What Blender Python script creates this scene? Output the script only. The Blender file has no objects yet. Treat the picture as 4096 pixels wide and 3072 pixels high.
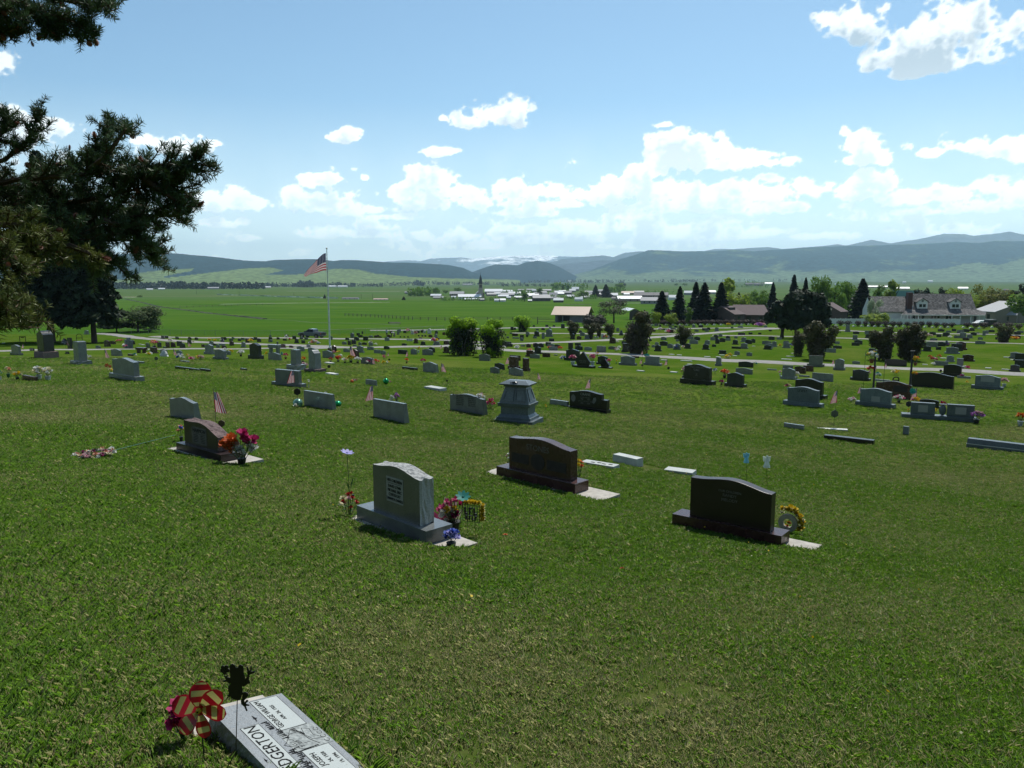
import bpy, math, random
import numpy as np
from mathutils import Vector, Matrix
random.seed(7); RN = np.random.RandomState(11)
sc = bpy.context.scene
COL = sc.collection
# ------------------------------------------------------------------ camera, world, sun, exposure
F = 3094.0                                  # focal length in photograph pixels (4096 wide)
PITCH = math.radians(8.0); CP, SP = math.cos(PITCH), math.sin(PITCH)
cam = bpy.data.cameras.new('camera'); cam.lens = 36*F/4096; cam.sensor_width = 36
cam.clip_start = 0.05; cam.clip_end = 90000
camo = bpy.data.objects.new('camera', cam); COL.objects.link(camo)
camo.rotation_euler = (math.pi/2-PITCH, 0, 0); sc.camera = camo

SUN_AZ, SUN_EL = math.radians(64), math.radians(57)   # az from +x
sv = Vector((math.cos(SUN_AZ)*math.cos(SUN_EL), math.sin(SUN_AZ)*math.cos(SUN_EL), math.sin(SUN_EL)))
sun = bpy.data.lights.new('sun', 'SUN'); sun.energy = 5.0; sun.angle = math.radians(.53); sun.color = (1, .955, .88)
suno = bpy.data.objects.new('sun', sun); COL.objects.link(suno)
suno.rotation_euler = (-sv).to_track_quat('-Z', 'Y').to_euler(); suno.location = sv*50

sc.view_settings.view_transform = 'Standard'; sc.view_settings.look = 'None'
sc.view_settings.exposure = -0.04; sc.view_settings.gamma = 1; sc.view_settings.use_curve_mapping = False
sc.render.engine = 'CYCLES'
cy = sc.cycles
cy.use_denoising = True; cy.max_bounces = 5; cy.diffuse_bounces = 2; cy.glossy_bounces = 2
cy.transmission_bounces = 3; cy.transparent_max_bounces = 8; cy.volume_bounces = 0
cy.sample_clamp_indirect = 3; cy.caustics_reflective = False; cy.caustics_refractive = False

def azel(px, py):
    u = (px-2048)/F; v = (1536-py)/F
    d = Vector((u, CP+v*SP, -SP+v*CP)).normalized()
    return d
# cumulus clouds: (centre px, centre py, half width, half height) in photograph pixels, turned into sky directions
CLOUDS = [
 (3420,90,118,80),(3320,80,55,42),(3800,105,220,98),(3970,180,180,90),(3600,215,80,50),(3660,290,90,22),(3880,230,220,50),(3480,250,50,40),(4090,90,120,70),(3700,200,160,70),
 (1985,462,110,48),(2040,440,70,40),(1880,490,70,28),(1388,545,72,26),(1420,532,40,24),(1760,610,78,20),(1800,604,50,14),(1772,475,16,12),
 (1280,720,85,26),(1240,735,40,30),(1460,712,24,14),(870,575,35,14),(800,545,10,8),(690,590,140,42),(560,560,60,30),
 (30,280,75,75),(10,480,150,60),(200,500,90,40),(90,520,120,70),
 (2650,500,38,14),(2680,580,90,50),(2800,610,190,60),(2980,635,160,45),(3090,650,100,26),(2900,660,220,36),(2700,640,110,50),
 (3420,580,62,62),(3480,600,60,50),(3400,640,90,30),(3380,530,30,30),(3540,640,40,25),
 (3720,615,50,20),(3900,580,90,40),(4020,590,110,50),(4080,620,70,50),
 (2600,690,90,50),(2500,760,160,55),(2350,790,150,38),(2700,760,200,70),(2900,770,200,60),(3100,780,220,60),(3250,760,150,55),(3420,760,150,60),(3480,740,110,50),(3620,800,150,40),(2800,820,260,40),(3100,830,260,40),
 (3800,780,160,50),(3950,750,120,50),(4090,770,130,50),(3900,820,230,40),(3700,850,150,22),
 (1750,730,110,48),(1850,770,170,40),(2050,745,110,45),(2150,770,160,42),(1950,810,230,42),(1650,800,150,50),(1600,760,60,36),(2250,820,160,30),(2100,850,210,28),
 (820,810,130,45),(930,800,80,50),(1010,820,80,40),(700,830,120,36),(1180,800,70,55),(1270,820,110,45),(1380,840,140,34),(1500,840,100,30),(1550,870,120,20),
 (880,895,90,22),(960,890,40,22),(1000,955,50,20),(1330,930,160,30),(1490,905,100,32),(1470,940,130,22),(1690,950,50,28),(1850,945,55,28),(1900,985,110,20),
 (2100,930,130,40),(2300,915,150,40),(2500,905,180,45),(2700,930,220,38),(2250,960,260,26),(2900,945,200,25),(3050,930,110,22),(3300,945,130,16),(2500,870,130,22),(2560,985,300,16),
]
w = bpy.data.worlds.new('World'); sc.world = w; w.use_nodes = True
nt = w.node_tree; nt.nodes.clear()
def N(t, tree=None, **k):
    n = (tree or nt).nodes.new(t)
    for a, b in k.items(): setattr(n, a, b)
    return n
def Lk(a, b, tree=None): (tree or nt).links.new(a, b)
def sky_world():
    out = N('ShaderNodeOutputWorld'); bg = N('ShaderNodeBackground')
    sky = N('ShaderNodeTexSky', sky_type='NISHITA'); sky.sun_disc = False
    sky.sun_elevation = SUN_EL; sky.sun_rotation = math.pi/2-SUN_AZ; sky.altitude = 1900
    sky.air_density = 1.0; sky.dust_density = 1.6; sky.ozone_density = 1.2
    tint = N('ShaderNodeMix', data_type='RGBA', blend_type='MULTIPLY'); tint.inputs['Factor'].default_value = 1; tint.inputs[7].default_value = SKY_TINT+(1,)
    Lk(sky.outputs[0], tint.inputs[6]); bg.inputs['Strength'].default_value = SKY_STRENGTH
    Lk(tint.outputs[2], bg.inputs[0]); Lk(bg.outputs[0], out.inputs[0])
SKY_TINT = (.97, 1.15, 1.09); SKY_STRENGTH = .128
sky_world()
w.cycles.sampling_method = 'MANUAL'; w.cycles.sample_map_resolution = 512

# ------------------------------------------------------------------ terrain
TY = np.array([-400, -60, 0, 3.9, 8.84, 13.9, 22, 30, 44, 60, 80, 110, 165, 220, 300, 500, 700, 1000, 2000, 4000, 30000])
TD = np.array([-95, -10, 1.65, 2.4, 3.3, 4.05, 4.95, 5.6, 6.5, 7.5, 8.8, 10.4, 13.0, 13.7, 18, 24, 27, 30, 37, 52, 190.])  # unseen rise behind the viewpoint is steepened to block low sky light
_yy = np.linspace(-60, 30000, 4); 
def _smooth_table():
    ys = np.concatenate([np.linspace(-400, -61, 60), np.linspace(-60, 300, 1441), np.geomspace(301, 30000, 600)])
    d = np.interp(ys, TY, TD); out = d.copy()
    for i, y in enumerate(ys):
        s = max(.6, .09*abs(y)); q = np.linspace(-s, s, 9); out[i] = np.interp(y+q, TY, TD).mean()
    return ys, out
TYS, TDS = _smooth_table()
KY = [-10, 10, 30, 45, 60, 110]; KK = [.10, .105, .085, .068, .06, 0]
def zt(x, y):
    x = np.asarray(x, float); y = np.asarray(y, float)
    k = np.interp(y, KY, KK)
    und = .05*np.sin(x*.55+1.3)*np.sin(y*.41+.4)*np.clip((y-9)/8, 0, 1)*np.clip((260-y)/100, 0, 1)
    far = np.clip((y-1500)/4000, 0, 1)
    return -(np.interp(y, TYS, TDS) + k*20*np.tanh(x/20)) + und + far*np.clip(x/1500, -1, 1)*12
def ray(px, py):
    u = (px-2048)/F; v = (1536-py)/F
    return np.array([u, CP+v*SP, -SP+v*CP])
def P(px, py, up=0.0):
    """point of the terrain (raised by up) seen at photograph pixel (px, py)"""
    r = ray(px, py); t = np.concatenate([np.linspace(.5, 20, 300), np.geomspace(20.05, 12000, 1400)])
    q = r[None, :]*t[:, None]; g = zt(q[:, 0], q[:, 1])+up
    i = np.argmax(q[:, 2] < g)
    if i == 0: i = len(t)-1
    lo, hi = t[i-1], t[i]
    for _ in range(30):
        m = (lo+hi)/2; s = r*m
        if s[2] < float(zt(s[0], s[1]))+up: hi = m
        else: lo = m
    return Vector(r*hi)
def mpp(p): return (p[1]*CP - p[2]*SP)/F     # metres per photograph pixel at point p
def at_depth(px, py, d): return Vector(ray(px, py)*d)
def proj(p):
    d = p[1]*CP - p[2]*SP
    return 2048+F*p[0]/d, 1536-F*(p[1]*SP+p[2]*CP)/d
# ------------------------------------------------------------------ numpy value noise
def vnoise(x, y, s, seed=0):
    x = np.asarray(x)/s+seed*17.3; y = np.asarray(y)/s-seed*9.1
    xi = np.floor(x).astype(int); yi = np.floor(y).astype(int); fx = x-xi; fy = y-yi
    fx = fx*fx*(3-2*fx); fy = fy*fy*(3-2*fy)
    def h(a, b):
        n = (a*374761393+b*668265263+seed*1442695) & 0x7fffffff
        n = ((n ^ (n >> 13))*1274126177) & 0x7fffffff
        return (n & 0xffff)/65535.
    return (h(xi, yi)*(1-fx)+h(xi+1, yi)*fx)*(1-fy)+(h(xi, yi+1)*(1-fx)+h(xi+1, yi+1)*fx)*fy
def fbm(x, y, s, o=4, seed=0):
    v = 0; a = .5; t = 0
    for i in range(o): v = v+a*vnoise(x, y, s, seed+i); t += a; a *= .5; s *= .5
    return v/t
def dryness(x, y):
    c, s = math.cos(-.75), math.sin(-.75)
    x = np.asarray(x); y = np.asarray(y)
    d = fbm(x, y, 3.2, 4, 3)*.65+fbm(x*c-y*s, (x*s+y*c)*2.2, 7, 3, 9)*.35
    d = (d-.5)*2.4+.37
    near = np.clip((8.5-y)/4, 0, 1)*.42*np.exp(-((x+.3)/3.2)**2)          # trodden, dry foreground
    band = np.exp(-((y-33-.25*x)/4)**2)*.18+np.exp(-((y-24+.1*x)/1.5)**2)*.14*(x > 2)
    lush = -.22*np.clip((y-60)/40, 0, 1)
    return np.clip(d+near+band+lush, 0, 1)
# ------------------------------------------------------------------ materials
MAT = {}
def new_mat(name):
    m = bpy.data.materials.new(name); m.use_nodes = True; m.node_tree.nodes.clear(); return m
def mat(name, col, rough=.6, var=.15, scale=8., bump=0., spec=.5, metal=0., col2=None, trans=0., detail=4., objvar=0., coat=0.):
    if name in MAT: return MAT[name]
    m = new_mat(name); t = m.node_tree
    o = N('ShaderNodeOutputMaterial', t); b = N('ShaderNodeBsdfPrincipled', t)
    b.inputs['Roughness'].default_value = rough; b.inputs['Metallic'].default_value = metal
    b.inputs['Specular IOR Level'].default_value = spec; b.inputs['Coat Weight'].default_value = coat
    c1 = tuple(col)+(1,); 
    if col2 is None: col2 = tuple(max(0, c*(1-2*var)) for c in col)
    c2 = tuple(col2)+(1,)
    g = N('ShaderNodeNewGeometry', t); nz = N('ShaderNodeTexNoise', t); nz.inputs['Scale'].default_value = scale; nz.inputs['Detail'].default_value = detail
    Lk(g.outputs['Position'], nz.inputs['Vector'], t)
    r = N('ShaderNodeMapRange', t); r.inputs['From Min'].default_value = .33; r.inputs['From Max'].default_value = .67; Lk(nz.outputs[0], r.inputs['Value'], t)
    mx = N('ShaderNodeMix', t, data_type='RGBA'); mx.inputs[6].default_value = c2; mx.inputs[7].default_value = c1; Lk(r.outputs[0], mx.inputs['Factor'], t)
    colout = mx.outputs[2]
    if objvar:
        oi = N('ShaderNodeObjectInfo', t); hs = N('ShaderNodeHueSaturation', t)
        a = N('ShaderNodeMapRange', t); a.inputs['To Min'].default_value = 1-objvar; a.inputs['To Max'].default_value = 1+objvar
        Lk(oi.outputs['Random'], a.inputs['Value'], t); Lk(a.outputs[0], hs.inputs['Value'], t); Lk(colout, hs.inputs['Color'], t); colout = hs.outputs[0]
    Lk(colout, b.inputs['Base Color'], t)
    if bump:
        bp = N('ShaderNodeBump', t); bp.inputs['Strength'].default_value = bump; bp.inputs['Distance'].default_value = .01
        Lk(nz.outputs[0], bp.inputs['Height'], t); Lk(bp.outputs[0], b.inputs['Normal'], t)
    if trans:
        tr = N('ShaderNodeBsdfTranslucent', t); Lk(colout, tr.inputs[0], t)
        ms = N('ShaderNodeMixShader', t); ms.inputs[0].default_value = trans; Lk(b.outputs[0], ms.inputs[1], t); Lk(tr.outputs[0], ms.inputs[2], t)
        Lk(ms.outputs[0], o.inputs[0], t)
    else: Lk(b.outputs[0], o.inputs[0], t)
    MAT[name] = m; return m
# ------------------------------------------------------------------ mesh helpers
def link(o, parent=None):
    COL.objects.link(o)
    if parent is not None: o.parent = parent
    return o
def tag(o, label=None, cat=None, group=None, kind=None):
    if label: o['label'] = label
    if cat: o['category'] = cat
    if group: o['group'] = group
    if kind: o['kind'] = kind
    return o
def empty(name, loc, rz=0., label=None, cat=None, group=None, scale=1.):
    o = bpy.data.objects.new(name, None); link(o); o.location = loc; o.rotation_euler = (0, 0, rz); o.empty_display_size = .1
    o.scale = (scale,)*3
    return tag(o, label, cat, group)
def npmesh(name, V, Fc, mats, mi=None, smooth=False):
    """V (n,3); Fc list of equal-size faces array (m,k)"""
    V = np.asarray(V, np.float32); Fc = np.asarray(Fc, np.int32); m, k = Fc.shape
    me = bpy.data.meshes.new(name); me.vertices.add(len(V)); me.vertices.foreach_set('co', V.ravel())
    me.loops.add(m*k); me.loops.foreach_set('vertex_index', Fc.ravel())
    me.polygons.add(m); me.polygons.foreach_set('loop_start', np.arange(0, m*k, k)); me.polygons.foreach_set('loop_total', np.full(m, k))
    for a in mats: me.materials.append(a)
    if mi is not None: me.polygons.foreach_set('material_index', np.asarray(mi, np.int32))
    me.update(calc_edges=True)
    if smooth: me.polygons.foreach_set('use_smooth', np.ones(m, bool))
    me.validate(); return me
class MB:
    def __init__(s): s.V = []; s.F = []; s.M = []
    def add(s, V, Fc, mi=0, T=None):
        n = len(s.V)
        s.V += [tuple(T @ Vector(v)) if T else tuple(v) for v in V]
        s.F += [tuple(i+n for i in f) for f in Fc]; s.M += [mi]*len(Fc); return s
    def box(s, x0, y0, z0, x1, y1, z1, mi=0, T=None, tx=0., ty=0.):
        V = [(x0, y0, z0), (x1, y0, z0), (x1, y1, z0), (x0, y1, z0), (x0+tx, y0+ty, z1), (x1-tx, y0+ty, z1), (x1-tx, y1-ty, z1), (x0+tx, y1-ty, z1)]
        return s.add(V, [(3, 2, 1, 0), (4, 5, 6, 7), (0, 1, 5, 4), (1, 2, 6, 5), (2, 3, 7, 6), (3, 0, 4, 7)], mi, T)
    def tube(s, pts, rad, n=6, mi=0, cap=True):
        pts = [Vector(p) for p in pts]; rad = rad if isinstance(rad, (list, tuple)) else [rad]*len(pts)
        V = []; Fc = []
        for i, p in enumerate(pts):
            d = (pts[min(i+1, len(pts)-1)]-pts[max(i-1, 0)]); d = d.normalized() if d.length > 1e-9 else Vector((0, 0, 1))
            a = d.cross(Vector((0, 0, 1))); a = a.normalized() if a.length > 1e-3 else Vector((1, 0, 0)); b = d.cross(a)
            for k in range(n):
                t = 2*math.pi*k/n; V.append(p+a*math.cos(t)*rad[i]+b*math.sin(t)*rad[i])
        for i in range(len(pts)-1):
            for k in range(n): Fc.append((i*n+k, i*n+(k+1) % n, (i+1)*n+(k+1) % n, (i+1)*n+k))
        if cap: Fc += [tuple(range(n-1, -1, -1)), tuple(range((len(pts)-1)*n, len(pts)*n))]
        return s.add(V, Fc, mi)
    def ell(s, c, r, seg=8, rings=5, mi=0, T=None):
        r = r if isinstance(r, (list, tuple)) else (r, r, r); V = [(c[0], c[1], c[2]-r[2])]; Fc = []
        for i in range(1, rings):
            ph = -math.pi/2+math.pi*i/rings
            for k in range(seg):
                t = 2*math.pi*k/seg; V.append((c[0]+r[0]*math.cos(ph)*math.cos(t), c[1]+r[1]*math.cos(ph)*math.sin(t), c[2]+r[2]*math.sin(ph)))
        V.append((c[0], c[1], c[2]+r[2]))
        for k in range(seg): Fc.append((0, 1+(k+1) % seg, 1+k))
        for i in range(rings-2):
            for k in range(seg): a = 1+i*seg; Fc.append((a+k, a+(k+1) % seg, a+seg+(k+1) % seg, a+seg+k))
        a = 1+(rings-2)*seg
        for k in range(seg): Fc.append((a+k, a+(k+1) % seg, len(V)-1))
        return s.add(V, Fc, mi, T)
    def ext(s, outline, y0, y1, mi=0, T=None, y1f=None):
        """outline (x,z) ccw seen from -y, extruded from y0 to y1 (y1f(x,z) overrides)"""
        n = len(outline); V = [(x, y0, z) for x, z in outline]+[(x, (y1f(x, z) if y1f else y1), z) for x, z in outline]
        Fc = [tuple(range(n)), tuple(range(2*n-1, n-1, -1))]+[(i, i+n, (i+1) % n+n, (i+1) % n) for i in range(n)]
        return s.add(V, Fc, mi, T)
    def quad(s, a, b, c, d, mi=0): return s.add([a, b, c, d], [(0, 1, 2, 3)], mi)
    def mesh(s, name, mats, smooth=False):
        me = bpy.data.meshes.new(name); me.from_pydata(s.V, [], s.F)
        for m in (mats if isinstance(mats, (list, tuple)) else [mats]): me.materials.append(m)
        me.polygons.foreach_set('material_index', s.M)
        if smooth: me.polygons.foreach_set('use_smooth', [True]*len(s.F))
        me.update(); return me
    def build(s, name, mats, parent=None, smooth=False):
        return link(bpy.data.objects.new(name, s.mesh(name, mats, smooth)), parent)
def ob(name, mesh, parent=None): return link(bpy.data.objects.new(name, mesh), parent)
def bevel(o, wd, seg=1):
    m = o.modifiers.new('bevel', 'BEVEL'); m.width = wd; m.segments = seg; m.limit_method = 'ANGLE'; return o
def copy_tree(o, parent=None):
    c = o.copy(); COL.objects.link(c); c.parent = parent
    for ch in o.children: copy_tree(ch, c)
    return c
# ------------------------------------------------------------------ cumulus on a far dome (sky colour itself comes from the world)
def cloud_dome():
    az = np.radians(np.concatenate([np.linspace(-180, -44, 170), np.linspace(-43.9, 43.9, 1060), np.linspace(44, 180, 170)]))
    el = np.radians(np.concatenate([np.linspace(-1.5, 29.5, 400), np.linspace(29.8, 46, 60)]))
    A, E = np.meshgrid(az, el, indexing='ij'); K = F
    X = A*K; Y = E*K
    fld = np.zeros(A.shape)
    for (cx, cy_, hw, hh) in CLOUDS:
        c = azel(cx, cy_); a = math.atan2(c.x, c.y); e = math.asin(c.z); q = 1/(1+((cx-2048)/F)**2)
        w_ = hw*q*1.10; h_ = hh*math.sqrt(q)*1.05
        d = np.sqrt(((X-a*K)/w_)**2+((Y-e*K)/h_*np.where(Y < e*K, 1.35, 1))**2)
        fld = np.maximum(fld, np.clip((1.5-d)/1.2, 0, 1))
    n1 = fbm(X, Y*1.25, 150, 6, 31)-.5; n2 = fbm(X, Y*1.2, 48, 5, 41)-.5
    bil = .5-np.abs(fbm(X, Y*1.2, 70, 5, 51)-.5)*4
    side = np.clip((np.abs(A)-math.radians(36))/math.radians(8), 0, 1)
    top = np.clip((math.radians(42)-E)/math.radians(10), 0, 1)
    gen = np.clip((fbm(X, Y*2.2, 620, 4, 61)-.50)*5, 0, 1)*np.maximum(side, np.clip((E-math.radians(29))/.1, 0, 1)*side)*top
    low = np.clip((math.radians(9.5)-E)/math.radians(7), 0, 1)*np.clip((fbm(X, Y*3.4, 260, 4, 71)-.42)*4, 0, 1)*.62*np.clip(1-side*.0, 0, 1)
    f = np.maximum(np.maximum(fld, gen), low)
    n3 = fbm(X, Y*1.1, 20, 3, 81)-.5
    D = f*1.18+n1*1.45+n2*1.35+n3*.65+bil*.16-.38
    edge = .36
    D = np.where(f < .03, D-.5, D); a_ = np.clip((D-.04)/edge, 0, 1); alpha = a_*a_*(3-2*a_)
    # sun is high: a spot is grey where there is a lot of cloud above it
    up = np.zeros_like(D); je = np.arange(D.shape[1])
    for k in (6, 12, 20):
        idx = np.minimum(je+k, D.shape[1]-1); up += np.clip(D[:, idx]-.06, 0, 1)/3
    dn = np.clip(D[:, np.maximum(je-8, 0)], 0, 1)
    sh = np.clip((up-.22)*1.7-(dn)*.1+n2*2.2+n1*.8+n3*.8, 0, 1)*(1-.45*np.clip((math.radians(16)-E)/math.radians(8), 0, 1))
    soft = 1-.35*np.clip((math.radians(7)-E)/math.radians(6), 0, 1)
    veil = np.clip((math.radians(12)-E)/math.radians(12), 0, 1)**1.1*(.85+.6*n1)
    r = 60000.
    V = np.stack([np.sin(A)*np.cos(E)*r, np.cos(A)*np.cos(E)*r, np.sin(E)*r], -1).reshape(-1, 3)
    n, m = A.shape; i = (np.arange(n-1)[:, None]*m+np.arange(m-1)[None, :]).ravel(); Fc = np.stack([i, i+1, i+m+1, i+m], 1)
    # drop empty cells so that most of the dome is open air
    al = np.maximum(alpha*soft, np.clip(veil, 0, .85)).ravel(); keep = (al[Fc].max(1) > .004); Fc = Fc[keep]
    mt = new_mat('cumulus'); t = mt.node_tree; mt.cycles.emission_sampling = 'NONE'
    me = npmesh('sky_clouds', V, Fc, [mt], smooth=True)
    gain = 1+.55*np.clip((math.radians(13)-E)/math.radians(11), 0, 1)
    for nm, arr in (('gain', gain.ravel()), ('alpha', al), ('shade', sh.ravel()), ('veil', (1-np.clip(alpha*1.4, 0, 1)).ravel())):
        q = me.attributes.new(nm, 'FLOAT', 'POINT'); q.data.foreach_set('value', arr.astype(np.float32))
    o = N('ShaderNodeOutputMaterial', t); em = N('ShaderNodeEmission', t); tr = N('ShaderNodeBsdfTransparent', t); mx = N('ShaderNodeMixShader', t)
    aa = N('ShaderNodeAttribute', t, attribute_name='alpha'); as_ = N('ShaderNodeAttribute', t, attribute_name='shade'); av = N('ShaderNodeAttribute', t, attribute_name='veil')
    c = N('ShaderNodeMix', t, data_type='RGBA'); c.inputs[6].default_value = (1.12, 1.2, 1.22, 1); c.inputs[7].default_value = (.48, .63, .75, 1); Lk(as_.outputs['Fac'], c.inputs[0], t)
    c2 = N('ShaderNodeMix', t, data_type='RGBA'); c2.inputs[7].default_value = (.84, .99, 1.05, 1); Lk(c.outputs[2], c2.inputs[6], t); Lk(av.outputs['Fac'], c2.inputs[0], t)
    Lk(c2.outputs[2], em.inputs[0], t)
    al_ = N('ShaderNodeAttribute', t, attribute_name='gain'); Lk(al_.outputs['Fac'], em.inputs[1], t)
    Lk(aa.outputs['Fac'], mx.inputs[0], t); Lk(tr.outputs[0], mx.inputs[1], t); Lk(em.outputs[0], mx.inputs[2], t); Lk(mx.outputs[0], o.inputs[0], t)
    s_ = ob('sky_clouds', me); s_['kind'] = 'structure'
cloud_dome()
# ------------------------------------------------------------------ ground
def ground():
    R = np.concatenate([[.3], np.arange(.8, 14, .16), np.geomspace(14, 40000, 330)])
    A = np.radians(np.concatenate([np.linspace(-180, -50, 40), np.linspace(-49.5, 49.5, 260), np.linspace(50, 180, 40)]))
    RR, AA = np.meshgrid(R, A, indexing='ij'); X = RR*np.sin(AA); Y = RR*np.cos(AA)
    Z = zt(X, Y); n, m = X.shape
    V = np.stack([X, Y, Z], -1).reshape(-1, 3)
    i = np.arange(n-1)[:, None]*m+np.arange(m-1)[None, :]; i = i.ravel()
    Fc = np.stack([i, i+m, i+m+1, i+1], 1)[:, ::-1]
    g = new_mat('turf_and_fields'); t = g.node_tree
    me = npmesh('ground', V, Fc, [g], smooth=True)
    at = me.attributes.new('dry', 'FLOAT', 'POINT'); at.data.foreach_set('value', dryness(V[:, 0], V[:, 1]).astype(np.float32))
    # photograph shows where lawn ends and the hay fields begin; the border is the cemetery fence / hedge line
    x, y = V[:, 0], V[:, 1]
    lim = np.interp(x, [-400, -110, -57, -26, 20, 44, 150, 400], [205, 172, 166.5, 179, 196, 209, 209, 209])
    fld = np.clip((y-lim)/1.5, 0, 1)
    at = me.attributes.new('field', 'FLOAT', 'POINT'); at.data.foreach_set('value', fld.astype(np.float32))
    at = me.attributes.new('near', 'FLOAT', 'POINT'); at.data.foreach_set('value', (.75*np.clip((46-y)/22, 0, 1)*(y > 0)).astype(np.float32))
    o = N('ShaderNodeOutputMaterial', t); b = N('ShaderNodeBsdfPrincipled', t); b.inputs['Roughness'].default_value = .9; b.inputs['Specular IOR Level'].default_value = 0
    ad = N('ShaderNodeAttribute', t, attribute_name='dry'); af = N('ShaderNodeAttribute', t, attribute_name='field')
    geo = N('ShaderNodeNewGeometry', t)
    def noise(s, d=4, sc=None, rot=0):
        nz = N('ShaderNodeTexNoise', t); nz.inputs['Scale'].default_value = s; nz.inputs['Detail'].default_value = d; nz.inputs['Roughness'].default_value = .6
        if sc:
            mp = N('ShaderNodeMapping', t); mp.inputs['Scale'].default_value = sc; mp.inputs['Rotation'].default_value = (0, 0, rot)
            Lk(geo.outputs['Position'], mp.inputs[0], t); Lk(mp.outputs[0], nz.inputs['Vector'], t)
        else: Lk(geo.outputs['Position'], nz.inputs['Vector'], t)
        return nz.outputs[0]
    def mix(f, a, b2):
        m = N('ShaderNodeMix', t, data_type='RGBA')
        if isinstance(f, float): m.inputs[0].default_value = f
        else: Lk(f, m.inputs[0], t)
        for k, v in ((6, a), (7, b2)):
            if isinstance(v, tuple): m.inputs[k].default_value = v+(1,)
            else: Lk(v, m.inputs[k], t)
        return m.outputs[2]
    def rng(v, a, b2, c=0, d=1):
        m = N('ShaderNodeMapRange', t); m.inputs['From Min'].default_value = a; m.inputs['From Max'].default_value = b2; m.inputs['To Min'].default_value = c; m.inputs['To Max'].default_value = d
        Lk(v, m.inputs['Value'], t); return m.outputs[0]
    lawn = mix(ad.outputs['Fac'], (.052, .118, .008), (.165, .175, .048))
    fine = mix(rng(noise(14, 5), .3, .7), (.026, .062, .004), (.085, .145, .014))
    lawn = mix(.38, lawn, fine)
    streak = rng(noise(.5, 5, (1, 3.2, 1), .75), .50, .68)
    lawn = mix(streak, lawn, mix(.55, lawn, (.16, .19, .035)))
    tiny = rng(noise(70, 3), .35, .7)
    lawn = mix(tiny, mix(.45, lawn, (.012, .030, .003)), lawn)
    ab = N('ShaderNodeAttribute', t, attribute_name='near')
    lawn = mix(ab.outputs['Fac'], lawn, mix(rng(noise(3, 4), .4, .6), (.046, .070, .014), (.080, .082, .032)))
    # hay fields: strips of slightly different green, darker far out
    f1 = mix(rng(noise(.012, 3, (1, 2.4, 1), .5), .4, .6), (.040, .108, .011), (.068, .135, .018))
    f1 = mix(rng(noise(.35, 4, (.3, 2.2, 1), .2), .35, .65), f1, mix(.5, f1, (.05, .08, .015)))
    sep = N('ShaderNodeSeparateXYZ', t); Lk(geo.outputs['Position'], sep.inputs[0], t)
    far = rng(sep.outputs['Y'], 860, 1050)
    ctr = rng(noise(.004, 3, (1, 3, 1), .1), .35, .65)
    strips = mix(ctr, (.055, .105, .028), (.095, .125, .050))
    br = rng(noise(.0032, 3, (.6, 4, 1), .04), .53, .6)
    strips = mix(br, strips, (.05, .115, .026))
    f1 = mix(far, f1, strips)
    far2 = rng(sep.outputs['Y'], 2500, 6000)
    f1 = mix(far2, f1, (.055, .088, .038))
    c = mix(af.outputs['Fac'], lawn, f1)
    Lk(c, b.inputs['Base Color'], t)
    bp = N('ShaderNodeBump', t); bp.inputs['Strength'].default_value = .7; bp.inputs['Distance'].default_value = .03
    Lk(noise(28, 4), bp.inputs['Height'], t); Lk(bp.outputs[0], b.inputs['Normal'], t); Lk(b.outputs[0], o.inputs[0], t)
    g_ = ob('ground', me); g_['kind'] = 'structure'
ground()
# ------------------------------------------------------------------ mountains and hills
def hillmat(name, forest, meadow, snow=False, nscale=.004):
    m = new_mat(name); t = m.node_tree
    o = N('ShaderNodeOutputMaterial', t); b = N('ShaderNodeBsdfPrincipled', t); b.inputs['Roughness'].default_value = 1; b.inputs['Specular IOR Level'].default_value = 0
    g = N('ShaderNodeNewGeometry', t); at = N('ShaderNodeAttribute', t, attribute_name='open')
    nz = N('ShaderNodeTexNoise', t); nz.inputs['Scale'].default_value = nscale; nz.inputs['Detail'].default_value = 6; nz.inputs['Roughness'].default_value = .65; Lk(g.outputs['Position'], nz.inputs['Vector'], t)
    a = N('ShaderNodeMath', t, operation='ADD'); Lk(at.outputs['Fac'], a.inputs[0], t)
    s = N('ShaderNodeMath', t, operation='MULTIPLY_ADD'); Lk(nz.outputs[0], s.inputs[0], t); s.inputs[1].default_value = 1.5; s.inputs[2].default_value = -.75; Lk(s.outputs[0], a.inputs[1], t)
    r = N('ShaderNodeMapRange', t); r.inputs['From Min'].default_value = .42; r.inputs['From Max'].default_value = .58; Lk(a.outputs[0], r.inputs['Value'], t)
    mx = N('ShaderNodeMix', t, data_type='RGBA'); mx.inputs[6].default_value = forest+(1,); mx.inputs[7].default_value = meadow+(1,); Lk(r.outputs[0], mx.inputs[0], t)
    nz2 = N('ShaderNodeTexNoise', t); nz2.inputs['Scale'].default_value = nscale*7; nz2.inputs['Detail'].default_value = 4; Lk(g.outputs['Position'], nz2.inputs['Vector'], t)
    r2 = N('ShaderNodeMapRange', t); r2.inputs['From Min'].default_value = .3; r2.inputs['From Max'].default_value = .7; r2.inputs['To Min'].default_value = .35; r2.inputs['To Max'].default_value = 1.6; Lk(nz2.outputs[0], r2.inputs['Value'], t)
    ml = N('ShaderNodeMix', t, data_type='RGBA', blend_type='MULTIPLY'); ml.inputs[0].default_value = 1; Lk(mx.outputs[2], ml.inputs[6], t); Lk(r2.outputs[0], ml.inputs[7], t)
    Lk(ml.outputs[2], b.inputs['Base Color'], t); Lk(b.outputs[0], o.inputs[0], t)
    return m
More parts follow.
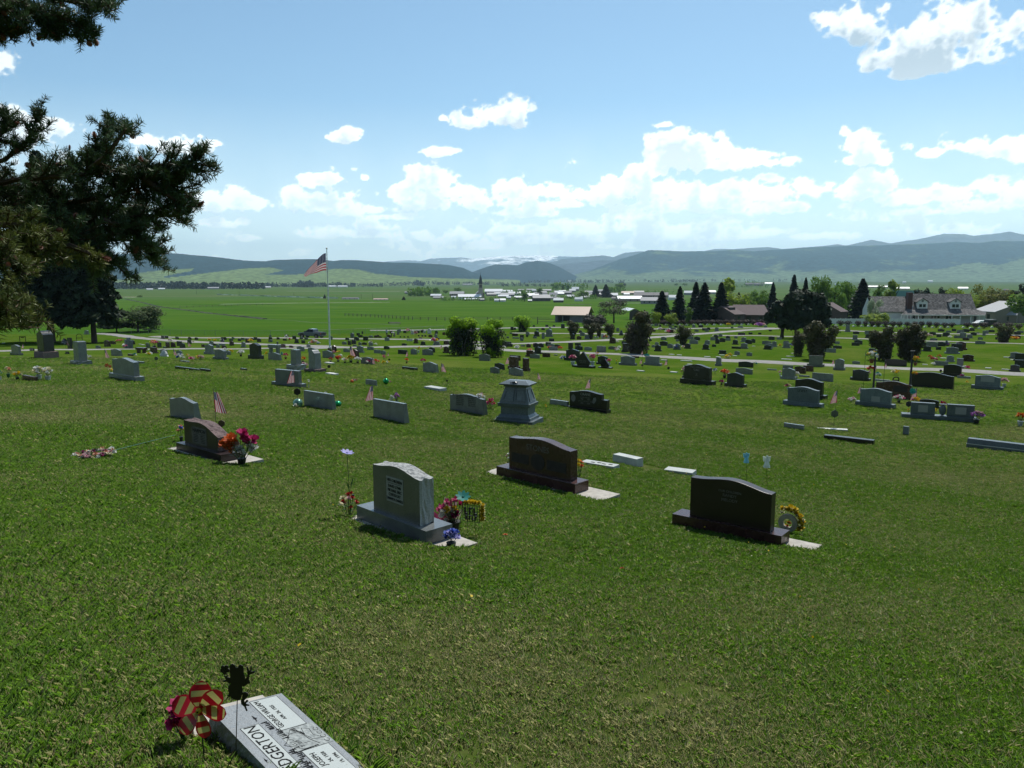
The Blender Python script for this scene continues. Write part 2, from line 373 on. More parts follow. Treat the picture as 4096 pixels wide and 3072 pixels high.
def inpoly(px, py, poly):
    r = np.zeros(px.shape, bool); n = len(poly); j = n-1
    for i in range(n):
        xi, yi = poly[i]; xj, yj = poly[j]
        c = ((yi > py) != (yj > py)) & (px < (xj-xi)*(py-yi)/(yj-yi+1e-9)+xi); r ^= c; j = i
    return r
def hill(name, crest, d_foot, d_crest, m, open_fn, amp=.10, seed=1, step=5, shape=1.35, zf=-75, rows=46, back=1.3):
    cx = np.array([c[0] for c in crest], float); cyy = np.array([c[1] for c in crest], float)
    px = np.arange(cx[0], cx[-1]+1, step); cy_ = np.interp(px, cx, cyy)
    cy_ = cy_ + (fbm(px, px*0, 60, 4, seed)-.5)*3.2 + (vnoise(px, px*0, 9, seed+3)-.5)*1.1
    T = np.concatenate([np.linspace(0, 1, rows), [1.06, 1.15, 1.3]])
    V = []; 
    r = np.stack([(px-2048)/F, CP+(1536-cy_)/F*SP, -SP+(1536-cy_)/F*CP], 0); tz = r[2]/r[1]   # z per metre forward
    az = (px-2048)/F/CP
    for k, tt in enumerate(T):
        y = d_foot+(d_crest-d_foot)*min(tt, 1)+(d_crest*.25)*max(0, tt-1)*3
        zc = tz*d_crest
        x = az*y
        nzv = fbm(x, np.full_like(x, y), (d_crest-d_foot)*.45, 5, seed)
        rid = np.abs(fbm(x*1.0, np.full_like(x, y*.35), (d_crest-d_foot)*.28, 4, seed+5)-.5)*2
        s = min(tt, 1)**shape
        h = zf+(zc-zf)*s*(1+(amp*(nzv-.5)*4-amp*1.6*(rid))*(1-min(tt, 1))*1.6*min(1, tt*3))
        if tt > 1: h = zc-(zc-zf)*(tt-1)*2.2
        V.append(np.stack([x, np.full_like(x, y), h], -1))
    V = np.array(V); n, mm, _ = V.shape
    i = (np.arange(n-1)[:, None]*mm+np.arange(mm-1)[None, :]).ravel()
    Fc = np.stack([i, i+1, i+mm+1, i+mm], 1); V = V.reshape(-1, 3)
    me = npmesh(name, V, Fc, [m], smooth=True)
    d = V[:, 1]*CP-V[:, 2]*SP; qx = 2048+F*V[:, 0]/d; qy = 1536-F*(V[:, 1]*SP+V[:, 2]*CP)/d
    a = me.attributes.new('open', 'FLOAT', 'POINT'); a.data.foreach_set('value', open_fn(qx, qy, V).astype(np.float32))
    o = ob(name, me); o['kind'] = 'structure'; return o
def hills():
    # left forested ridge with hay meadows at its foot
    mead = [[(430, 1150), (560, 1092), (640, 1081), (775, 1074), (765, 1083), (640, 1110), (700, 1108), (830, 1092), (985, 1074), (1090, 1070), (1135, 1082), (1050, 1100), (1180, 1100), (1340, 1075), (1425, 1077), (1500, 1094), (1640, 1108), (1800, 1114), (2000, 1118), (2000, 1160), (430, 1160)]]
    def op1(x, y, V):
        r = np.where(y > 1118, .95, .12)
        for p in mead: r = np.where(inpoly(x, y, p), .98, r)
        return r
    m1 = hillmat('forested_ridge', (.018, .045, .055), (.12, .17, .06))
    hill('hill_left', [(-900, 1040), (-300, 1030), (200, 1022), (500, 1018), (641, 1010), (735, 1013), (857, 1025), (930, 1033), (999, 1043), (1081, 1046), (1117, 1040), (1200, 1037), (1284, 1037), (1350, 1044), (1383, 1040), (1450, 1041), (1513, 1046), (1580, 1050), (1635, 1050), (1700, 1053), (1798, 1060), (1858, 1072), (1891, 1087), (1940, 1104), (2000, 1116), (2080, 1122)], 4300, 7000, m1, op1, seed=2, amp=.2)
    m2 = hillmat('forested_foothill', (.015, .04, .055), (.07, .12, .07), nscale=.006)
    hill('hill_middle', [(1700, 1120), (1800, 1111), (1860, 1101), (1900, 1086), (1950, 1067), (1985, 1056), (2030, 1058), (2070, 1061), (2100, 1050), (2150, 1043), (2190, 1050), (2230, 1066), (2270, 1088), (2300, 1106), (2380, 1120)], 7000, 8600, m2, lambda x, y, V: np.full(x.shape, .1), seed=5)
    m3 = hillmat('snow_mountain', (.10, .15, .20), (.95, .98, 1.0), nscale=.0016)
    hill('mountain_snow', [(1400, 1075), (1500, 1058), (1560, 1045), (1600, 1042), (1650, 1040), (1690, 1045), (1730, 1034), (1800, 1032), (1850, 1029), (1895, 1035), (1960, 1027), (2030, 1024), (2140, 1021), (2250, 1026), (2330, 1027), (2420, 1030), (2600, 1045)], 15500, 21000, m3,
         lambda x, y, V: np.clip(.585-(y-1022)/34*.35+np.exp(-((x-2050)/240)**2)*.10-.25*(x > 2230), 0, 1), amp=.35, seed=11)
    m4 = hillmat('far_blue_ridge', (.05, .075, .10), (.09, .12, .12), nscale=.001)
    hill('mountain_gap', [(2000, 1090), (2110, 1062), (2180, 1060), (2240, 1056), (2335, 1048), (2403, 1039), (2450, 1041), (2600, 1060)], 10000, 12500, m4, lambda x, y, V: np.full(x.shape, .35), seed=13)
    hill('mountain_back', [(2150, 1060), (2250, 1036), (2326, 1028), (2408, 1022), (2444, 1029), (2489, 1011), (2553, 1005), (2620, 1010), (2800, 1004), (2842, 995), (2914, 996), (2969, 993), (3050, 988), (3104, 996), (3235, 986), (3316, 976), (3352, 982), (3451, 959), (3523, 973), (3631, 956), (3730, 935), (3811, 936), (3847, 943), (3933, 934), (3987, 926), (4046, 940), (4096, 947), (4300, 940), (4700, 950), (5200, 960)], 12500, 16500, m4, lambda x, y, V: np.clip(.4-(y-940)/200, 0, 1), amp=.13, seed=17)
    m5 = hillmat('sage_hill', (.020, .055, .070), (.10, .15, .09), nscale=.003)
    mead5 = [[(3340, 1100), (3500, 1085), (3650, 1088), (3900, 1052), (4000, 1058), (4096, 1035), (4600, 1040), (4600, 1140), (3000, 1140), (3050, 1100), (3250, 1090)]]
    def op5(x, y, V):
        r = .36+.5*np.clip((y-1070)/60, 0, 1)
        for p in mead5: r = np.where(inpoly(x, y, p), .85, r)
        dark = np.exp(-((x-3380)/90)**2-((y-1035)/16)**2)*.4+np.exp(-((x-3880)/180)**2-((y-1010)/22)**2)*.35+np.exp(-((x-2520)/60)**2-((y-1060)/26)**2)*.3+np.exp(-((x-3170)/80)**2-((y-1020)/12)**2)*.3
        return np.clip(r-dark, 0, 1)
    hill('hill_right', [(2180, 1122), (2281, 1103), (2358, 1081), (2426, 1054), (2471, 1036), (2525, 1021), (2580, 1000), (2652, 1002), (2720, 1006), (2810, 1005), (2878, 1003), (2923, 999), (2991, 1005), (3050, 1001), (3104, 997), (3235, 988), (3352, 985), (3483, 981), (3586, 977), (3685, 974), (3775, 967), (3865, 972), (3933, 963), (4023, 965), (4096, 963), (4400, 955), (5000, 950), (5600, 960)], 6200, 9800, m5, op5, amp=.30, seed=23, shape=1.2)
hills()
def haze():
    m = new_mat('valley_air'); t = m.node_tree
    o = N('ShaderNodeOutputMaterial', t); v = N('ShaderNodeVolumePrincipled', t)
    v.inputs['Color'].default_value = (.60, .86, 1, 1); v.inputs['Density'].default_value = 4.8e-5; v.inputs['Anisotropy'].default_value = .45
    Lk(v.outputs[0], o.inputs['Volume'], t)
    b = MB(); b.box(-26000, -300, -420, 26000, 27000, 1050); h = b.build('haze', m); h['kind'] = 'stuff'
haze()
# ------------------------------------------------------------------ roads
ASPH = mat('worn_asphalt', (.28, .27, .25), .95, scale=2.5, col2=(.20, .19, .18), bump=.3, spec=.2)
def road(name, pts, width, m=None, lift=.05, world=False):
    W = [Vector(p) if world else P(*p) for p in pts]
    # resample with a smooth spline
    Q = []
    n = len(W)
    for i in range(n-1):
        p0, p1, p2, p3 = W[max(0, i-1)], W[i], W[i+1], W[min(n-1, i+2)]
        k = max(2, int((p2-p1).length/1.2))
        for j in range(k):
            s = j/k; Q.append(.5*((2*p1)+(-p0+p2)*s+(2*p0-5*p1+4*p2-p3)*s*s+(-p0+3*p1-3*p2+p3)*s**3))
    Q.append(W[-1]); V = []; Fc = []; nc = 7
    for i, q in enumerate(Q):
        d = Q[min(i+1, len(Q)-1)]-Q[max(i-1, 0)]; d.z = 0; d.normalize(); s = Vector((-d.y, d.x, 0))
        jit = .08*math.sin(i*1.7)+.05*math.sin(i*4.1)
        for k in range(nc):
            u = -1+2*k/(nc-1); p = q+s*(u*(width/2+jit*abs(u)))
            crown = .03*(1-u*u); V.append((p.x, p.y, float(zt(p.x, p.y))+lift+crown-(.06 if abs(u) == 1 else 0)))
    for i in range(len(Q)-1):
        for k in range(nc-1): Fc.append((i*nc+k, (i+1)*nc+k, (i+1)*nc+k+1, i*nc+k+1))
    me = npmesh(name, V, Fc, [m or ASPH], smooth=True)
    o = ob(name, me); o['kind'] = 'structure'; return o
ROADS = [
 ('road_main', [(-400, 1416), (0, 1405), (300, 1399), (700, 1396), (1050, 1394), (1400, 1390), (1600, 1387), (1780, 1386), (1900, 1391), (2000, 1399), (2163, 1406), (2385, 1414), (2543, 1421), (2800, 1436), (3148, 1452), (3500, 1469), (3839, 1482), (4096, 1498), (4500, 1520)], 4.0),
 ('road_fork', [(1700, 1387), (1800, 1383), (1900, 1379), (2000, 1377), (2100, 1374), (2230, 1369), (2400, 1362), (2510, 1357), (2600, 1351), (2760, 1339), (2990, 1320), (3095, 1315), (3170, 1311)], 3.6),
 ('road_curved', [(395, 1333), (411, 1335), (475, 1341), (540, 1350), (620, 1358), (700, 1364), (850, 1370), (1050, 1378), (1200, 1383), (1340, 1388), (1440, 1390)], 3.6),
 ('road_fence_side', [(620, 1346), (730, 1350), (1000, 1352), (1200, 1353), (1400, 1356), (1600, 1358), (1780, 1361), (1900, 1368), (2000, 1374)], 3.2),
 ('road_back', [(1480, 1322), (1700, 1320), (1850, 1317), (2000, 1313), (2128, 1311), (2260, 1310), (2420, 1309)], 3.0),
 ('path_centre', [(2050, 1333), (2200, 1334), (2320, 1335), (2500, 1336), (2620, 1337), (2750, 1338)], 2.6),
 ('path_hedge_left', [(2600, 1317), (2800, 1314), (2950, 1312), (3100, 1313)], 2.6),
 ('path_right_low', [(2850, 1342), (2900, 1343), (3160, 1347), (3400, 1354), (3700, 1365), (4096, 1377), (4500, 1390)], 2.2),
 ('path_right_high', [(3240, 1320), (3400, 1324), (3550, 1330), (3800, 1336), (4000, 1340), (4096, 1343), (4400, 1350)], 2.2),
]
for i, r in enumerate(ROADS): road(r[0], r[1], r[2], lift=.05+.006*i)
# ------------------------------------------------------------------ granite and stone materials
def granite(name, c1, c2, rough=.35, speck=260, spec=.5):
    m = new_mat(name); t = m.node_tree; o = N('ShaderNodeOutputMaterial', t); b = N('ShaderNodeBsdfPrincipled', t)
    g = N('ShaderNodeNewGeometry', t)
    n1 = N('ShaderNodeTexNoise', t); n1.inputs['Scale'].default_value = speck; n1.inputs['Detail'].default_value = 2; Lk(g.outputs['Position'], n1.inputs['Vector'], t)
    n2 = N('ShaderNodeTexNoise', t); n2.inputs['Scale'].default_value = 3.5; n2.inputs['Detail'].default_value = 4; Lk(g.outputs['Position'], n2.inputs['Vector'], t)
    r = N('ShaderNodeMapRange', t); r.inputs['From Min'].default_value = .38; r.inputs['From Max'].default_value = .62; Lk(n1.outputs[0], r.inputs['Value'], t)
    mx = N('ShaderNodeMix', t, data_type='RGBA'); mx.inputs[6].default_value = c2+(1,); mx.inputs[7].default_value = c1+(1,); Lk(r.outputs[0], mx.inputs[0], t)
    r2 = N('ShaderNodeMapRange', t); r2.inputs['From Min'].default_value = .3; r2.inputs['From Max'].default_value = .7; r2.inputs['To Min'].default_value = .82; r2.inputs['To Max'].default_value = 1.12; Lk(n2.outputs[0], r2.inputs['Value'], t)
    oi = N('ShaderNodeObjectInfo', t); r3 = N('ShaderNodeMapRange', t); r3.inputs['To Min'].default_value = .8; r3.inputs['To Max'].default_value = 1.2; Lk(oi.outputs['Random'], r3.inputs['Value'], t)
    mm = N('ShaderNodeMath', t, operation='MULTIPLY'); Lk(r2.outputs[0], mm.inputs[0], t); Lk(r3.outputs[0], mm.inputs[1], t)
    ml = N('ShaderNodeMix', t, data_type='RGBA', blend_type='MULTIPLY'); ml.inputs[0].default_value = 1; Lk(mx.outputs[2], ml.inputs[6], t); Lk(mm.outputs[0], ml.inputs[7], t)
    Lk(ml.outputs[2], b.inputs['Base Color'], t)
    rr = N('ShaderNodeMapRange', t); rr.inputs['To Min'].default_value = rough*.75; rr.inputs['To Max'].default_value = rough*1.4; Lk(n2.outputs[0], rr.inputs['Value'], t); Lk(rr.outputs[0], b.inputs['Roughness'], t)
    b.inputs['Specular IOR Level'].default_value = spec
    if rough > .5:
        bp = N('ShaderNodeBump', t); bp.inputs['Strength'].default_value = .6; bp.inputs['Distance'].default_value = .02
        n3 = N('ShaderNodeTexNoise', t); n3.inputs['Scale'].default_value = 38; n3.inputs['Detail'].default_value = 5; Lk(g.outputs['Position'], n3.inputs['Vector'], t)
        Lk(n3.outputs[0], bp.inputs['Height'], t); Lk(bp.outputs[0], b.inputs['Normal'], t)
    Lk(b.outputs[0], o.inputs[0], t); return m
GR = {
 'g': granite('grey_granite', (.22, .235, .235), (.10, .11, .11), .22, 300, .6),
 'l': granite('pale_marble', (.62, .62, .58), (.42, .43, .41), .6, 120, .3),
 'm': granite('mid_grey_granite', (.19, .195, .18), (.08, .085, .08), .2, 250, .6),
 'd': granite('dark_granite', (.035, .038, .042), (.016, .018, .02), .22, 300, .5),
 'n': granite('mahogany_granite', (.085, .036, .032), (.028, .015, .015), .25, 260, .5),
 'k': granite('black_granite', (.014, .013, .014), (.008, .008, .009), .28, 300, .5),
 'w': granite('white_marble_marker', (.46, .48, .46), (.34, .36, .34), .6, 90, .3),
 'b': granite('blue_grey_zinc', (.125, .155, .17), (.07, .09, .10), .35, 40, .4),
 'kb': granite('dark_brown_granite', (.040, .022, .022), (.014, .009, .010), .32, 260, .45),
 'rg': granite('rough_grey_granite', (.62, .63, .61), (.30, .31, .31), .8, 170, .2),
 'rn': granite('rough_brown_granite', (.26, .19, .18), (.07, .05, .05), .8, 170, .2),
}
COLW = {'g': 'grey', 'l': 'pale', 'm': 'mid-grey', 'd': 'dark', 'n': 'reddish-brown', 'k': 'black', 'w': 'white', 'b': 'blue-grey'}
CONC = mat('poured_concrete', (.46, .43, .38), .9, var=.12, scale=9, bump=.4, spec=.2)
ETCH = mat('etched_letter', (.30, .30, .30), .8, spec=.1)
ETCHD = mat('cut_letter_dark', (.03, .032, .033), .8, spec=.1)
PANEL = mat('frosted_panel', (.28, .29, .275), .8, var=.05, scale=40, spec=.2)
PANELL = mat('frosted_pale_panel', (.55, .57, .55), .85, var=.04, scale=60, spec=.2)
BRZ = mat('dark_bronze', (.03, .028, .022), .5, metal=.6)
BLK = mat('black_metal', (.008, .008, .009), .5)

def top_fn(kind):
    if kind in 'sS': return lambda u: 1-.15*(.5-.5*math.cos(math.pi*u))*(1+.15*u)
    if kind in 'oO': return lambda u: 1-.17*u*u
    if kind == 'r': return lambda u: 1-.42*(1-math.sqrt(max(0, 1-.96*u*u)))
    if kind == 'h': return lambda u: 1-.20*abs(math.cos(math.pi*u*.95))*(1 if abs(u) < .5 else .9)-.35*max(0, abs(u)-.6)
    return lambda u: 1.0-.015*u*u
def die_outline(w, h, kind, seg=12):
    f = top_fn(kind); pts = [(-w/2, 0), (w/2, 0)]
    for i in range(seg+1):
        u = 1-2*i/seg; pts.append((u*w/2, h*f(u)))
    return pts
def stone_parts(root, w, h, tb, tt, kind, col, base=False, bb=.22, rough_top=False, bury=.14, seg=10, bev=0):
    """die (and base) under root; local x along the stone, front face at y=0, back towards +y"""
    z0 = 0
    if base:
        bh = bb*h; b = MB(); bw = w; b.box(-bw/2, -.05*h-.02, -bury, bw/2, tb+.06*h+.02, bh, 0, tx=.006, ty=.006)
        o = b.build('base', [GR[col], GR['rg']], root); z0 = bh; dw = w*.78; dh = h-bh
    else: dw = w; dh = h; z0 = 0
    pts = die_outline(dw, dh, kind, seg if kind in 'sSoOrh' else 1)
    pts = [(x, z+z0) for x, z in pts]
    if not base: pts[0] = (pts[0][0], -bury); pts[1] = (pts[1][0], -bury)
    d = MB(); d.ext(pts, 0, tb, 0, y1f=lambda x, z: tb+(tt-tb)*max(0, min(1, (z-z0)/dh)))
    o = d.build('die', [GR[col]], root)
    if bev: bevel(o, bev)
    return o
def worn_line(root, x, z, w_, h, m, y=-.006, name='worn_inscription'):
    # a line of carving too worn or too far to read: short strokes grouped as words
    b = MB(); q = random.Random(int(abs(x*97+z*31)*100)); X = x-w_/2
    while X < x+w_/2:
        for k in range(q.randint(4, 8)):
            if X > x+w_/2: break
            b.box(X, y, z-h/2, X+h*.22, y+.02, z+h/2); b.box(X+h*.22, y, z+q.choice((-.5, -.1, .3))*h, X+h*.5, y+.02, z+q.choice((-.5, -.1, .3))*h+h*.21+h*.8*0) if False else b.box(X+h*.221, y, z+h*.28 if k % 2 else z-h*.5, X+h*.5, y+.02, z+h*.5 if k % 2 else z-h*.28)
            X += h*.72
        X += h*.5
    return b.build(name, m, root)
STONES = []     # (root, px, py, colour, kind, width px, height px) -> labels are written at the end
YAW0 = -43
def stone_px(x0, y0, x1, y1, kind, col, yaw=None, cat='headstone', name='headstone', label=None, add=True, **kw):
    base = kind in 'SFO' ; px = (x0+x1)/2; p = P(px, y1); m = mpp(p)
    Wd = (x1-x0)*m; phi = math.degrees(math.atan2(p.x, p.y))
    if yaw is None: yaw = YAW0 + (8 if phi < -15 else 3 if phi < 0 else 0) + RN.uniform(-2.5, 2.5) + (12 if p.y > 75 and phi > -12 else 0)
    a = math.radians(abs(yaw+phi))
    H = (y1-y0)*m
    if kind == 'm':      # flush marker: the pixel height is its foreshortened depth
        H = .07; tb = .35; w_ = max(.35, min(1.3, (Wd-tb*math.sin(a))/math.cos(a)))
        root = empty('grave_marker', (p.x, p.y, float(zt(p.x, p.y))), math.radians(yaw))
        b = MB(); b.box(-w_/2, 0, -.1, w_/2, tb, H, 0, tx=.01, ty=.01); b.build('slab', GR[col], root)
        STONES.append((root, px, y1, col, kind, x1-x0, y1-y0)); return root
    tb = {'s': .42*H, 'f': .38*H, 'S': .26*H, 'F': .26*H, 'O': .24*H, 'o': .22*H, 't': .2*H, 'b': .5*H, 'r': .2*H, 'k': .5*H, 'h': .2*H}[kind]
    tb = max(.12, min(.42, tb)); tt = tb*.45 if kind in 'sf' else tb*.95
    w_ = (Wd-tb*math.sin(a))/max(.25, math.cos(a)); w_ = max(.45*H if kind in 'tFOo' else .8*H, min(w_, 2.9*H if kind != 'b' else 9))
    root = empty(name, (p.x, p.y, float(zt(p.x, p.y))+.01), math.radians(yaw))
    if kind == 'k':      # unhewn boulder marker
        b = MB(); n = 12; rr = RN.uniform(.8, 1.1, (6, n)); V = []; Fc = []
        for i in range(6):
            z = H*(i/5); s = math.cos(i/5*1.35)
            for k in range(n):
                t = 2*math.pi*k/n; V.append((w_/2*s*rr[i, k]*math.cos(t), tb*.9*s*rr[i, k]*math.sin(t)+tb, z-(.1 if i == 0 else 0)))
        for i in range(5):
            for k in range(n): Fc.append((i*n+k, i*n+(k+1) % n, (i+1)*n+(k+1) % n, (i+1)*n+k))
        Fc.append(tuple(range(5*n, 6*n))); b.add(V, Fc); b.build('boulder', GR['rg' if col == 'g' else 'rn' if col == 'n' else col], root)
    else: stone_parts(root, w_, H, tb, tt, kind, col, base, seg=8 if x1-x0 < 60 else 14, bury=.2 if p.y < 60 else .1)
    if add: STONES.append((root, px, y1, col, kind, x1-x0, y1-y0))
    if label: tag(root, label, cat)
    return root
def crop(ox, oy, s, rows):
    for r in rows:
        x0, y0, x1, y1 = r[:4]; stone_px(ox+x0/s, oy+y0/s, ox+x1/s, oy+y1/s, r[4], r[5], **(r[6] if len(r) > 6 else {}))
crop(0, 1250, 3.16, [(130,410,255,538,'O','m'),(1205,418,1268,458,'s','g'),(1395,462,1530,548,'s','g'),(1305,350,1385,430,'s','n'),(1385,360,1460,400,'s','n'),(1655,350,1700,405,'s','d'),
 (1835,385,1890,445,'f','m'),(1985,375,2035,440,'t','d'),(2045,430,2105,450,'s','g'),(2090,375,2140,445,'t','n'),(2148,375,2212,440,'s','n'),(1980,480,2100,555,'k','g'),(2020,465,2110,520,'s','g'),
 (1610,525,1680,550,'b','n'),(2030,292,2075,332,'F','d'),(2075,295,2120,325,'b','d'),(1060,225,1120,277,'O','g'),(845,320,902,460,'t','d'),(818,495,870,525,'F','d'),(735,330,835,400,'k','d'),
 (280,805,445,858,'b','n'),(1625,615,1810,650,'b','m'),(10,372,50,388,'m','w'),(370,452,425,485,'b','d'),(1740,392,1770,404,'m','w'),(1765,402,1820,412,'m','w'),(1885,440,1985,516,'F','n')])
crop(700, 1250, 3.16, [(0,305,45,335,'s','d'),(160,310,205,342,'s','n'),(245,315,290,345,'s','d'),(575,312,620,350,'f','n'),(615,310,650,345,'s','d'),(550,330,610,378,'k','d'),(680,333,730,358,'s','d'),(712,310,750,340,'s','g'),
 (790,330,832,360,'s','d'),(832,320,880,345,'f','g'),(888,325,935,382,'t','n'),(945,322,995,350,'s','d'),(990,312,1040,345,'f','d'),(1030,325,1085,372,'s','d'),(1180,312,1228,342,'s','d'),(1175,342,1232,375,'s','g'),
 (1280,315,1322,342,'s','d'),(1385,278,1432,315,'f','d'),(1355,330,1415,355,'s','d'),(1478,295,1530,335,'f','d'),(1505,332,1562,388,'O','d'),(1572,312,1618,338,'s','g'),(1630,310,1680,342,'f','m'),(1595,350,1642,390,'t','d'),
 (1188,285,1218,310,'f','g'),(20,362,82,422,'t','d'),(50,385,122,450,'s','d'),(150,345,205,395,'f','d'),(330,403,375,438,'f','n'),(428,362,485,408,'s','g'),(475,392,525,418,'s','d'),(548,395,630,415,'b','g'),
 (515,405,565,445,'s','g'),(585,418,648,452,'s','n'),(680,360,740,418,'s','n'),(830,372,890,440,'S','g'),(1330,398,1398,452,'S','n'),(1438,418,1495,452,'s','n'),(1655,398,1710,448,'s','g'),(1530,425,1632,490,'s','g'),
 (2105,368,2168,405,'s','g'),(2180,355,2220,410,'f','d'),(2148,318,2200,348,'s','d'),(1965,300,1990,345,'t','g'),(10,480,88,532,'s','g'),(360,402,486,526,'S','g'),(476,466,650,595,'S','g'),(635,482,700,535,'s','g'),
 (915,388,1088,585,'S','d'),(1166,508,1336,605,'s','g'),(1672,445,1775,500,'s','g'),(1850,480,1990,572,'s','g'),(1925,450,1972,490,'f','n'),(1968,415,2036,502,'s','n'),(2120,455,2205,500,'s','g'),(1285,368,1300,420,'t','m'),
 (815,708,900,732,'b','d'),(305,715,438,748,'b','d'),(0,700,320,728,'b','d'),(1870,768,2040,784,'m','l'),(1865,632,1995,645,'m','l'),(60,612,175,628,'b','g')])
crop(1400, 1250, 3.16, [(0,465,107,578,'s','n'),(15,340,75,400,'h','d'),(70,422,174,508,'S','g'),(212,430,300,472,'s','g'),(422,424,498,465,'s','d'),(298,472,388,515,'f','g'),(385,482,450,530,'s','g'),(600,472,724,526,'f','d'),
 (758,458,845,530,'s','g'),(905,462,1048,538,'s','g'),(990,440,1072,505,'s','d'),(1168,430,1260,512,'S','n'),(125,566,305,650,'s','g'),(903,628,1108,756,'s','g'),(650,694,850,722,'b','d'),(1622,525,1770,610,'s','g'),
 (1815,640,1950,722,'s','d'),(1760,690,1888,770,'s','g'),(2012,542,2155,605,'f','n'),(1985,558,2134,712,'F','n'),(2160,578,2260,742,'F','n'),(1992,700,2185,798,'s','g'),(112,852,415,920,'f','g'),
 (45,308,112,355,'s','d'),(160,302,228,355,'f','d'),(432,312,497,358,'s','g'),(100,375,147,412,'s','g'),(150,378,212,408,'s','d'),(20,410,100,432,'s','g'),(232,375,290,420,'s','g'),(650,390,718,418,'s','d'),
 (885,365,955,412,'S','d'),(1045,365,1140,412,'S','g'),(1178,358,1258,405,'s','n'),(1068,315,1130,352,'s','d'),(1060,270,1105,330,'S','g'),(1165,250,1215,285,'f','n'),(1070,232,1110,268,'s','d'),(988,282,1042,312,'s','n'),
 (800,330,860,390,'S','n'),(708,332,795,362,'f','l'),(870,315,912,335,'b','n'),(590,220,622,280,'t','g'),(605,210,642,250,'f','g'),(670,228,712,260,'s','d'),(835,228,880,260,'s','d'),(890,220,955,255,'s','d'),
 (985,205,1015,268,'r','l'),(500,232,540,262,'s','n'),(465,280,515,318,'s','n'),(545,255,570,305,'t','g'),(355,300,402,320,'s','n'),(300,290,350,318,'s','n'),(230,292,290,318,'s','g'),(0,258,48,318,'s','g'),
 (80,260,125,290,'f','d'),(145,238,165,272,'t','d'),(100,285,160,312,'f','d'),(330,282,370,305,'s','n'),(855,285,880,303,'o','d'),(900,285,925,305,'o','d'),(940,285,965,305,'o','d'),(625,300,645,316,'o','d'),
 (675,300,695,316,'o','d'),(722,300,742,316,'o','d'),(925,222,950,262,'r','l'),(770,225,800,275,'r','l'),(1890,365,1985,440,'f','d'),(1980,370,2040,400,'f','d'),(1975,395,2055,432,'f','d'),(2145,282,2195,340,'t','d'),
 (2150,320,2190,360,'t','g'),(2045,262,2082,298,'f','n'),(2080,265,2122,298,'f','n'),(2025,180,2068,222,'f','d'),(2068,190,2098,220,'s','d'),(1975,302,2010,325,'s','g'),(2050,312,2140,330,'b','g'),(2155,410,2212,430,'b','g'),
 (2015,252,2048,270,'s','g')])
crop(2100, 1250, 3.16, [(95,160,125,180,'f','d'),(347,160,382,183,'f','d'),(450,145,500,200,'f','d'),(255,155,295,188,'f','d'),(300,185,330,205,'s','g'),(205,195,250,222,'s','n'),(5,245,55,290,'s','g'),(10,280,40,310,'t','d'),
 (105,235,182,302,'S','d'),(130,205,175,225,'s','g'),(98,302,150,328,'s','g'),(208,255,245,332,'t','g'),(250,210,348,305,'S','g'),(300,328,368,366,'f','d'),(572,265,622,340,'S','d'),(650,298,712,342,'s','n'),
 (745,282,815,337,'S','g'),(690,250,755,295,'s','g'),(675,225,720,260,'s','d'),(968,270,998,330,'r','l'),(870,298,895,330,'r','l'),(905,300,928,328,'r','l'),(1035,292,1062,330,'r','l'),(1062,315,1145,390,'s','n'),
 (1150,195,1190,240,'f','g'),(1175,225,1240,290,'k','d'),(10,395,72,440,'s','n'),(98,385,170,437,'s','d'),(165,388,235,440,'s','d'),(255,375,330,420,'f','d'),(280,395,375,440,'s','g'),(370,405,445,445,'s','n'),
 (300,432,412,480,'f','g'),(542,382,603,464,'t','d'),(628,385,705,418,'f','d'),(628,420,728,474,'s','d'),(745,435,845,480,'s','g'),(898,425,1022,504,'f','m'),(1050,428,1160,467,'s','m'),(1218,362,1300,400,'f','d'),
 (1215,390,1310,500,'F','d'),(1630,140,1672,174,'F','g'),(1697,155,1722,182,'f','d'),(1815,172,1855,195,'f','g'),(1885,168,1930,190,'s','d'),(1680,200,1710,218,'f','d'),(1730,203,1822,222,'b','d'),(1835,190,1905,224,'s','g'),
 (1828,215,1878,257,'f','n'),(2108,155,2155,190,'S','g'),(2190,160,2212,187,'s','d'),(2140,215,2195,242,'s','g'),(1595,215,1650,242,'s','n'),(1715,308,1788,347,'s','g'),(1700,362,1802,420,'s','d'),(1628,412,1725,490,'S','d'),
 (1598,410,1650,442,'s','g'),(1640,375,1690,410,'s','g'),(1795,395,1870,450,'s','g'),(1870,395,1968,467,'S','g'),(2008,392,2098,457,'S','d'),(1885,295,1940,337,'f','d'),(1905,340,1945,367,'f','g'),(2040,300,2130,342,'s','g'),
 (2135,305,2212,352,'s','d'),(2075,345,2185,397,'s','g'),(1808,520,1885,535,'m','w'),(1910,528,1978,542,'m','w'),(0,480,115,557,'F','n'),(55,525,187,580,'s','g'),(102,435,210,522,'S','d'),(215,512,318,564,'f','n'),
 (486,465,710,607,'S','d'),(895,550,1058,655,'S','d'),(1180,552,1408,665,'S','g'),(1490,555,1720,667,'F','g'),(1390,724,1503,744,'m','w'),(1815,744,1920,760,'m','w'),(1705,595,1795,606,'m','w'),(1940,594,2120,616,'m','w'),
 (1340,552,1440,573,'b','n'),(2040,650,2110,661,'m','w'),(360,532,410,545,'b','g'),(1560,330,1600,360,'k','d')])
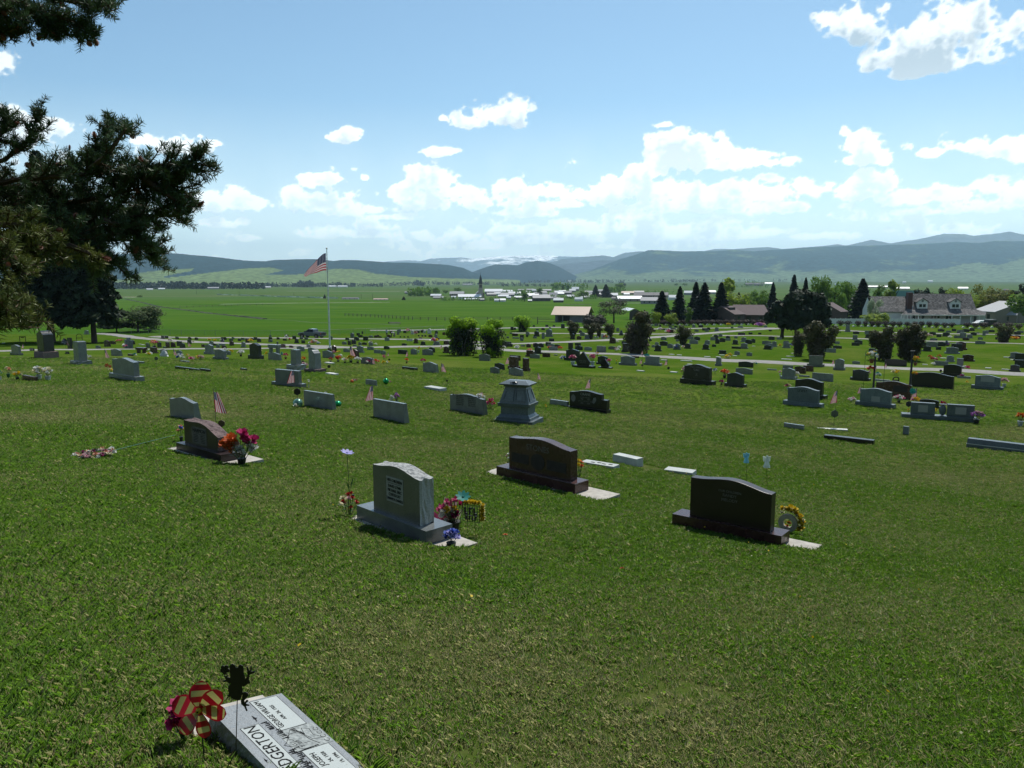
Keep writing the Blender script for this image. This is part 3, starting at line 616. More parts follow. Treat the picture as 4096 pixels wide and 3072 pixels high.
crop(2800, 1250, 3.16, [(0,160,40,188,'f','d'),(388,178,422,200,'f','g'),(470,170,548,198,'F','g'),(805,165,852,192,'F','g'),(180,190,240,237,'S','g'),(25,198,90,227,'f','d'),(85,190,128,222,'s','d'),(60,215,110,242,'f','g'),
 (868,215,905,237,'f','d'),(480,255,568,290,'f','d'),(612,252,662,277,'f','d'),(735,255,775,277,'f','d'),(160,280,235,347,'S','d'),(232,270,282,307,'s','g'),(130,310,190,352,'f','g'),(325,295,378,324,'s','d'),
 (315,325,385,357,'f','g'),(430,298,475,327,'s','g'),(190,330,243,394,'s','d'),(245,322,318,374,'s','d'),(50,350,130,404,'S','g'),(22,402,118,470,'S','d'),(148,402,202,434,'s','d'),(403,345,484,405,'S','d'),
 (513,315,592,372,'S','g'),(570,342,655,397,'s','d'),(645,332,698,382,'s','d'),(503,388,607,457,'S','m'),(398,430,455,457,'f','d'),(455,432,512,460,'f','d'),(865,302,940,347,'s','d'),(970,315,1030,342,'f','g'),
 (785,358,895,402,'s','g'),(895,365,974,434,'S','g'),(812,388,922,452,'S','g'),(798,412,907,468,'S','d'),(1040,358,1135,387,'S','g'),(1040,382,1142,450,'S','g'),(228,478,340,524,'F','d'),(433,488,500,534,'s','g'),
 (586,505,658,550,'s','g'),(235,528,308,542,'m','w'),(45,550,130,565,'m','w'),(193,553,255,566,'m','w'),(405,540,465,552,'m','w'),(1085,545,1190,560,'m','w'),(1022,576,1155,596,'m','w'),(1145,510,1185,522,'m','w'),
 (655,420,695,430,'m','w'),(188,566,274,674,'O','g'),(485,620,670,690,'s','d'),(432,702,672,777,'s','m'),(1045,668,1172,722,'f','g'),(1010,705,1212,842,'S','g'),(1190,680,1332,770,'s','n'),(1300,672,1428,744,'f','n'),
 (1355,545,1565,686,'F','m'),(1416,768,1670,864,'f','g'),(1685,588,1828,728,'O','g'),(302,762,570,940,'S','d'),(1900,722,2140,858,'S','d'),(1612,308,1718,387,'F','n'),(1708,365,1762,400,'f','g'),(1683,418,1788,454,'s','d'),
 (1563,452,1712,504,'f','g'),(1923,285,1993,347,'F','g'),(1828,212,1905,247,'S','g'),(1600,145,1640,187,'f','g'),(1935,238,2010,272,'s','d'),(2082,230,2142,274,'f','g'),(1950,348,2048,404,'s','d'),(1918,380,2012,420,'f','d'),
 (2085,278,2147,322,'S','d'),(2122,455,2225,520,'F','d'),(1926,615,2016,650,'s','g'),(1842,155,1890,212,'f','g'),(850,715,965,730,'b','g'),(1250,795,1380,815,'b','g')])
crop(3396, 1250, 3.16, [(915,235,990,272,'S','g'),(1008,245,1102,284,'S','d'),(1125,208,1200,240,'s','d'),(1108,275,1162,310,'f','d'),(1176,252,1277,305,'S','d'),(1230,228,1288,252,'s','g'),(1300,205,1350,237,'s','d'),(1365,220,1445,264,'s','g'),
 (1435,208,1515,247,'s','d'),(1520,195,1588,234,'S','d'),(1393,255,1482,324,'F','g'),(1330,290,1400,324,'f','g'),(1485,278,1562,324,'S','g'),(1540,250,1608,290,'s','d'),(1610,250,1645,274,'s','g'),(1440,320,1515,352,'s','n'),
 (1683,232,1727,292,'F','g'),(1720,225,1760,272,'s','g'),(1768,218,1835,250,'s','d'),(2092,240,2165,282,'s','d'),(2130,228,2200,260,'s','g'),(2000,285,2078,327,'s','n'),(2085,288,2162,330,'o','n'),(1850,312,1890,342,'f','d'),
 (1632,310,1687,344,'s','g'),(1026,325,1112,354,'s','g'),(1602,358,1714,400,'s','g'),(875,378,985,422,'f','d'),(978,368,1112,434,'o','m'),(1125,370,1212,427,'s','d'),(1195,355,1260,422,'k','d'),(930,425,1042,492,'S','d'),
 (1100,432,1160,472,'f','d'),(1340,370,1482,474,'S','n'),(1280,395,1430,484,'F','d'),(1215,438,1390,523,'S','g'),(1422,532,1580,617,'S','n'),(1225,545,1330,625,'S','g'),(1083,615,1242,670,'f','g'),(1352,580,1446,704,'F','g'),
 (2030,502,2165,582,'S','g'),(2088,515,2222,614,'F','d'),(2083,600,2222,697,'F','d'),(2028,662,2157,747,'S','d'),(1170,658,1430,802,'O','k'),(1155,568,1225,582,'m','w'),(930,652,990,664,'m','w'),(1725,697,1795,708,'m','w'),
 (1935,713,2012,726,'m','w'),(1958,558,2035,570,'m','w'),(2045,590,2090,602,'m','w'),(1375,805,1525,832,'b','g'),(335,848,510,868,'b','w'),(400,590,772,677,'s','d'),(645*.98+35,1180,680,1190,'m','w')][:-1])
# middle distance stones read one by one (bounding boxes in photograph pixels)
MIDS = []
def special(x0, y0, x1, y1, kind, col, label, yaw=None, **kw):
    r = stone_px(x0, y0, x1, y1, kind, col, yaw, add=False); tag(r, label, 'headstone'); return r
def plaque(root, x0, z0, x1, z1, m=None, y=-.004, name='panel'):
    b = MB(); b.box(x0, y, z0, x1, y+.02, z1); return b.build(name, m or PANEL, root)
def text(body, size, parent, loc, rot=(math.pi/2, 0, 0), m=None, ext=.002, align='CENTER', name='lettering', sx=1.):
    c = bpy.data.curves.new(name, 'FONT'); c.body = body; c.size = size; c.extrude = ext; c.align_x = align; c.align_y = 'CENTER'; c.resolution_u = 2
    t_ = bpy.data.objects.new('t', c); COL.objects.link(t_); dg = bpy.context.evaluated_depsgraph_get()
    me = bpy.data.meshes.new_from_object(t_.evaluated_get(dg)); bpy.data.objects.remove(t_); bpy.data.curves.remove(c)
    me.materials.clear(); me.materials.append(m or ETCH); me.name = name
    o = bpy.data.objects.new(name, me); link(o, parent); o.location = loc; o.rotation_euler = rot; o.scale = (sx, 1, 1); return o
# ------------------------------------------------------------------ near headstones, measured one by one
def frame_near(name, FL, FR, label, cat='headstone'):
    a = P(*FL); b = P(*FR); z = (a.z+b.z)/2
    A = Vector(ray(*FL)*(z/ray(*FL)[2])); B = Vector(ray(*FR)*(z/ray(*FR)[2])); d = B-A
    root = empty(name, A, math.atan2(d.y, d.x), label, cat); return root, d.length
PADS = []
def pad(root, x0, y0, x1, y1, z=.012, name='footing'):
    b = MB(); n = 9
    b.box(x0, y0, -.35, x1, y1, z, 0, tx=.01, ty=.01); o = b.build(name, CONC, root)
    PADS.append((root, x0, y0, x1, y1)); return o
def rough_block(x0, y0, z0, x1, y1, z1, amp=.012, nseg=10, seed=0):
    """box whose sides are split-faced rock"""
    rs = np.random.RandomState(seed); nz = 4; ring = []
    nx = nseg; ny = max(3, nseg//3)
    for i in range(nx): ring.append((x0+(x1-x0)*i/nx, y0))
    for i in range(ny): ring.append((x1, y0+(y1-y0)*i/ny))
    for i in range(nx): ring.append((x1-(x1-x0)*i/nx, y1))
    for i in range(ny): ring.append((x0, y1-(y1-y0)*i/ny))
    n = len(ring); V = []; Fc = []
    for k in range(nz+1):
        z = z0+(z1-z0)*k/nz
        for (x, y) in ring:
            a = amp if 0 < k < nz else 0; V.append((x+rs.uniform(-a, a), y+rs.uniform(-a, a), z+rs.uniform(-a, a)*.4*(0 < k < nz)))
    for k in range(nz):
        for i in range(n): Fc.append((k*n+i, k*n+(i+1) % n, (k+1)*n+(i+1) % n, (k+1)*n+i))
    Fc.append(tuple(range(nz*n, (nz+1)*n))); return V, Fc
def serp(amp, skew=0):
    return lambda u: 1-amp*(.5-.5*math.cos(math.pi*u))*(1+skew*u)
def near_die(root, x0, x1, y0, y1, z0, h, fn, col, rough=None, seg=28, seed=1, endrough=True):
    rs = np.random.RandomState(seed); w_ = x1-x0; xc = (x0+x1)/2
    pts = [(x0, z0), (x1, z0)]+[(xc+w_/2*(1-2*i/seg), z0+h*fn(1-2*i/seg)) for i in range(seg+1)]
    if not rough:
        b = MB(); b.ext(pts, y0, y1); o = b.build('die', [GR[col]], root); bevel(o, .006, 2); return o
    # polished faces, rock-pitched top and ends: a strip of small facets between the faces
    ny = 6; V = []; Fc = []; M = []
    n = len(pts)
    per = pts[1:]+[pts[0]]            # from lower right, over the top, to lower left
    ex = [(x1, z0+h*fn(1)*k/5) for k in range(0, 5)]; el = [(x0, z0+h*fn(-1)*(4-k)/5) for k in range(0, 5)]
    path = ex+pts[2:]+el; m = len(path)
    for j in range(ny+1):
        y = y0+(y1-y0)*j/ny
        for i, (x, z) in enumerate(path):
            a = .011 if 0 < j < ny else .002; V.append((x+rs.uniform(-a, a), y+rs.uniform(-a, a)*.6, z+(rs.uniform(-a, a)*1.3 if 0 < j < ny else 0)))
    for j in range(ny):
        for i in range(m-1): Fc.append((j*m+i, j*m+i+1, (j+1)*m+i+1, (j+1)*m+i)[::-1]); M.append(1)
    Fc.append(tuple(i for i in range(m))); M.append(0); Fc.append(tuple(ny*m+i for i in range(m-1, -1, -1))); M.append(0)
    b = MB(); b.V = V; b.F = Fc; b.M = M; return b.build('die', [GR[col], GR[rough]], root)

INKB = mat('ink_black', (.008, .008, .008), .9, spec=0.)
# 1 grey granite stone with the rough-pitched top
r, L = frame_near('headstone', (1428, 2076), (1705, 2187), 'dark grey granite headstone with rough pale top and HER CHILDREN panel')
V, Fc = rough_block(0, 0, -.2, L, .41, .19, .004, 14, 3); b = MB(); b.add(V, Fc); b.build('base', GR['g'], r)
near_die(r, .30, 1.285, .07, .29, .19, .655, serp(.10, .25), 'd2' if 'd2' in GR else 'm', rough='rg', seed=4)
plaque(r, .60, .375, .955, .70, PANEL, y=.066)
for i, (s_, zz, sz) in enumerate([('HER CHILDREN', .655, .052), ('DAVID LYNN', .58, .052), ('MICHAEL ERIC', .525, .052), ('CURTIS KAY', .47, .052), ('TAWNYA DANELL', .415, .048)]):
    text(s_, sz, r, (.777, .0645, zz), m=INKB, sx=.88)
b = MB(); b.box(.63, .0625, .618, .92, .068, .622); b.build('rule', ETCHD, r)
pad(r, -.12, -.16, L+.36, .52)
HC = r
# 2 STONES
r, L = frame_near('headstone', (1985, 1903), (2300, 1979), 'polished reddish-brown headstone carved STONES with a sunlit S-curved top')
b = MB(); b.box(0, 0, -.2, L, .44, .215); bevel(b.build('base', GR['n'], r), .01, 2)
near_die(r, .28, 1.93, .10, .33, .215, .72, serp(.13, .3), 'n', seed=5)
text('STONES', .17, r, (1.08, .094, .735), m=mat('cut_letter_brown', (.17, .15, .14), .8), sx=1.0)
PB = mat('frosted_brown', (.045, .038, .036), .75, spec=.2)
plaque(r, .36, .36, .84, .56, PB, y=.097); plaque(r, 1.32, .34, 1.83, .55, PB, y=.097)
b = MB(); b.ext([(1.08+.19*math.cos(t*math.pi/10), .46+.17*math.sin(t*math.pi/10)) for t in range(20)], .094, .11); b.build('emblem', PB, r)
pad(r, -.42, -.16, L+.65, .62)
STR = r
# 3 RANDY / MELODY
r, L = frame_near('headstone', (2688, 2098), (3124, 2192), 'near-black headstone inscribed OUR CHILDREN RANDY MELODY on a brown base')
b = MB(); V, Fc = rough_block(0, 0, -.2, L, .36, .185, .006, 16, 8); b.add(V, Fc); b.build('base', GR['n'], r)
near_die(r, .27, 1.60, .08, .26, .185, .705, serp(.12, .35), 'kb', seed=6, rough=None)
EB = mat('etched_dim', (.20, .19, .18), .8, spec=.1)
text('OUR CHILDREN', .052, r, (.935, .075, .70), m=EB); text('RANDY', .068, r, (.935, .075, .635), m=EB); text('MELODY', .068, r, (.935, .075, .56), m=EB)
pad(r, -.06, .04, L+.46, .50)
RM = r
# 4 HARMON
r, L = frame_near('headstone', (706, 1800), (885, 1853), 'dark brown headstone inscribed HARMON with rough wavy top and flowers at right')
b = MB(); b.box(0, 0, -.2, L, .5, .16); b.build('base', GR['kb'], r)
near_die(r, .20, 1.52, .09, .36, .16, .50, lambda u: 1-.22*(.5-.5*math.cos(math.pi*min(1, max(-1, u*.8+.1))))*(1.0+.9*u), 'kb', rough='rn', seed=9)
plaque(r, .52, .22, 1.10, .56, mat('frosted_taupe', (.12, .11, .10), .8), y=.086)
text('HARMON', .115, r, (.81, .084, .49), m=ETCHD, sx=1.0)
b = MB(); b.box(.56, .083, .425, 1.06, .09, .432)
for i in range(5): b.box(.58, .083, .39-.033*i, .76, .09, .40-.033*i); b.box(.86, .083, .39-.033*i, 1.04, .09, .40-.033*i)
b.build('inscription', ETCHD, r)
pad(r, -.28, -.22, L+.38, .7)
HA = r
# 5 CRANE
r, L = frame_near('headstone', (2267, 1634), (2426, 1652), 'black polished headstone inscribed CRANE with a flower block at its right end')
b = MB(); b.box(0, 0, -.2, L, .42, .11); b.build('base', GR['k'], r)
near_die(r, .10, 1.80, .08, .32, .11, .80, lambda u: 1-.13*(.5-.5*math.cos(math.pi*u))-.0*u, 'k')
b = MB(); b.box(1.803, .06, .11, 2.08, .34, .56); b.build('vase_block', GR['k'], r)
text('CRANE', .17, r, (.95, .074, .74), m=mat('cut_letter_pale', (.33, .32, .31), .8)); EC = mat('etched_crane', (.16, .155, .15), .8)
worn_line(r, .95, .60, .50, .055, EC, .074); worn_line(r, .95, .42, .72, .055, EC, .074)
for zz in (.53, .49, .34, .30):
    b = MB(); b.box(.70, .075, zz, .84, .09, zz+.02); b.box(1.05, .075, zz, 1.2, .09, zz+.02); b.build('date_line', EC, r)
b = MB(); b.ext([(.30+.11*math.cos(t)*(1+.12*math.cos(2*t)), .52+.17*math.sin(t)) for t in np.linspace(0, 2*math.pi, 18, endpoint=False)], .075, .09); b.build('temple_emblem', EC, r)
b = MB(); b.ext([(1.42+.10*math.cos(t)+.05*math.sin(t), .50+.17*math.sin(t)) for t in np.linspace(0, 2*math.pi, 5, endpoint=False)], .075, .09); b.build('dove_emblem', EC, r)

# 6 EDGERTON flush marker (its face is tilted, following the slope)
nrm = Vector((.21, .06, 1)).normalized(); base_ = P(820+600/3.403, 2740+500/3.403, .12)
def on_plane(px, py): q = Vector(ray(px, py)); return q*(base_.dot(nrm)/q.dot(nrm))
O_ = on_plane(820+1040/3.403, 2740+112/3.403); ld = Vector((-.7212, .6839, .1104)); ld = (ld-nrm*ld.dot(nrm)).normalized(); upv = nrm.cross(ld)
slab = empty('grave_marker', O_, 0, 'pale grey granite marker engraved EDGERTON lying in worn grass', 'grave marker')
slab.rotation_euler = Matrix((ld, upv, nrm)).transposed().to_euler()
V, Fc = rough_block(-.757, 0, -.16, 0, .372, 0, .005, 26, 5)
V = [(x, y, z) for x, y, z in V]; b = MB(); b.add(V, Fc)
SLAB = granite('slab_granite', (.27, .295, .31), (.13, .145, .155), .55, 420, .4)
b.build('slab', SLAB, slab)
PL_ = mat('polished_pale_panel', (.40, .44, .43), .6, var=.07, scale=300, spec=.3); INK = mat('cut_line_black', (.012, .013, .014), .8, spec=.1)
def rect(x0, y0, x1, y1, z, m, name, T=slab):
    b = MB(); b.box(x0, y0, -.004, x1, y1, z); return b.build(name, m, T)
def outline(x0, y0, x1, y1, z, wd=.0016):
    b = MB()
    for q in ((x0, y0, x1, y0+wd), (x0, y1-wd, x1, y1), (x0, y0+wd, x0+wd, y1-wd), (x1-wd, y0+wd, x1, y1-wd)): b.box(q[0], q[1], 0, q[2], q[3], z)
    return b.build('engraved_border', INK, slab)
for (x0, y0, x1, y1) in ((-.287, .037, -.012, .180), (-.745, .037, -.470, .176), (-.562, .236, -.195, .326)):
    rect(x0, y0, x1, y1, .0012, PL_, 'panel'); outline(x0-.0016, y0-.0016, x1+.0016, y1+.0016, .0018)
rect(-.466, .008, -.291, .200, .0010, mat('etched_scene_grey', (.33, .36, .35), .7, col2=(.15, .17, .17), scale=60), 'etched_landscape')
def stext(s_, size, x, y, sx=1., name='lettering'): return text(s_, size, slab, (x, y, .0022), (0, 0, 0), INK, .0005, name=name, sx=sx)
t_ = stext('EDGERTON', .087, -.379, .281, .80); stext('GEORGE WILLIAM', .041, -.145, .152, .74); stext('APR. 26, 1925', .026, -.145, .104, .9)
stext('JOSEPH', .041, -.555, .145, .80); stext('24, 1928', .026, -.555, .100, .9); stext('19, 1996', .026, -.585, .058, .9)
rs = np.random.RandomState(3)
def peak(x0, x1, y0, y1, n=9, seed=1):
    q = np.random.RandomState(seed); pts = [(x0, y0)]
    for i in range(n+1): pts.append((x0+(x1-x0)*i/n, y1*(1-abs(i/n-.5)*1.2)+y0*abs(i/n-.5)*1.2+q.uniform(-.006, .006)))
    return pts+[(x1, y0)]
def polyline(pts, wd, z, nm, m=INK):
    b = MB()
    for (x0, y0), (x1, y1) in zip(pts[:-1], pts[1:]):
        d = Vector((x1-x0, y1-y0, 0)); 
        if d.length < 1e-6: continue
        n_ = Vector((-d.y, d.x, 0)).normalized()*wd/2
        b.add([(x0-n_.x, y0-n_.y, z), (x1-n_.x, y1-n_.y, z), (x1+n_.x, y1+n_.y, z), (x0+n_.x, y0+n_.y, z)], [(0, 1, 2, 3)])
    return b.build(nm, m, slab)
polyline(peak(-.46, -.33, .12, .215, 10, 3), .0025, .0016, 'mountain_outline'); polyline(peak(-.42, -.30, .10, .185, 8, 6), .0022, .0016, 'mountain_outline')
for k in range(5): polyline([(-.44+.012*k+rs.uniform(-.006, .006), .14+.011*(j % 2)+.007*j) for j in range(6)], .0018, .0017, 'rock_crack')
polyline([(-.42, .03), (-.38, .06), (-.33, .05), (-.31, .08), (-.36, .095), (-.41, .08), (-.42, .03)], .0022, .0017, 'cabin_outline')
[polyline([(-.345-.032*k+.012*math.cos(t), .024+.012*math.sin(t)) for t in np.linspace(.3*k, 5.6, 8)], .0022, .0018, 'branch_scroll') for k in range(4)]
polyline([(-.455, .07), (-.40, .095), (-.35, .10), (-.295, .115)], .003, .0017, 'river_line')
b = MB()
def tiny_tree(x, y, h):
    for k in range(3):
        w_ = h*.22*(1-k*.25); y0 = y+h*(.1+.27*k); b.add([(x-w_, y0, .0019), (x+w_, y0, .0019), (x, y0+h*.4, .0019)], [(0, 1, 2)])
for i in range(13): tiny_tree(-.20-.012*i+rs.uniform(-.004, .004), .186+rs.uniform(-.004, .006)+(.0 if i < 6 else -.02), .026+rs.uniform(0, .012))
for i in range(16): tiny_tree(-.44-.013*i, .19+rs.uniform(-.012, .02)-.0005*i, .03+rs.uniform(0, .012))
for i in range(8): tiny_tree(-.46-.001*i, .08+.014*i, .022)
for i in range(9): tiny_tree(-.30-.007*i, .118-.004*i+rs.uniform(-.003, .003), .02)
b.build('engraved_pines', INK, slab)
for (x, y, s_) in ((-.148, .227, .03), (-.457, .345, .02)):
    b = MB(); b.add([(x-s_, y+.2*s_, .0018), (x-.2*s_, y-.1*s_, .0018), (x, y-.35*s_, .0018), (x+.25*s_, y-.1*s_, .0018), (x+s_, y+.1*s_, .0018), (x+.2*s_, y+.18*s_, .0018), (x, y+.3*s_, .0018), (x-.15*s_, y+.12*s_, .0018)], [tuple(range(8))]); b.build('engraved_eagle', INK, slab)
p_ = empty('footing_corner', O_, 0); bpy.data.objects.remove(p_)
b = MB(); b.box(-.82, -.03, -.2, .20, .42, -.115); b.build('footing', CONC, slab)
PADS.append((slab, -.80, -.0, .02, .37))

# ------------------------------------------------------------------ other measured stones
specials = [
 (670,1591,788,1677,'s','g','grey headstone with sloping rough end, behind the HARMON stone'),
 (1208,1569,1336,1634,'f','g','low grey headstone with a straight top, between a pinwheel and a green foil ball'),
 (1482,1604,1627,1683,'f','g','straight-topped grey headstone with a vase of mauve flowers behind it'),
 (1789,1577,1942,1652,'s','g','wide grey headstone with rows of lettering and white flowers at its end'),
 (3163,1515,3299,1594,'S','k','large black headstone standing just behind a grey one'),
 (3132,1548,3285,1626,'S','b','blue-grey serpentine headstone overlapping the large black one'),
 (3424,1554,3571,1628,'S','b','blue-grey headstone with a small square plaque, in front of the black posts'),
 (3504,1525,3637,1593,'s','n','brown headstone between the two black hanger posts'),
 (3646,1490,3802,1551,'s','k','very wide black headstone with pink flowers in front'),
 (3891,1501,4003,1557,'S','b','grey headstone with a pale rectangular panel, far right below the road'),
 (3670,1598,3760,1629,'O','k','black round-topped headstone behind the double grey monument'),
 (3610,1706,3633,1739,'t','b','little upright blue-grey marker in a patch of long grass'),
 (2196,1602,2272,1624,'b','g','long low grey marker between the zinc monument and the CRANE stone'),
 (3134,1697,3212,1716,'b','g','low grey sloped marker in bare grass left of the flag stake'),
 (2717,1458,2853,1537,'S','k','black rounded headstone inscribed CALL with mixed flowers at left'),
]
SPC = {}
for s_ in specials:
    yw = -18 if s_[3] > 1775 and s_[4] == 'b' else None
    SPC[s_[0]] = special(*s_[:6], s_[6], yaw=yw)
def face_text(root, s_, size, zf, m=None, dx=0, y=-.006, wd=1.1):
    d = [c for c in root.children if c.name.startswith('die')][0]; zs = [v.co.z for v in d.data.vertices]
    if s_ is None: return worn_line(root, dx, max(zs)*zf, wd, size, m or EC, y)
    text(s_, size, root, (dx, y, max(zs)*zf), m=m or EC)
face_text(SPC[2717], 'CALL', .22, .72, mat('cut_letter_mid', (.25, .25, .25), .8)); face_text(SPC[2717], None, .11, .86, EC); face_text(SPC[2717], 'X', .3, .48, EB)
for k in range(6): face_text(SPC[1789], None, .042, .90-.10*k, ETCHD, wd=1.5 if not k else .4, dx=0 if not k else -.35); face_text(SPC[1789], None, .042, .90-.10*k, ETCHD, wd=.4, dx=.30) if k else None
face_text(SPC[3132], None, .13, .80, ETCHD, wd=.6)
for kx, (x0, z0, x1, z1) in {3424: (-.2, .30, .28, .62), 3891: (-.45, .55, .45, 1.0), 3504: (0, .45, .85, .85)}.items(): plaque(SPC[kx], x0, z0, x1, z1, PANEL if kx != 3504 else PB, y=-.006)
# zinc monument with battered body, moulded base and panelled faces
p = P(2072, 1684); m_ = mpp(p); zn = empty('monument', (p.x, p.y, p.z+.02), math.radians(-22), 'tall blue-grey cast monument with hipped cap and panelled sloping sides', 'monument')
zn.scale = (1.17, 1.17, 1)
def zbox(nm, w_, d_, z0, z1, w2=None, d2=None, mt='b'):
    w2 = w2 or w_; d2 = d2 or d_; b = MB(); b.add([(-w_/2, -d_/2, z0), (w_/2, -d_/2, z0), (w_/2, d_/2, z0), (-w_/2, d_/2, z0), (-w2/2, -d2/2, z1), (w2/2, -d2/2, z1), (w2/2, d2/2, z1), (-w2/2, d2/2, z1)], [(3, 2, 1, 0), (4, 5, 6, 7), (0, 1, 5, 4), (1, 2, 6, 5), (2, 3, 7, 6), (3, 0, 4, 7)])
    return b.build(nm, GR[mt], zn)
zbox('foot_slab', 1.40, 1.05, -.25, .09); zbox('plinth', 1.18, .86, .09, .19); zbox('plinth_moulding', 1.12, .80, .19, .30, .98, .68); zbox('die', .95, .66, .30, .60)
zbox('die_moulding', 1.10, .78, .60, .72, 1.14, .82); zbox('shaft', 1.04, .72, .72, 1.34, .72, .46); zbox('necking', .80, .54, 1.34, 1.41); zbox('cap', 1.02, .72, 1.41, 1.46, 1.06, .76); zbox('cap_roof', 1.04, .74, 1.46, 1.575, .66, .30)
def zpanel(nm, x0, x1, fr=True, side=False):
    b = MB(); z0, z1 = .80, 1.27
    def f(x, z, o):
        k = (z-.72)/.62; w_ = 1.04+(.72-1.04)*k; d_ = .72+(.46-.72)*k; s_ = x*w_
        return (s_, -d_/2-o, z) if not side else (w_/2+o, x*d_, z)
    for (a0, a1, c0, c1) in ((x0, x1, z0, z0+.05), (x0, x1, z1-.05, z1), (x0, x0+.035, z0+.05, z1-.05), (x1-.035, x1, z0+.05, z1-.05)):
        b.add([f(a0, c0, .02), f(a1, c0, .02), f(a1, c1, .02), f(a0, c1, .02), f(a0, c0, -.01), f(a1, c0, -.01), f(a1, c1, -.01), f(a0, c1, -.01)], [(0, 1, 2, 3), (0, 4, 5, 1), (1, 5, 6, 2), (2, 6, 7, 3), (3, 7, 4, 0)])
    b.build(nm, GR['b'], zn)
zpanel('panel_frame', -.42, -.03); zpanel('panel_frame', .03, .42); zpanel('panel_frame', -.35, .35, side=True)
b = MB(); b.ell((-.02, -.30, 1.53), (.10, .03, .03), 10, 5); b.ell((.09, -.31, 1.525), (.03, .02, .02)); b.ell((-.13, -.31, 1.525), (.03, .02, .02)); b.build('scroll', GR['d'], zn)
# tall left monuments
def pillar(x0, x1, yb, ytop, ybase, bx0, bx1, w_, d_, col, bcol, label, yaw, top='s', cap_col=None, taper=.06):
    p = P((bx0+bx1)/2, yb); m_ = mpp(p); r = empty('monument', (p.x, p.y, p.z+.01), math.radians(yaw), label, 'monument')
    H = (yb-ytop)*m_; hb = (yb-ybase)*m_
    V, Fc = rough_block(-w_/2-.22, -.18, -.2, w_/2+.22, d_+.18, hb, .02, 10, 2); b = MB(); b.add(V, Fc); b.build('base', GR[bcol], r)
    f = top_fn(top); n = 10; pts = [(-w_/2, hb), (w_/2, hb)]+[((1-2*i/n)*w_/2*(1-taper), hb+(H-hb)*f((1-2*i/n))) for i in range(n+1)]
    b = MB(); b.ext(pts, 0, d_); bevel(b.build('shaft', GR[col], r), .01); return r
pillar(129, 193, 1433, 1324, 1407, 121, 211, 1.15, .75, 'd', 'rn', 'tall dark polished monument on a rough brown block, left of the spruce trunk', -36, 's')
pillar(269, 335, 1457, 1366, 1444, 264, 351, .85, .52, 'g', 'g', 'tall grey-green headstone left of the spruces with two white flowers beside it', -40, 'f')
pillar(1166, 1194, 1480, 1399, 1459, 1150, 1200, .55, .42, 'g', 'g', 'narrow grey obelisk headstone on stepped base, second left of the flagpole', -36, 'f')
pillar(1225, 1266, 1488, 1400, 1477, 1219, 1277, .62, .50, 'g', 'rn', 'tall grey tapered pillar with white rounded top on a brown base', -36, 's', taper=.12)
r = stone_px(437, 1433, 553, 1519, 'S', 'g', -38, add=False); tag(r, 'grey serpentine headstone left of centre ringed by daffodils and a red pinwheel', 'headstone')
r = stone_px(1085, 1480, 1212, 1546, 'F', 'g', -30, add=False); tag(r, 'grey headstone with small flag and yellow flowers, left of the flagpole', 'headstone')
# granite bench, T-shaped, seen from behind
def bench(x0, x1, y0, y1, col, label, yaw=-25):
    p = P((x0+x1)/2, y1); m_ = mpp(p); W_ = (x1-x0)*m_; H = (y1-y0)*m_; r = empty('bench', p, math.radians(yaw), label, 'bench')
    b = MB(); b.box(-W_/2, 0, H*.62, W_/2, .5, H); b.build('seat', GR[col], r)
    for s in (-1, 1): b = MB(); b.box(s*W_*.34-W_*.09, .08, -.1, s*W_*.34+W_*.09, .42, H*.62-.002); b.build('leg', GR[col], r)
bench(1066, 1118, 1379, 1414, 'g', 'grey granite memorial bench with see-through legs behind a grey headstone')
bench(535, 582, 1391, 1412, 'n', 'dark brown granite bench beside flower-topped stone near the road')
# triple green column
p = P(512, 1394); m_ = mpp(p); r = empty('monument', p, math.radians(-30), 'green-grey monument of three joined columns beyond the near road', 'monument')
for s, h in ((-.5, 1.25), (0, 1.55), (.5, 1.2)):
    b = MB(); b.box(s-.22, 0, -.1, s+.22, .35, h); b.build('column', GR['b'], r)
# diamond-shaped dark pair
def diamond(px, py, wpx, hpx, label, yaw=-32, base=True):
    p = P(px, py); m_ = mpp(p); W_ = wpx*m_; H = hpx*m_; r = empty('headstone', p, math.radians(yaw), label, 'headstone')
    b = MB(); b.box(-W_*.72, -.1, -.15, W_*.72, .5, H*.12); b.build('base', GR['k'], r)
    b = MB(); b.ext([(-W_*.40, H*.12), (W_*.38, H*.12), (W_*.5, H*.34), (-W_*.0, H), (-W_*.5, H*.42)], 0, .22); b.build('die', GR['k'], r); return r
r = diamond(2331, 1470, 64, 64, 'black diamond-shaped headstone between two pink flower vases')
worn_line(r, 0, .62, .75, .12, EC); worn_line(r, 0, .46, .55, .07, EB)
r = diamond(2418, 1473, 38, 38, 'small black tilted-square headstone in front of a dark serpentine one')
# low slabs around the STONES headstone
def low_slab(FL, FR, d_, h, label, m, padd=None):
    r, L = frame_near('grave_marker', FL, FR, label, 'grave marker')
    b = MB(); b.box(0, 0, -.15, L, d_, h, 0, tx=.012, ty=.012); b.build('slab', m, r)
    if padd: pad(r, *padd, .02)
    return r
GM = GR['w']
r = low_slab((2320, 1857), (2455, 1879), .33, .07, 'white flush marker with dark engraving, just right of the STONES headstone', GM)
b = MB(); [b.box(.25+.16*i, .10+.05*(i % 2), .072, .36+.16*i, .16+.05*(i % 2), .074) for i in range(4)]; b.build('engraving', INK, r)
r = low_slab((2449, 1845), (2546, 1867), .30, .20, 'thick grey block marker on a bare dirt patch', GM)
PADS.append((r, -.35, -.35, 1.6, .75))
r = low_slab((2653, 1890), (2770, 1905), .40, .08, 'white flush marker partly behind the near-black RANDY headstone', GM)
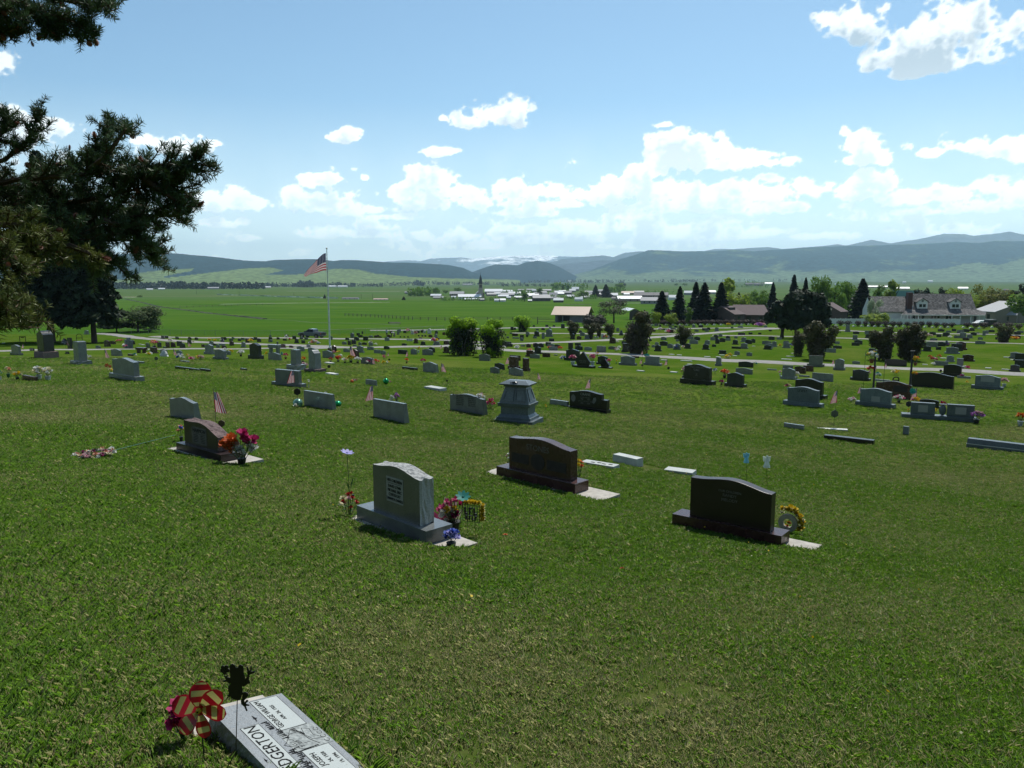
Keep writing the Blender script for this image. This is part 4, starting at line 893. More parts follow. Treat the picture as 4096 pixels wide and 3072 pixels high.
r = low_slab((1695, 1556), (1758, 1566), .5, .14, 'bright white raised slab alone in the lawn beside a bird spinner', GM)
r = low_slab((3260, 1718), (3393, 1724), .28, .05, 'narrow pale concrete strip under the small flag stake', GR['l'])
r = low_slab((3293, 1757), (3494, 1780), .30, .17, 'long low black curb stone lying in the lawn at right', GR['k'])
r, L = frame_near('grave_marker', (3864, 1787), (4180, 1826), 'long low grey curb with a pale stripe at the right edge', 'grave marker')
b = MB(); b.box(0, 0, -.15, L, .45, .12, 0, tx=.01); b.build('curb', GR['b'], r); b = MB(); b.box(0, -.004, .121, L, .45, .145); b.build('stripe', GR['l'], r); b = MB(); b.box(.01, .03, .146, L, .42, .34, 0, tx=.02, ty=.05); b.build('ledger', GR['b'], r)
# double monument at right
p = P(3755, 1682); m_ = mpp(p); r = empty('monument', (p.x, p.y, p.z), math.radians(-24), 'double grey granite monument with two panelled stones joined by a vase', 'monument')
W_ = 268*m_/math.cos(math.radians(24-24)); b = MB(); b.box(-W_/2, -.1, -.3, W_/2, .5, .24); b.build('base', GR['b'], r)
for s, x0, x1 in ((0, -.38*W_+.0, -.01*W_-.16), (1, .10*W_, .455*W_)):
    b = MB(); b.box(x0, .05, .24, x1, .34, .86, tx=.01); b.build('tablet', GR['b'], r)
    b = MB(); b.box(x0+.3*(x1-x0), .043, .38, x1-.3*(x1-x0), .06, .74); b.build('panel', PANEL, r)
b = MB(); b.ell((.045*W_, .2, .52), (.17, .15, .28), 10, 8); b.box(.0*W_+.0, .1, .80, .09*W_, .3, .84); b.build('urn', GR['b'], r)
# ------------------------------------------------------------------ flowers
def fmat(name, c, tr=.25): return mat('petal_'+name, c, .6, var=.10, scale=30, spec=.3, trans=tr)
FC = {'pink': fmat('pink', (.55, .08, .20)), 'hot': fmat('hot_pink', (.48, .025, .14)), 'red': fmat('red', (.42, .015, .015)), 'orange': fmat('orange', (.62, .12, .02)), 'yellow': fmat('yellow', (.70, .50, .02)),
      'white': fmat('white', (.72, .73, .68)), 'blue': fmat('blue', (.05, .10, .45)), 'purple': fmat('mauve', (.36, .14, .42)), 'peach': fmat('peach', (.62, .28, .17)), 'mag': fmat('magenta', (.26, .01, .10)),
      'cream': fmat('cream', (.62, .58, .36)), 'teal': fmat('teal', (.01, .22, .19)), 'pale': fmat('pale_pink', (.60, .38, .40)), 'lilac': fmat('lilac', (.40, .38, .72))}
LEAF = mat('flower_leaf', (.035, .11, .02), .6, var=.2, scale=20, trans=.25); LEAFD = mat('dark_leaf', (.015, .05, .012), .6, var=.2, trans=.15)
POTD = mat('dark_pot', (.02, .022, .02), .5); POTG = mat('green_pot', (.015, .10, .04), .45); POTW = mat('clear_plastic', (.55, .60, .58), .3, trans=.3); POTB = mat('terracotta_pot', (.18, .07, .03), .8)
def blossom(mb, c, r, mi=0, n=13, rs=random, flat=.8):
    c = Vector(c)
    for k in range(n):
        z = rs.uniform(-.25, 1); t = rs.uniform(0, 6.283); q = math.sqrt(max(0, 1-z*z)); d = Vector((q*math.cos(t), q*math.sin(t), z))
        a = d.cross(Vector((.3, .2, 1))).normalized(); e = (d*.6+a.cross(d)*.75).normalized(); w_ = r*.42
        o = c+d*r*.25; mb.add([o-a*w_*.4, o+a*w_*.4, o+a*w_+d*r*.55+e*r*.1, o+d*r*.85+e*r*.25, o-a*w_+d*r*.55+e*r*.1], [(0, 1, 2, 3, 4)], mi)
_bl = {}
def blossom_mesh(col, var):
    k = (col, var)
    if k not in _bl:
        b = MB(); rr = random.Random(hash(k) % 999 if False else sum(map(ord, col))*7+var); blossom(b, (0, 0, 0), 1, 0, 15, rr)
        b.ell((0, 0, .05), (.5, .5, .45), 6, 4); _bl[k] = b.mesh('blossom', [FC[col]])
    return _bl[k]
FL = []
def bouquet(px, py, hpx, wpx, cols, n=9, pot='dark', label=None, near=False, pot_h=.35, blossom_r=None, depth=None, world=None, name='flower_bouquet', cat='flowers', posn=None):
    """bouquet whose foot is at photograph pixel (px,py), hpx high and wpx wide"""
    p = world or P(px, py); m_ = mpp(p); H = hpx*m_; W_ = wpx*m_; rs = random.Random(int(px*7+py))
    root = empty(name, (p.x, p.y, p.z), rs.uniform(0, 6), label, cat)
    ph = H*pot_h; pr = min(W_*.28, ph*.6)
    if pot:
        pm = {'dark': POTD, 'green': POTG, 'clear': POTW, 'clay': POTB, 'bronze': BRZ}[pot]
        b = MB(); b.tube([(0, 0, -.01), (0, 0, ph*.5), (0, 0, ph*.94), (0, 0, ph)], [pr*.62, pr*.85, pr, pr*1.08], 10); b.build('pot', pm, root)
    b = MB(); cs = []
    for i in range(n):
        t = 2.399*i+rs.uniform(-.3, .3); q = math.sqrt((i+.5)/n); x = W_*.42*q*math.cos(t); y = W_*.42*q*math.sin(t); z = ph+(H-ph)*(.35+.6*(1-q*q*.8))*rs.uniform(.82, 1.0)
        cs.append((x, y, z)); b.tube([(x*.15, y*.15, ph*.7), (x*.6, y*.6, (ph+z)/2), (x, y, z)], H*.008+.0015, 3, cap=False)
    for i in range(n*2 if near or hpx > 40 else n):
        t = rs.uniform(0, 6.28); q = rs.uniform(.1, .5)*W_; z = ph+(H-ph)*rs.uniform(.05, .6); d = Vector((math.cos(t), math.sin(t), rs.uniform(.1, .7))).normalized(); s = W_*.16; a = d.cross(Vector((0, 0, 1))).normalized()*s*.3
        o = Vector((math.cos(t)*q*.6, math.sin(t)*q*.6, z)); b.add([o, o+d*s*.5+a, o+d*s, o+d*s*.5-a], [(0, 1, 2, 3)])
    b.build('leaves', LEAF if rs.random() < .6 else LEAFD, root)
    if posn:
        root.rotation_euler = (0, 0, -math.atan2(p.x, p.y))
        for (qx, qy, col, qr) in posn:
            o = ob('blossom', blossom_mesh(col, rs.randrange(4)), root); o.location = ((qx-px)*m_, rs.uniform(-.04, .04), (py-qy)*m_); s = qr*m_; o.scale = (s, s, s); o.rotation_euler = (rs.uniform(.3, .9), rs.uniform(-.4, .4), rs.uniform(0, 6))
        return root
    r_ = blossom_r*m_ if blossom_r else W_*.5/math.sqrt(n)*1.15
    for i, c in enumerate(cs):
        col = cols[i % len(cols)]; o = ob('blossom', blossom_mesh(col, rs.randrange(4)), root); o.location = c; s = r_*rs.uniform(.8, 1.15); o.scale = (s, s, s*.9); o.rotation_euler = (rs.uniform(-.4, .4), rs.uniform(-.4, .4), rs.uniform(0, 6))
    FL.append((root, px, py, cols, label)); return root
# HARMON bouquets
bouquet(968, 1862, 135, 150, ['orange', 'hot', 'white', 'orange', 'hot', 'white', 'peach', 'hot', 'white', 'orange', 'white'], 15, 'dark', 'big bouquet of orange, hot pink and white blossoms at the HARMON stone', True, .22, 22, posn=[(932, 1757, 'orange', 27), (908, 1776, 'orange', 24), (940, 1770, 'orange', 20), (925, 1790, 'orange', 22), (912, 1788, 'orange', 16), (975, 1738, 'hot', 25), (992, 1748, 'hot', 20), (980, 1760, 'hot', 20), (1018, 1764, 'hot', 22), (952, 1776, 'pale', 14), (996, 1784, 'white', 22), (1016, 1797, 'white', 18), (950, 1800, 'white', 20), (978, 1812, 'white', 20), (965, 1795, 'white', 15)])
bouquet(726, 1770, 78, 26, ['peach', 'blue', 'yellow'], 4, 'dark', 'peach and blue flowers behind the left end of the HARMON stone', True, .3, 9)
# HER CHILDREN group
bouquet(1812, 2135, 150, 105, ['yellow', 'white', 'mag', 'pink', 'white', 'yellow', 'white', 'mag', 'pink'], 16, 'dark', 'mixed yellow, white and magenta bouquet right of the HER CHILDREN stone', True, .35, 15, posn=[(1778, 2048, 'white', 19), (1768, 2060, 'white', 15), (1790, 2058, 'white', 15), (1795, 2034, 'yellow', 17), (1818, 2038, 'yellow', 15), (1806, 2044, 'white', 12), (1815, 2058, 'mag', 17), (1802, 2066, 'mag', 13), (1830, 2052, 'mag', 12), (1792, 2008, 'pink', 16), (1772, 2028, 'pink', 15), (1828, 2000, 'pink', 17), (1840, 2012, 'hot', 14), (1758, 2038, 'pink', 12), (1784, 2075, 'white', 10)])
bouquet(1395, 2070, 112, 90, ['red', 'red', 'cream', 'red', 'pale'], 9, None, 'red and cream tulips at the left end of the HER CHILDREN base', True, .0, 11)
r = bouquet(1805, 2188, 70, 62, ['blue', 'blue', 'lilac'], 9, None, 'blue silk iris in a small dark hat-shaped pot', True, .25, 16)
b = MB(); m_ = mpp(P(1805, 2188)); b.tube([(0, 0, .0), (0, 0, .012)], [.085, .085], 16); b.tube([(0, 0, .012), (0, 0, .06)], [.05, .06], 14); b.build('pot', POTD, r)
# pink leaf plumes and big pale leaves standing up behind the base
p = P(1790, 2128); m_ = mpp(p); r = empty('silk_leaves', p, 0, 'pink and pale striped silk leaves fanned beside the HER CHILDREN stone', 'flowers')
for i, (dx, h, c) in enumerate([(-20, 118, 'pink'), (-34, 80, 'pink'), (-6, 140, 'cream'), (8, 130, 'hot'), (22, 125, 'pale'), (36, 85, 'cream'), (14, 100, 'cream'), (-24, 100, 'pale')]):
    b = MB(); H = h*m_; X = dx*m_; w_ = 15*m_; n = 5; V = []
    for k in range(n+1):
        s = k/n; ww = w_*math.sin(math.pi*(s*.92+.04)); V += [(X*s*1.6-ww, .02*i, H*s), (X*s*1.6+ww, .02*i+.03*s, H*s)]
    b.add(V, [(2*k, 2*k+1, 2*k+3, 2*k+2) for k in range(n)]); b.build('leaf', FC[c], r)
# teal glass flower on a stem
def stem(root, pts, r_, m, name='stem'): b = MB(); b.tube(pts, r_, 5); return b.build(name, m, root)
def disc_flower(px_base, py_base, px_top, py_top, rpx, m, label, tilt=(1.1, 0, .3), n=8, name='stake_flower', flat=.25):
    p = P(px_base, py_base); d = p.y*CP-p.z*SP; q = at_depth(px_top, py_top, d); m_ = d/F
    r = empty(name, p, 0, label, 'garden stake'); L_ = q-p; stem(r, [(0, 0, -.05), L_*.5, L_], .004, LEAFD)
    b = MB(); R_ = rpx*m_
    for k in range(n):
        t = 6.283*k/n; u = Vector((math.cos(t), math.sin(t), 0)); v = Vector((-math.sin(t), math.cos(t), 0)); z = Vector((0, 0, 1))
        b.add([u*.1*R_, u*.55*R_+v*.3*R_+z*.12*R_, u*R_+v*.12*R_+z*flat*R_, u*R_-v*.12*R_+z*flat*R_, u*.55*R_-v*.3*R_+z*.12*R_], [(0, 1, 2, 3, 4)])
    b.ell((0, 0, .02*R_), (.18*R_,)*3, 6, 4); o = b.build('petals', m, r); o.location = L_; o.rotation_euler = tilt; return r, L_
disc_flower(1835, 2150, 1852, 1988, 30, FC['teal'], 'teal glass flower on a stake above the bouquet', (.5, .1, 0))
r, L_ = disc_flower(1404, 2075, 1388, 1812, 27, FC['lilac'], 'tall solar stake with a lilac glass flower left of the grey stone', (.15, .25, .2))
b = MB(); b.tube([(.018, 0, .30), (.018, 0, .318)], [.018, .017], 10); b.tube([(0, 0, .305), (.03, 0, .309)], .004, 4); o = b.build('solar_disc', BLK, r); o.location = (.02, 0, L_.z*.0+.02); 
b = MB()
for s, z0, h in ((1, .40, .2), (-1, .36, .16), (-1, .42, .1)):
    b.add([(0, 0, z0), (s*.03, .01, z0+h*.45), (s*.055, 0, z0+h), (s*.012, -.01, z0+h*.5)], [(0, 1, 2, 3)])
o = b.build('leaves', LEAF, r)
# woven wire basket sign on two legs with yellow blossoms behind
p = P(1885, 2145); m_ = mpp(p); r = empty('wire_sign', p, math.radians(-22), 'dark wire lattice sign edged with yellow blossoms on two thin legs', 'ornament')
b = MB(); b.tube([(-.055, 0, -.03), (-.055, 0, .27)], .003, 4); b.tube([(.055, 0, -.03), (.055, 0, .24)], .003, 4); b.build('legs', BRZ, r)
b = MB(); x0, x1, z0, z1 = -.12, .12, .20, .42
for i in range(8): x = x0+(x1-x0)*i/7; b.box(x-.003, -.003, z0, x+.003, .003, z1+.02*math.sin(i))
for i in range(6): z = z0+(z1-z0)*i/5; b.box(x0, -.0065, z-.003, x1, -.0035, z+.003)
o = b.build('lattice', LEAFD, r); worn_line(r, 0, .34, .19, .09, BLK, -.012, 'lattice_pattern'); worn_line(r, .01, .25, .17, .06, BLK, -.012, 'lattice_pattern')
rs_ = random.Random(4)
for i in range(26):
    t = i/26; x, z = (x0-.01+(x1-x0)*2*t, z1+.02) if t < .5 else (x1+.02, z1-(z1-z0)*(t-.5)*2)
    o = ob('blossom', blossom_mesh('yellow', i % 4), r); o.location = (x+rs_.uniform(-.01, .01), .03+rs_.uniform(-.01, .015), z+rs_.uniform(-.015, .015)); o.scale = (.034,)*3
for i in range(7):
    o = ob('blossom', blossom_mesh('cream', i % 4), r); o.location = (x1+.03, .05, z1-.22*i/7); o.scale = (.028, .028, .015)
# STONES flowers
bouquet(2318, 1905, 78, 30, ['yellow', 'orange', 'yellow'], 5, None, 'yellow and orange flowers at the right end of the STONES headstone', True, .0, 9)
bouquet(2031, 1868, 62, 16, ['white', 'pale'], 3, None, 'small white and pink flowers behind the left end of the STONES headstone', True, .2, 6)
# wreath and stone ring behind RANDY / MELODY
p = P(3150, 2135); m_ = mpp(p); r = empty('flower_wreath', p, math.radians(-38), 'yellow and green flower wreath round a pale oval stone frame', 'wreath')
b = MB(); n = 20; V = []; cx, cz, ra, rb = .0, .19, .16, .15
for k in range(n):
    t = 6.283*k/n; c_, s_ = math.cos(t), math.sin(t)
    V += [(cx+ra*c_, -.03, cz+rb*s_), (cx+ra*.5*c_, -.03, cz+rb*.5*s_), (cx+ra*.5*c_, .03, cz+rb*.5*s_), (cx+ra*c_, .03, cz+rb*s_)]
Fc = []
for k in range(n):
    a = 4*k; c_ = 4*((k+1) % n); Fc += [(a, c_, c_+1, a+1), (a+1, c_+1, c_+2, a+2), (a+2, c_+2, c_+3, a+3), (a+3, c_+3, c_, a)]
b.add(V, Fc); b.build('stone_ring', CONC, r)
for i in range(9):
    o = ob('blossom', blossom_mesh(['orange', 'yellow', 'red'][i % 3], i % 4), r); o.location = (cx+rs_.uniform(-.035, .035), 0, cz-.04+rs_.uniform(-.03, .05)); o.scale = (.022,)*3
for i in range(24):
    t = -.5+2.9*i/24; R1 = .21+rs_.uniform(-.02, .03); o = ob('blossom', blossom_mesh(['yellow', 'yellow', 'yellow', 'cream'][i % 4], i % 4), r)
    o.location = (cx+R1*math.cos(t), .03+rs_.uniform(-.02, .03), cz+R1*math.sin(t)); s = rs_.uniform(.035, .07); o.scale = (s, s, s)
b = MB()
for i in range(60):
    t = -.7+2.6*rs_.random(); R1 = .22+rs_.uniform(-.04, .06); o = Vector((cx+R1*math.cos(t), rs_.uniform(-.03, .06), cz+R1*math.sin(t))); d = Vector((rs_.uniform(-1, 1), rs_.uniform(-1, 1), rs_.uniform(-1, 1))).normalized()*.04; a = d.cross(Vector((0, .3, 1))).normalized()*.014
    b.add([o, o+d*.5+a, o+d, o+d*.5-a], [(0, 1, 2, 3)])
b.build('leaves', mat('wreath_green', (.01, .09, .03), .5, trans=.2), r)
# glass angels on stakes
def angel(px, py, pyb, m, label, h=44, w_=26):
    p = P(px+2, pyb); d = p.y*CP-p.z*SP; q = at_depth(px, py+h, d); m_ = d/F; r = empty('angel_stake', p, 0, label, 'garden stake')
    L_ = q-p; stem(r, [(0, 0, -.03), L_], .0035, BLK); H = h*m_; W_ = w_*m_
    b = MB(); b.tube([L_+Vector((0, 0, 0)), L_+Vector((0, 0, H*.35)), L_+Vector((0, 0, H*.62)), L_+Vector((0, 0, H*.72))], [W_*.45, W_*.3, W_*.16, W_*.08], 10); b.build('robe', m, r)
    b = MB(); b.ell(L_+Vector((0, 0, H*.83)), H*.10, 8, 6); b.build('head', m, r)
    for s in (-1, 1):
        b = MB(); b.add([L_+Vector(v) for v in ((s*W_*.05, .01, H*.38), (s*W_*.42, .02, H*.45), (s*W_*.5, .02, H*.85), (s*W_*.2, .015, H*.82), (s*W_*.05, .01, H*.7))], [(0, 1, 2, 3, 4)]); b.add([L_+Vector(v) for v in ((s*W_*.05, .016, H*.38), (s*W_*.42, .026, H*.45), (s*W_*.5, .026, H*.85), (s*W_*.2, .021, H*.82), (s*W_*.05, .016, H*.7))], [(4, 3, 2, 1, 0)]); b.build('wing', m, r)
GLB = mat('frosted_blue_glass', (.30, .62, .72), .25, trans=.5); GLW = mat('frosted_clear_glass', (.72, .82, .78), .2, trans=.5)
angel(2985, 1806, 1960, GLB, 'blue glass angel on a stake, left of the clear one'); angel(3067, 1817, 1985, GLW, 'clear glass angel on a stake behind the near-black headstone', 52, 32)
# ------------------------------------------------------------------ striped pinwheel and frog silhouette in the foreground
def pinwheel():
    p = P(820, 3062); d = p.y*CP-p.z*SP-.02; c = at_depth(798, 2838, d); m_ = d/F
    r = empty('pinwheel', p, 0, 'red and yellow striped six-petal pinwheel in the foreground', 'pinwheel')
    stem(r, [(0, 0, -.03), (c-p)*.5, c-p+Vector((0, .012, 0))], .0032, BLK, 'stake')
    RED = mat('pinwheel_red', (.40, .008, .02), .35, var=.05, trans=.22); YEL = mat('pinwheel_yellow', (.42, .40, .13), .35, var=.05, trans=.45)
    for k, ang in enumerate([88, 38, -8, -72, -128, 165]):
        n = 15; L_ = 112*m_; Wd = 36*m_; V = []; F_ = []; M = []
        rows = []
        for i in range(n+1):
            s = i/n; w_ = Wd*1.06*(math.sin(math.pi*min(1, s**1.45))**.55) if 0 < s < 1 else (.004 if s == 0 else 0.0015); curl = .022*math.sin(s*3.1)
            row = []
            for j, u in enumerate((-1, -.80, -.27, .27, .80, 1)): row.append((L_*s, u*w_, curl*u+.006+.004*math.sin(s*3)))
            rows.append(row)
        b = MB()
        for i in range(n):
            for j in range(5):
                band = (i+(0 if k % 2 else 2)) // 3 % 2
                mi = 0 if (j in (0, 4) or i in (0, 1, n-1)) else (1 if band else 0)
                b.add([rows[i][j], rows[i][j+1], rows[i+1][j+1], rows[i+1][j]], [(0, 1, 2, 3)], mi)
        o = b.build('petal', [RED, YEL], r); o.location = c-p
        o.rotation_euler = (Matrix.Rotation(math.radians(74), 4, 'X') @ Matrix.Rotation(math.radians(ang), 4, 'Z')).to_euler()
    b = MB(); b.tube([(0, -.014, 0), (0, -.004, 0), (0, .004, 0)], [.0085, .012, .013], 12); b.tube([(0, -.016, 0), (0, -.0142, 0)], [.004, .004], 8, 1); o = b.build('hub', [mat('hub_yellow', (.62, .45, .02), .4), BLK], r); o.location = c-p+Vector((0, -.008, 0))
pinwheel()
r = bouquet(735, 2985, 190, 84, ['hot', 'pink', 'hot'], 9, None, 'hot pink silk flowers half hidden behind the striped pinwheel', True, .25, 36)
def frog():
    p = P(826, 3170); d = p.y*CP-p.z*SP; m_ = d/F
    r = empty('frog_stake', p, 0, 'black metal frog silhouette holding a flower, on a thin rod', 'garden stake')
    def at(x, y): return at_depth(600+x/2.458, 2600+y/2.458, d)-p
    b = MB(); b.tube([(0, 0, -.05), at(845, 1000), at(858, 480)], .0022, 6); b.build('rod', BLK, r)
    def poly(pts, name, dy=0):
        Q = [at(x, y) for x, y in pts]; b = MB(); n = len(Q); t = Vector((0, .0012, 0)); o = Vector((0, dy, 0))
        V = [q-t+o for q in Q]+[q+t+o for q in Q]; b.add(V, [tuple(range(n)), tuple(range(2*n-1, n-1, -1))]+[(i, (i+1) % n, (i+1) % n+n, i+n) for i in range(n)]); b.build(name, BLK, r)
    poly([(790, 255), (785, 215), (783, 165), (795, 140), (815, 135), (838, 150), (842, 170), (865, 172), (870, 152), (890, 143), (912, 152), (923, 185), (920, 215), (932, 255), (935, 300), (925, 330), (905, 360), (910, 400), (905, 440), (895, 475), (880, 492), (840, 490), (800, 470), (785, 440), (768, 400), (768, 360), (785, 340), (800, 318), (785, 290)], 'body')
    poly([(925, 300), (952, 262), (960, 235), (972, 232), (975, 262), (972, 300), (985, 325), (970, 332), (945, 345), (915, 368), (905, 345)], 'arm', .0026)
    poly([(955, 240), (945, 180), (948, 168), (958, 172), (968, 205), (980, 205), (985, 170), (995, 168), (998, 178), (990, 212), (1000, 218), (1025, 212), (1031, 222), (1020, 233), (985, 245), (970, 255)], 'hand', .005)
    poly([(805, 320), (780, 335), (755, 315), (720, 318), (717, 305), (745, 295), (735, 275), (722, 262), (735, 252), (760, 270), (785, 275), (800, 300)], 'arm', .0026)
    poly([(752, 280), (748, 235), (756, 232), (762, 280)], 'flower_stem', .005)
    for k in range(5):
        t = 6.283*k/5+.3; cx, cy_ = 731+28*math.cos(t), 198+28*math.sin(t); poly([(cx+21*math.cos(a), cy_+21*math.sin(a)) for a in np.linspace(0, 6.283, 9)[:-1]], 'flower_petal', .0026 if k % 2 else .0052)
    poly([(731+13*math.cos(a), 198+13*math.sin(a)) for a in np.linspace(0, 6.283, 9)[:-1]], 'flower_centre', .0075)
    poly([(775, 400), (795, 430), (790, 460), (760, 475), (748, 500), (752, 470), (770, 455), (752, 448), (772, 440)], 'leg', .0026)
    poly([(905, 420), (940, 415), (965, 430), (965, 450), (945, 480), (925, 500), (930, 530), (975, 540), (975, 552), (940, 552), (957, 600), (945, 606), (925, 560), (895, 535), (890, 500), (905, 475)], 'leg', .0026)
    poly([(925, 520), (945, 495), (962, 500), (962, 512), (945, 525), (935, 545)], 'toe', .005)
frog()
p = P(330, 2990)
b = MB()
for i in range(26):
    o = Vector((rs_.uniform(-.04, .04), rs_.uniform(-.02, .02), rs_.uniform(0, .012))); d = Vector((rs_.uniform(-1, 1), rs_.uniform(-1, 1), rs_.uniform(-.1, .4))).normalized()*.03; a = d.cross(Vector((0, 0, 1))).normalized()*.009
    b.add([o, o+d*.5+a, o+d, o+d*.5-a], [(0, 1, 2, 3)])
o = b.build('dried_leaves', mat('dry_tan_leaf', (.42, .27, .12), .8, trans=.2)); o.location = p; tag(o, 'little heap of dry tan leaves in the bottom left grass', 'leaf litter')
for (x, y, c, nm, lb) in ((2488, 2283, 'red', 'petal', 'stray red petal lying in the grass below centre'), (2020, 2146, 'orange', 'petal', 'stray orange petal lying right of the wire sign')):
    o = ob(nm, blossom_mesh(c, 1)); o.location = P(x, y)+Vector((0, 0, .025)); o.scale = (.03, .03, .012); tag(o, lb, 'petal')
# fallen flower wreath on an easel at left
p = P(385, 1830); r = empty('fallen_wreath', p, math.radians(-12), 'fallen wreath of pink and cream roses lying flat on the grass', 'wreath')
b = MB(); q1 = P(700, 1745)-p; q2 = P(600, 1800)-p; b.tube([(0, 0, .05), q1+Vector((0, 0, .03))], .007, 4); M_ = (q1*.62); b.tube([M_, q2], .006, 4); o = b.build('easel_leg', POTG, r); o.rotation_euler = (0, 0, -math.radians(-12))
for i in range(44):
    t = 6.283*i/44*1.0; R1 = rs_.uniform(.16, .34); o = ob('blossom', blossom_mesh(['pale', 'cream', 'peach', 'white', 'pale', 'mag'][i % 6], i % 4), r); o.location = (R1*1.0*math.cos(t), R1*1.1*math.sin(t), .05+rs_.uniform(0, .05)); s = rs_.uniform(.03, .055); o.scale = (s, s, s)
b = MB()
for i in range(50):
    t = rs_.uniform(0, 6.28); R1 = rs_.uniform(.05, .38); o = Vector((R1*math.cos(t), R1*math.sin(t), rs_.uniform(.02, .1))); d = Vector((rs_.uniform(-1, 1), rs_.uniform(-1, 1), rs_.uniform(0, .8))).normalized()*.08; a = d.cross(Vector((0, 0, 1))).normalized()*.02
    b.add([o, o+d*.5+a, o+d, o+d*.5-a], [(0, 1, 2, 3)])
b.build('leaves', LEAFD, r)
# ------------------------------------------------------------------ flags
def flag_mat():
    m = new_mat('flag_cloth'); t = m.node_tree; o = N('ShaderNodeOutputMaterial', t); b = N('ShaderNodeBsdfPrincipled', t); b.inputs['Roughness'].default_value = .8; b.inputs['Specular IOR Level'].default_value = .15
    uv = N('ShaderNodeUVMap', t); s = N('ShaderNodeSeparateXYZ', t); Lk(uv.outputs[0], s.inputs[0], t)
    def mth(op, a, c): 
        q = N('ShaderNodeMath', t, operation=op)
        for i, v in enumerate((a, c)):
            if isinstance(v, (int, float)): q.inputs[i].default_value = v
            else: Lk(v, q.inputs[i], t)
        return q.outputs[0]
    st = mth('LESS_THAN', mth('MODULO', mth('FLOOR', mth('MULTIPLY', s.outputs[1], 13), 0), 2), .5)
    can = mth('MULTIPLY', mth('LESS_THAN', s.outputs[0], .4), mth('GREATER_THAN', s.outputs[1], 6/13))
    fx = mth('SUBTRACT', mth('FRACT', mth('MULTIPLY', s.outputs[0], 15), 0), .5); fy = mth('SUBTRACT', mth('FRACT', mth('MULTIPLY', s.outputs[1], 13), 0), .5)
    star = mth('LESS_THAN', mth('ADD', mth('MULTIPLY', fx, fx), mth('MULTIPLY', fy, fy)), .07)
    def mix(f, a, c):
        q = N('ShaderNodeMix', t, data_type='RGBA'); Lk(f, q.inputs[0], t)
        for i, v in ((6, a), (7, c)):
            if isinstance(v, tuple): q.inputs[i].default_value = v+(1,)
            else: Lk(v, q.inputs[i], t)
        return q.outputs[2]
    c = mix(st, (.66, .60, .60), (.36, .012, .03)); bl = mix(star, (.010, .016, .07), (.45, .46, .5)); c = mix(can, c, bl)
    Lk(c, b.inputs['Base Color'], t); tr = N('ShaderNodeBsdfTranslucent', t); Lk(c, tr.inputs[0], t); mx = N('ShaderNodeMixShader', t); mx.inputs[0].default_value = .4
    Lk(b.outputs[0], mx.inputs[1], t); Lk(tr.outputs[0], mx.inputs[2], t); Lk(mx.outputs[0], o.inputs[0], t); return m
FLAGM = flag_mat()
def cloth(fn, nu=14, nv=8):
    """fn(u,v)->point; u from the hoist, v up"""
    me = bpy.data.meshes.new('cloth'); V = [fn(i/nu, j/nv) for i in range(nu+1) for j in range(nv+1)]; Fc = [(i*(nv+1)+j, (i+1)*(nv+1)+j, (i+1)*(nv+1)+j+1, i*(nv+1)+j+1) for i in range(nu) for j in range(nv)]
    me.from_pydata([tuple(v) for v in V], [], Fc); uv = me.uv_layers.new(name='UVMap'); U = [(i/nu, j/nv) for i in range(nu+1) for j in range(nv+1)]
    for l in me.loops: uv.data[l.index].uv = U[l.vertex_index]
    me.materials.append(FLAGM); me.polygons.foreach_set('use_smooth', [True]*len(Fc)); me.update(); return me
# tall pole
p = P(1320, 1397); r = empty('flagpole', p, 0, 'tall white flagpole flying the stars and stripes beside the near road', 'flagpole')
b = MB(); H = 13.7; b.tube([(0, 0, -.3), (0, 0, 4), (0, 0, 9), (0, 0, H)], [.125, .115, .085, .055], 12); b.build('pole', mat('painted_pole', (.62, .66, .66), .45, var=.08, scale=2), r)
b = MB(); b.ell((0, 0, H+.13), .13, 10, 8); b.build('finial_ball', mat('pole_ball', (.6, .62, .6), .3, metal=.5), r)
b = MB(); b.tube([(0, 0, -.1), (0, 0, .35), (0, 0, .42)], [.19, .19, .13], 12); b.build('collar', mat('painted_pole', (.62, .66, .66)), r)
b = MB()
for z in np.arange(1.2, 13, .62): b.box(-.015, -.135+.004*z, z, .015, -.10+.004*z, z+.10)
b.build('rope_cleats', BLK, r)
def big(u, v):
    w_ = 3.9; h_ = 2.35; fold = .16*math.sin(u*9+v*2.2)*u
    # upper edge collapses and the fly droops in the wind
    x = -.14-w_*u*(.78+.02*v); z = 10.85+h_*v*(1-.90*u**1.25)-.85*u**1.5+.05*math.sin(u*10); y = fold*1.6+.25*u
    return (x, y, z)
ob('flag', cloth(big, 26, 14), r)
# little grave flags: (base px, base py, top px, top py, hang side, cloth height px)
FLAGS = [(870,1760,853,1555,1,88),(1480,1625,1492,1534,-1,62),(1758,1500,1766,1450,1,34),(2360,1560,2362,1512,-1,38),(2152,1520,2150,1489,1,26),(2036,1465,2035,1427,-1,26),(1183,1562,1174,1475,-1,52),(3335,1695,3351,1556,-1,52),
 (3452,1575,3447,1542,-1,44),(3665,1610,3668,1548,-1,48),(1312,1452,1403,1380,1,40),(1490,1460,1488,1428,1,24),(415,1440,418,1395,1,32),(94,1402,93,1375,-1,16),(262,1396,266,1362,1,18),(1541,1440,1555,1408,-1,14),(1630,1432,1632,1404,-1,20),
 (2569,1437,2572,1402,-1,14),(2573,1478,2568,1435,-1,18),(2670,1464,2669,1436,-1,22),(2148,1410,2148,1390,1,18),(2382,1424,2384,1400,1,14),(3330,1462,3337,1436,-1,18),(690,1425,694,1395,1,24),(750,1392,752,1366,1,18),(3504,1485,3506,1460,-1,20),(3545,1475,3547,1452,-1,16),(1768,1405,1766,1380,-1,14)]
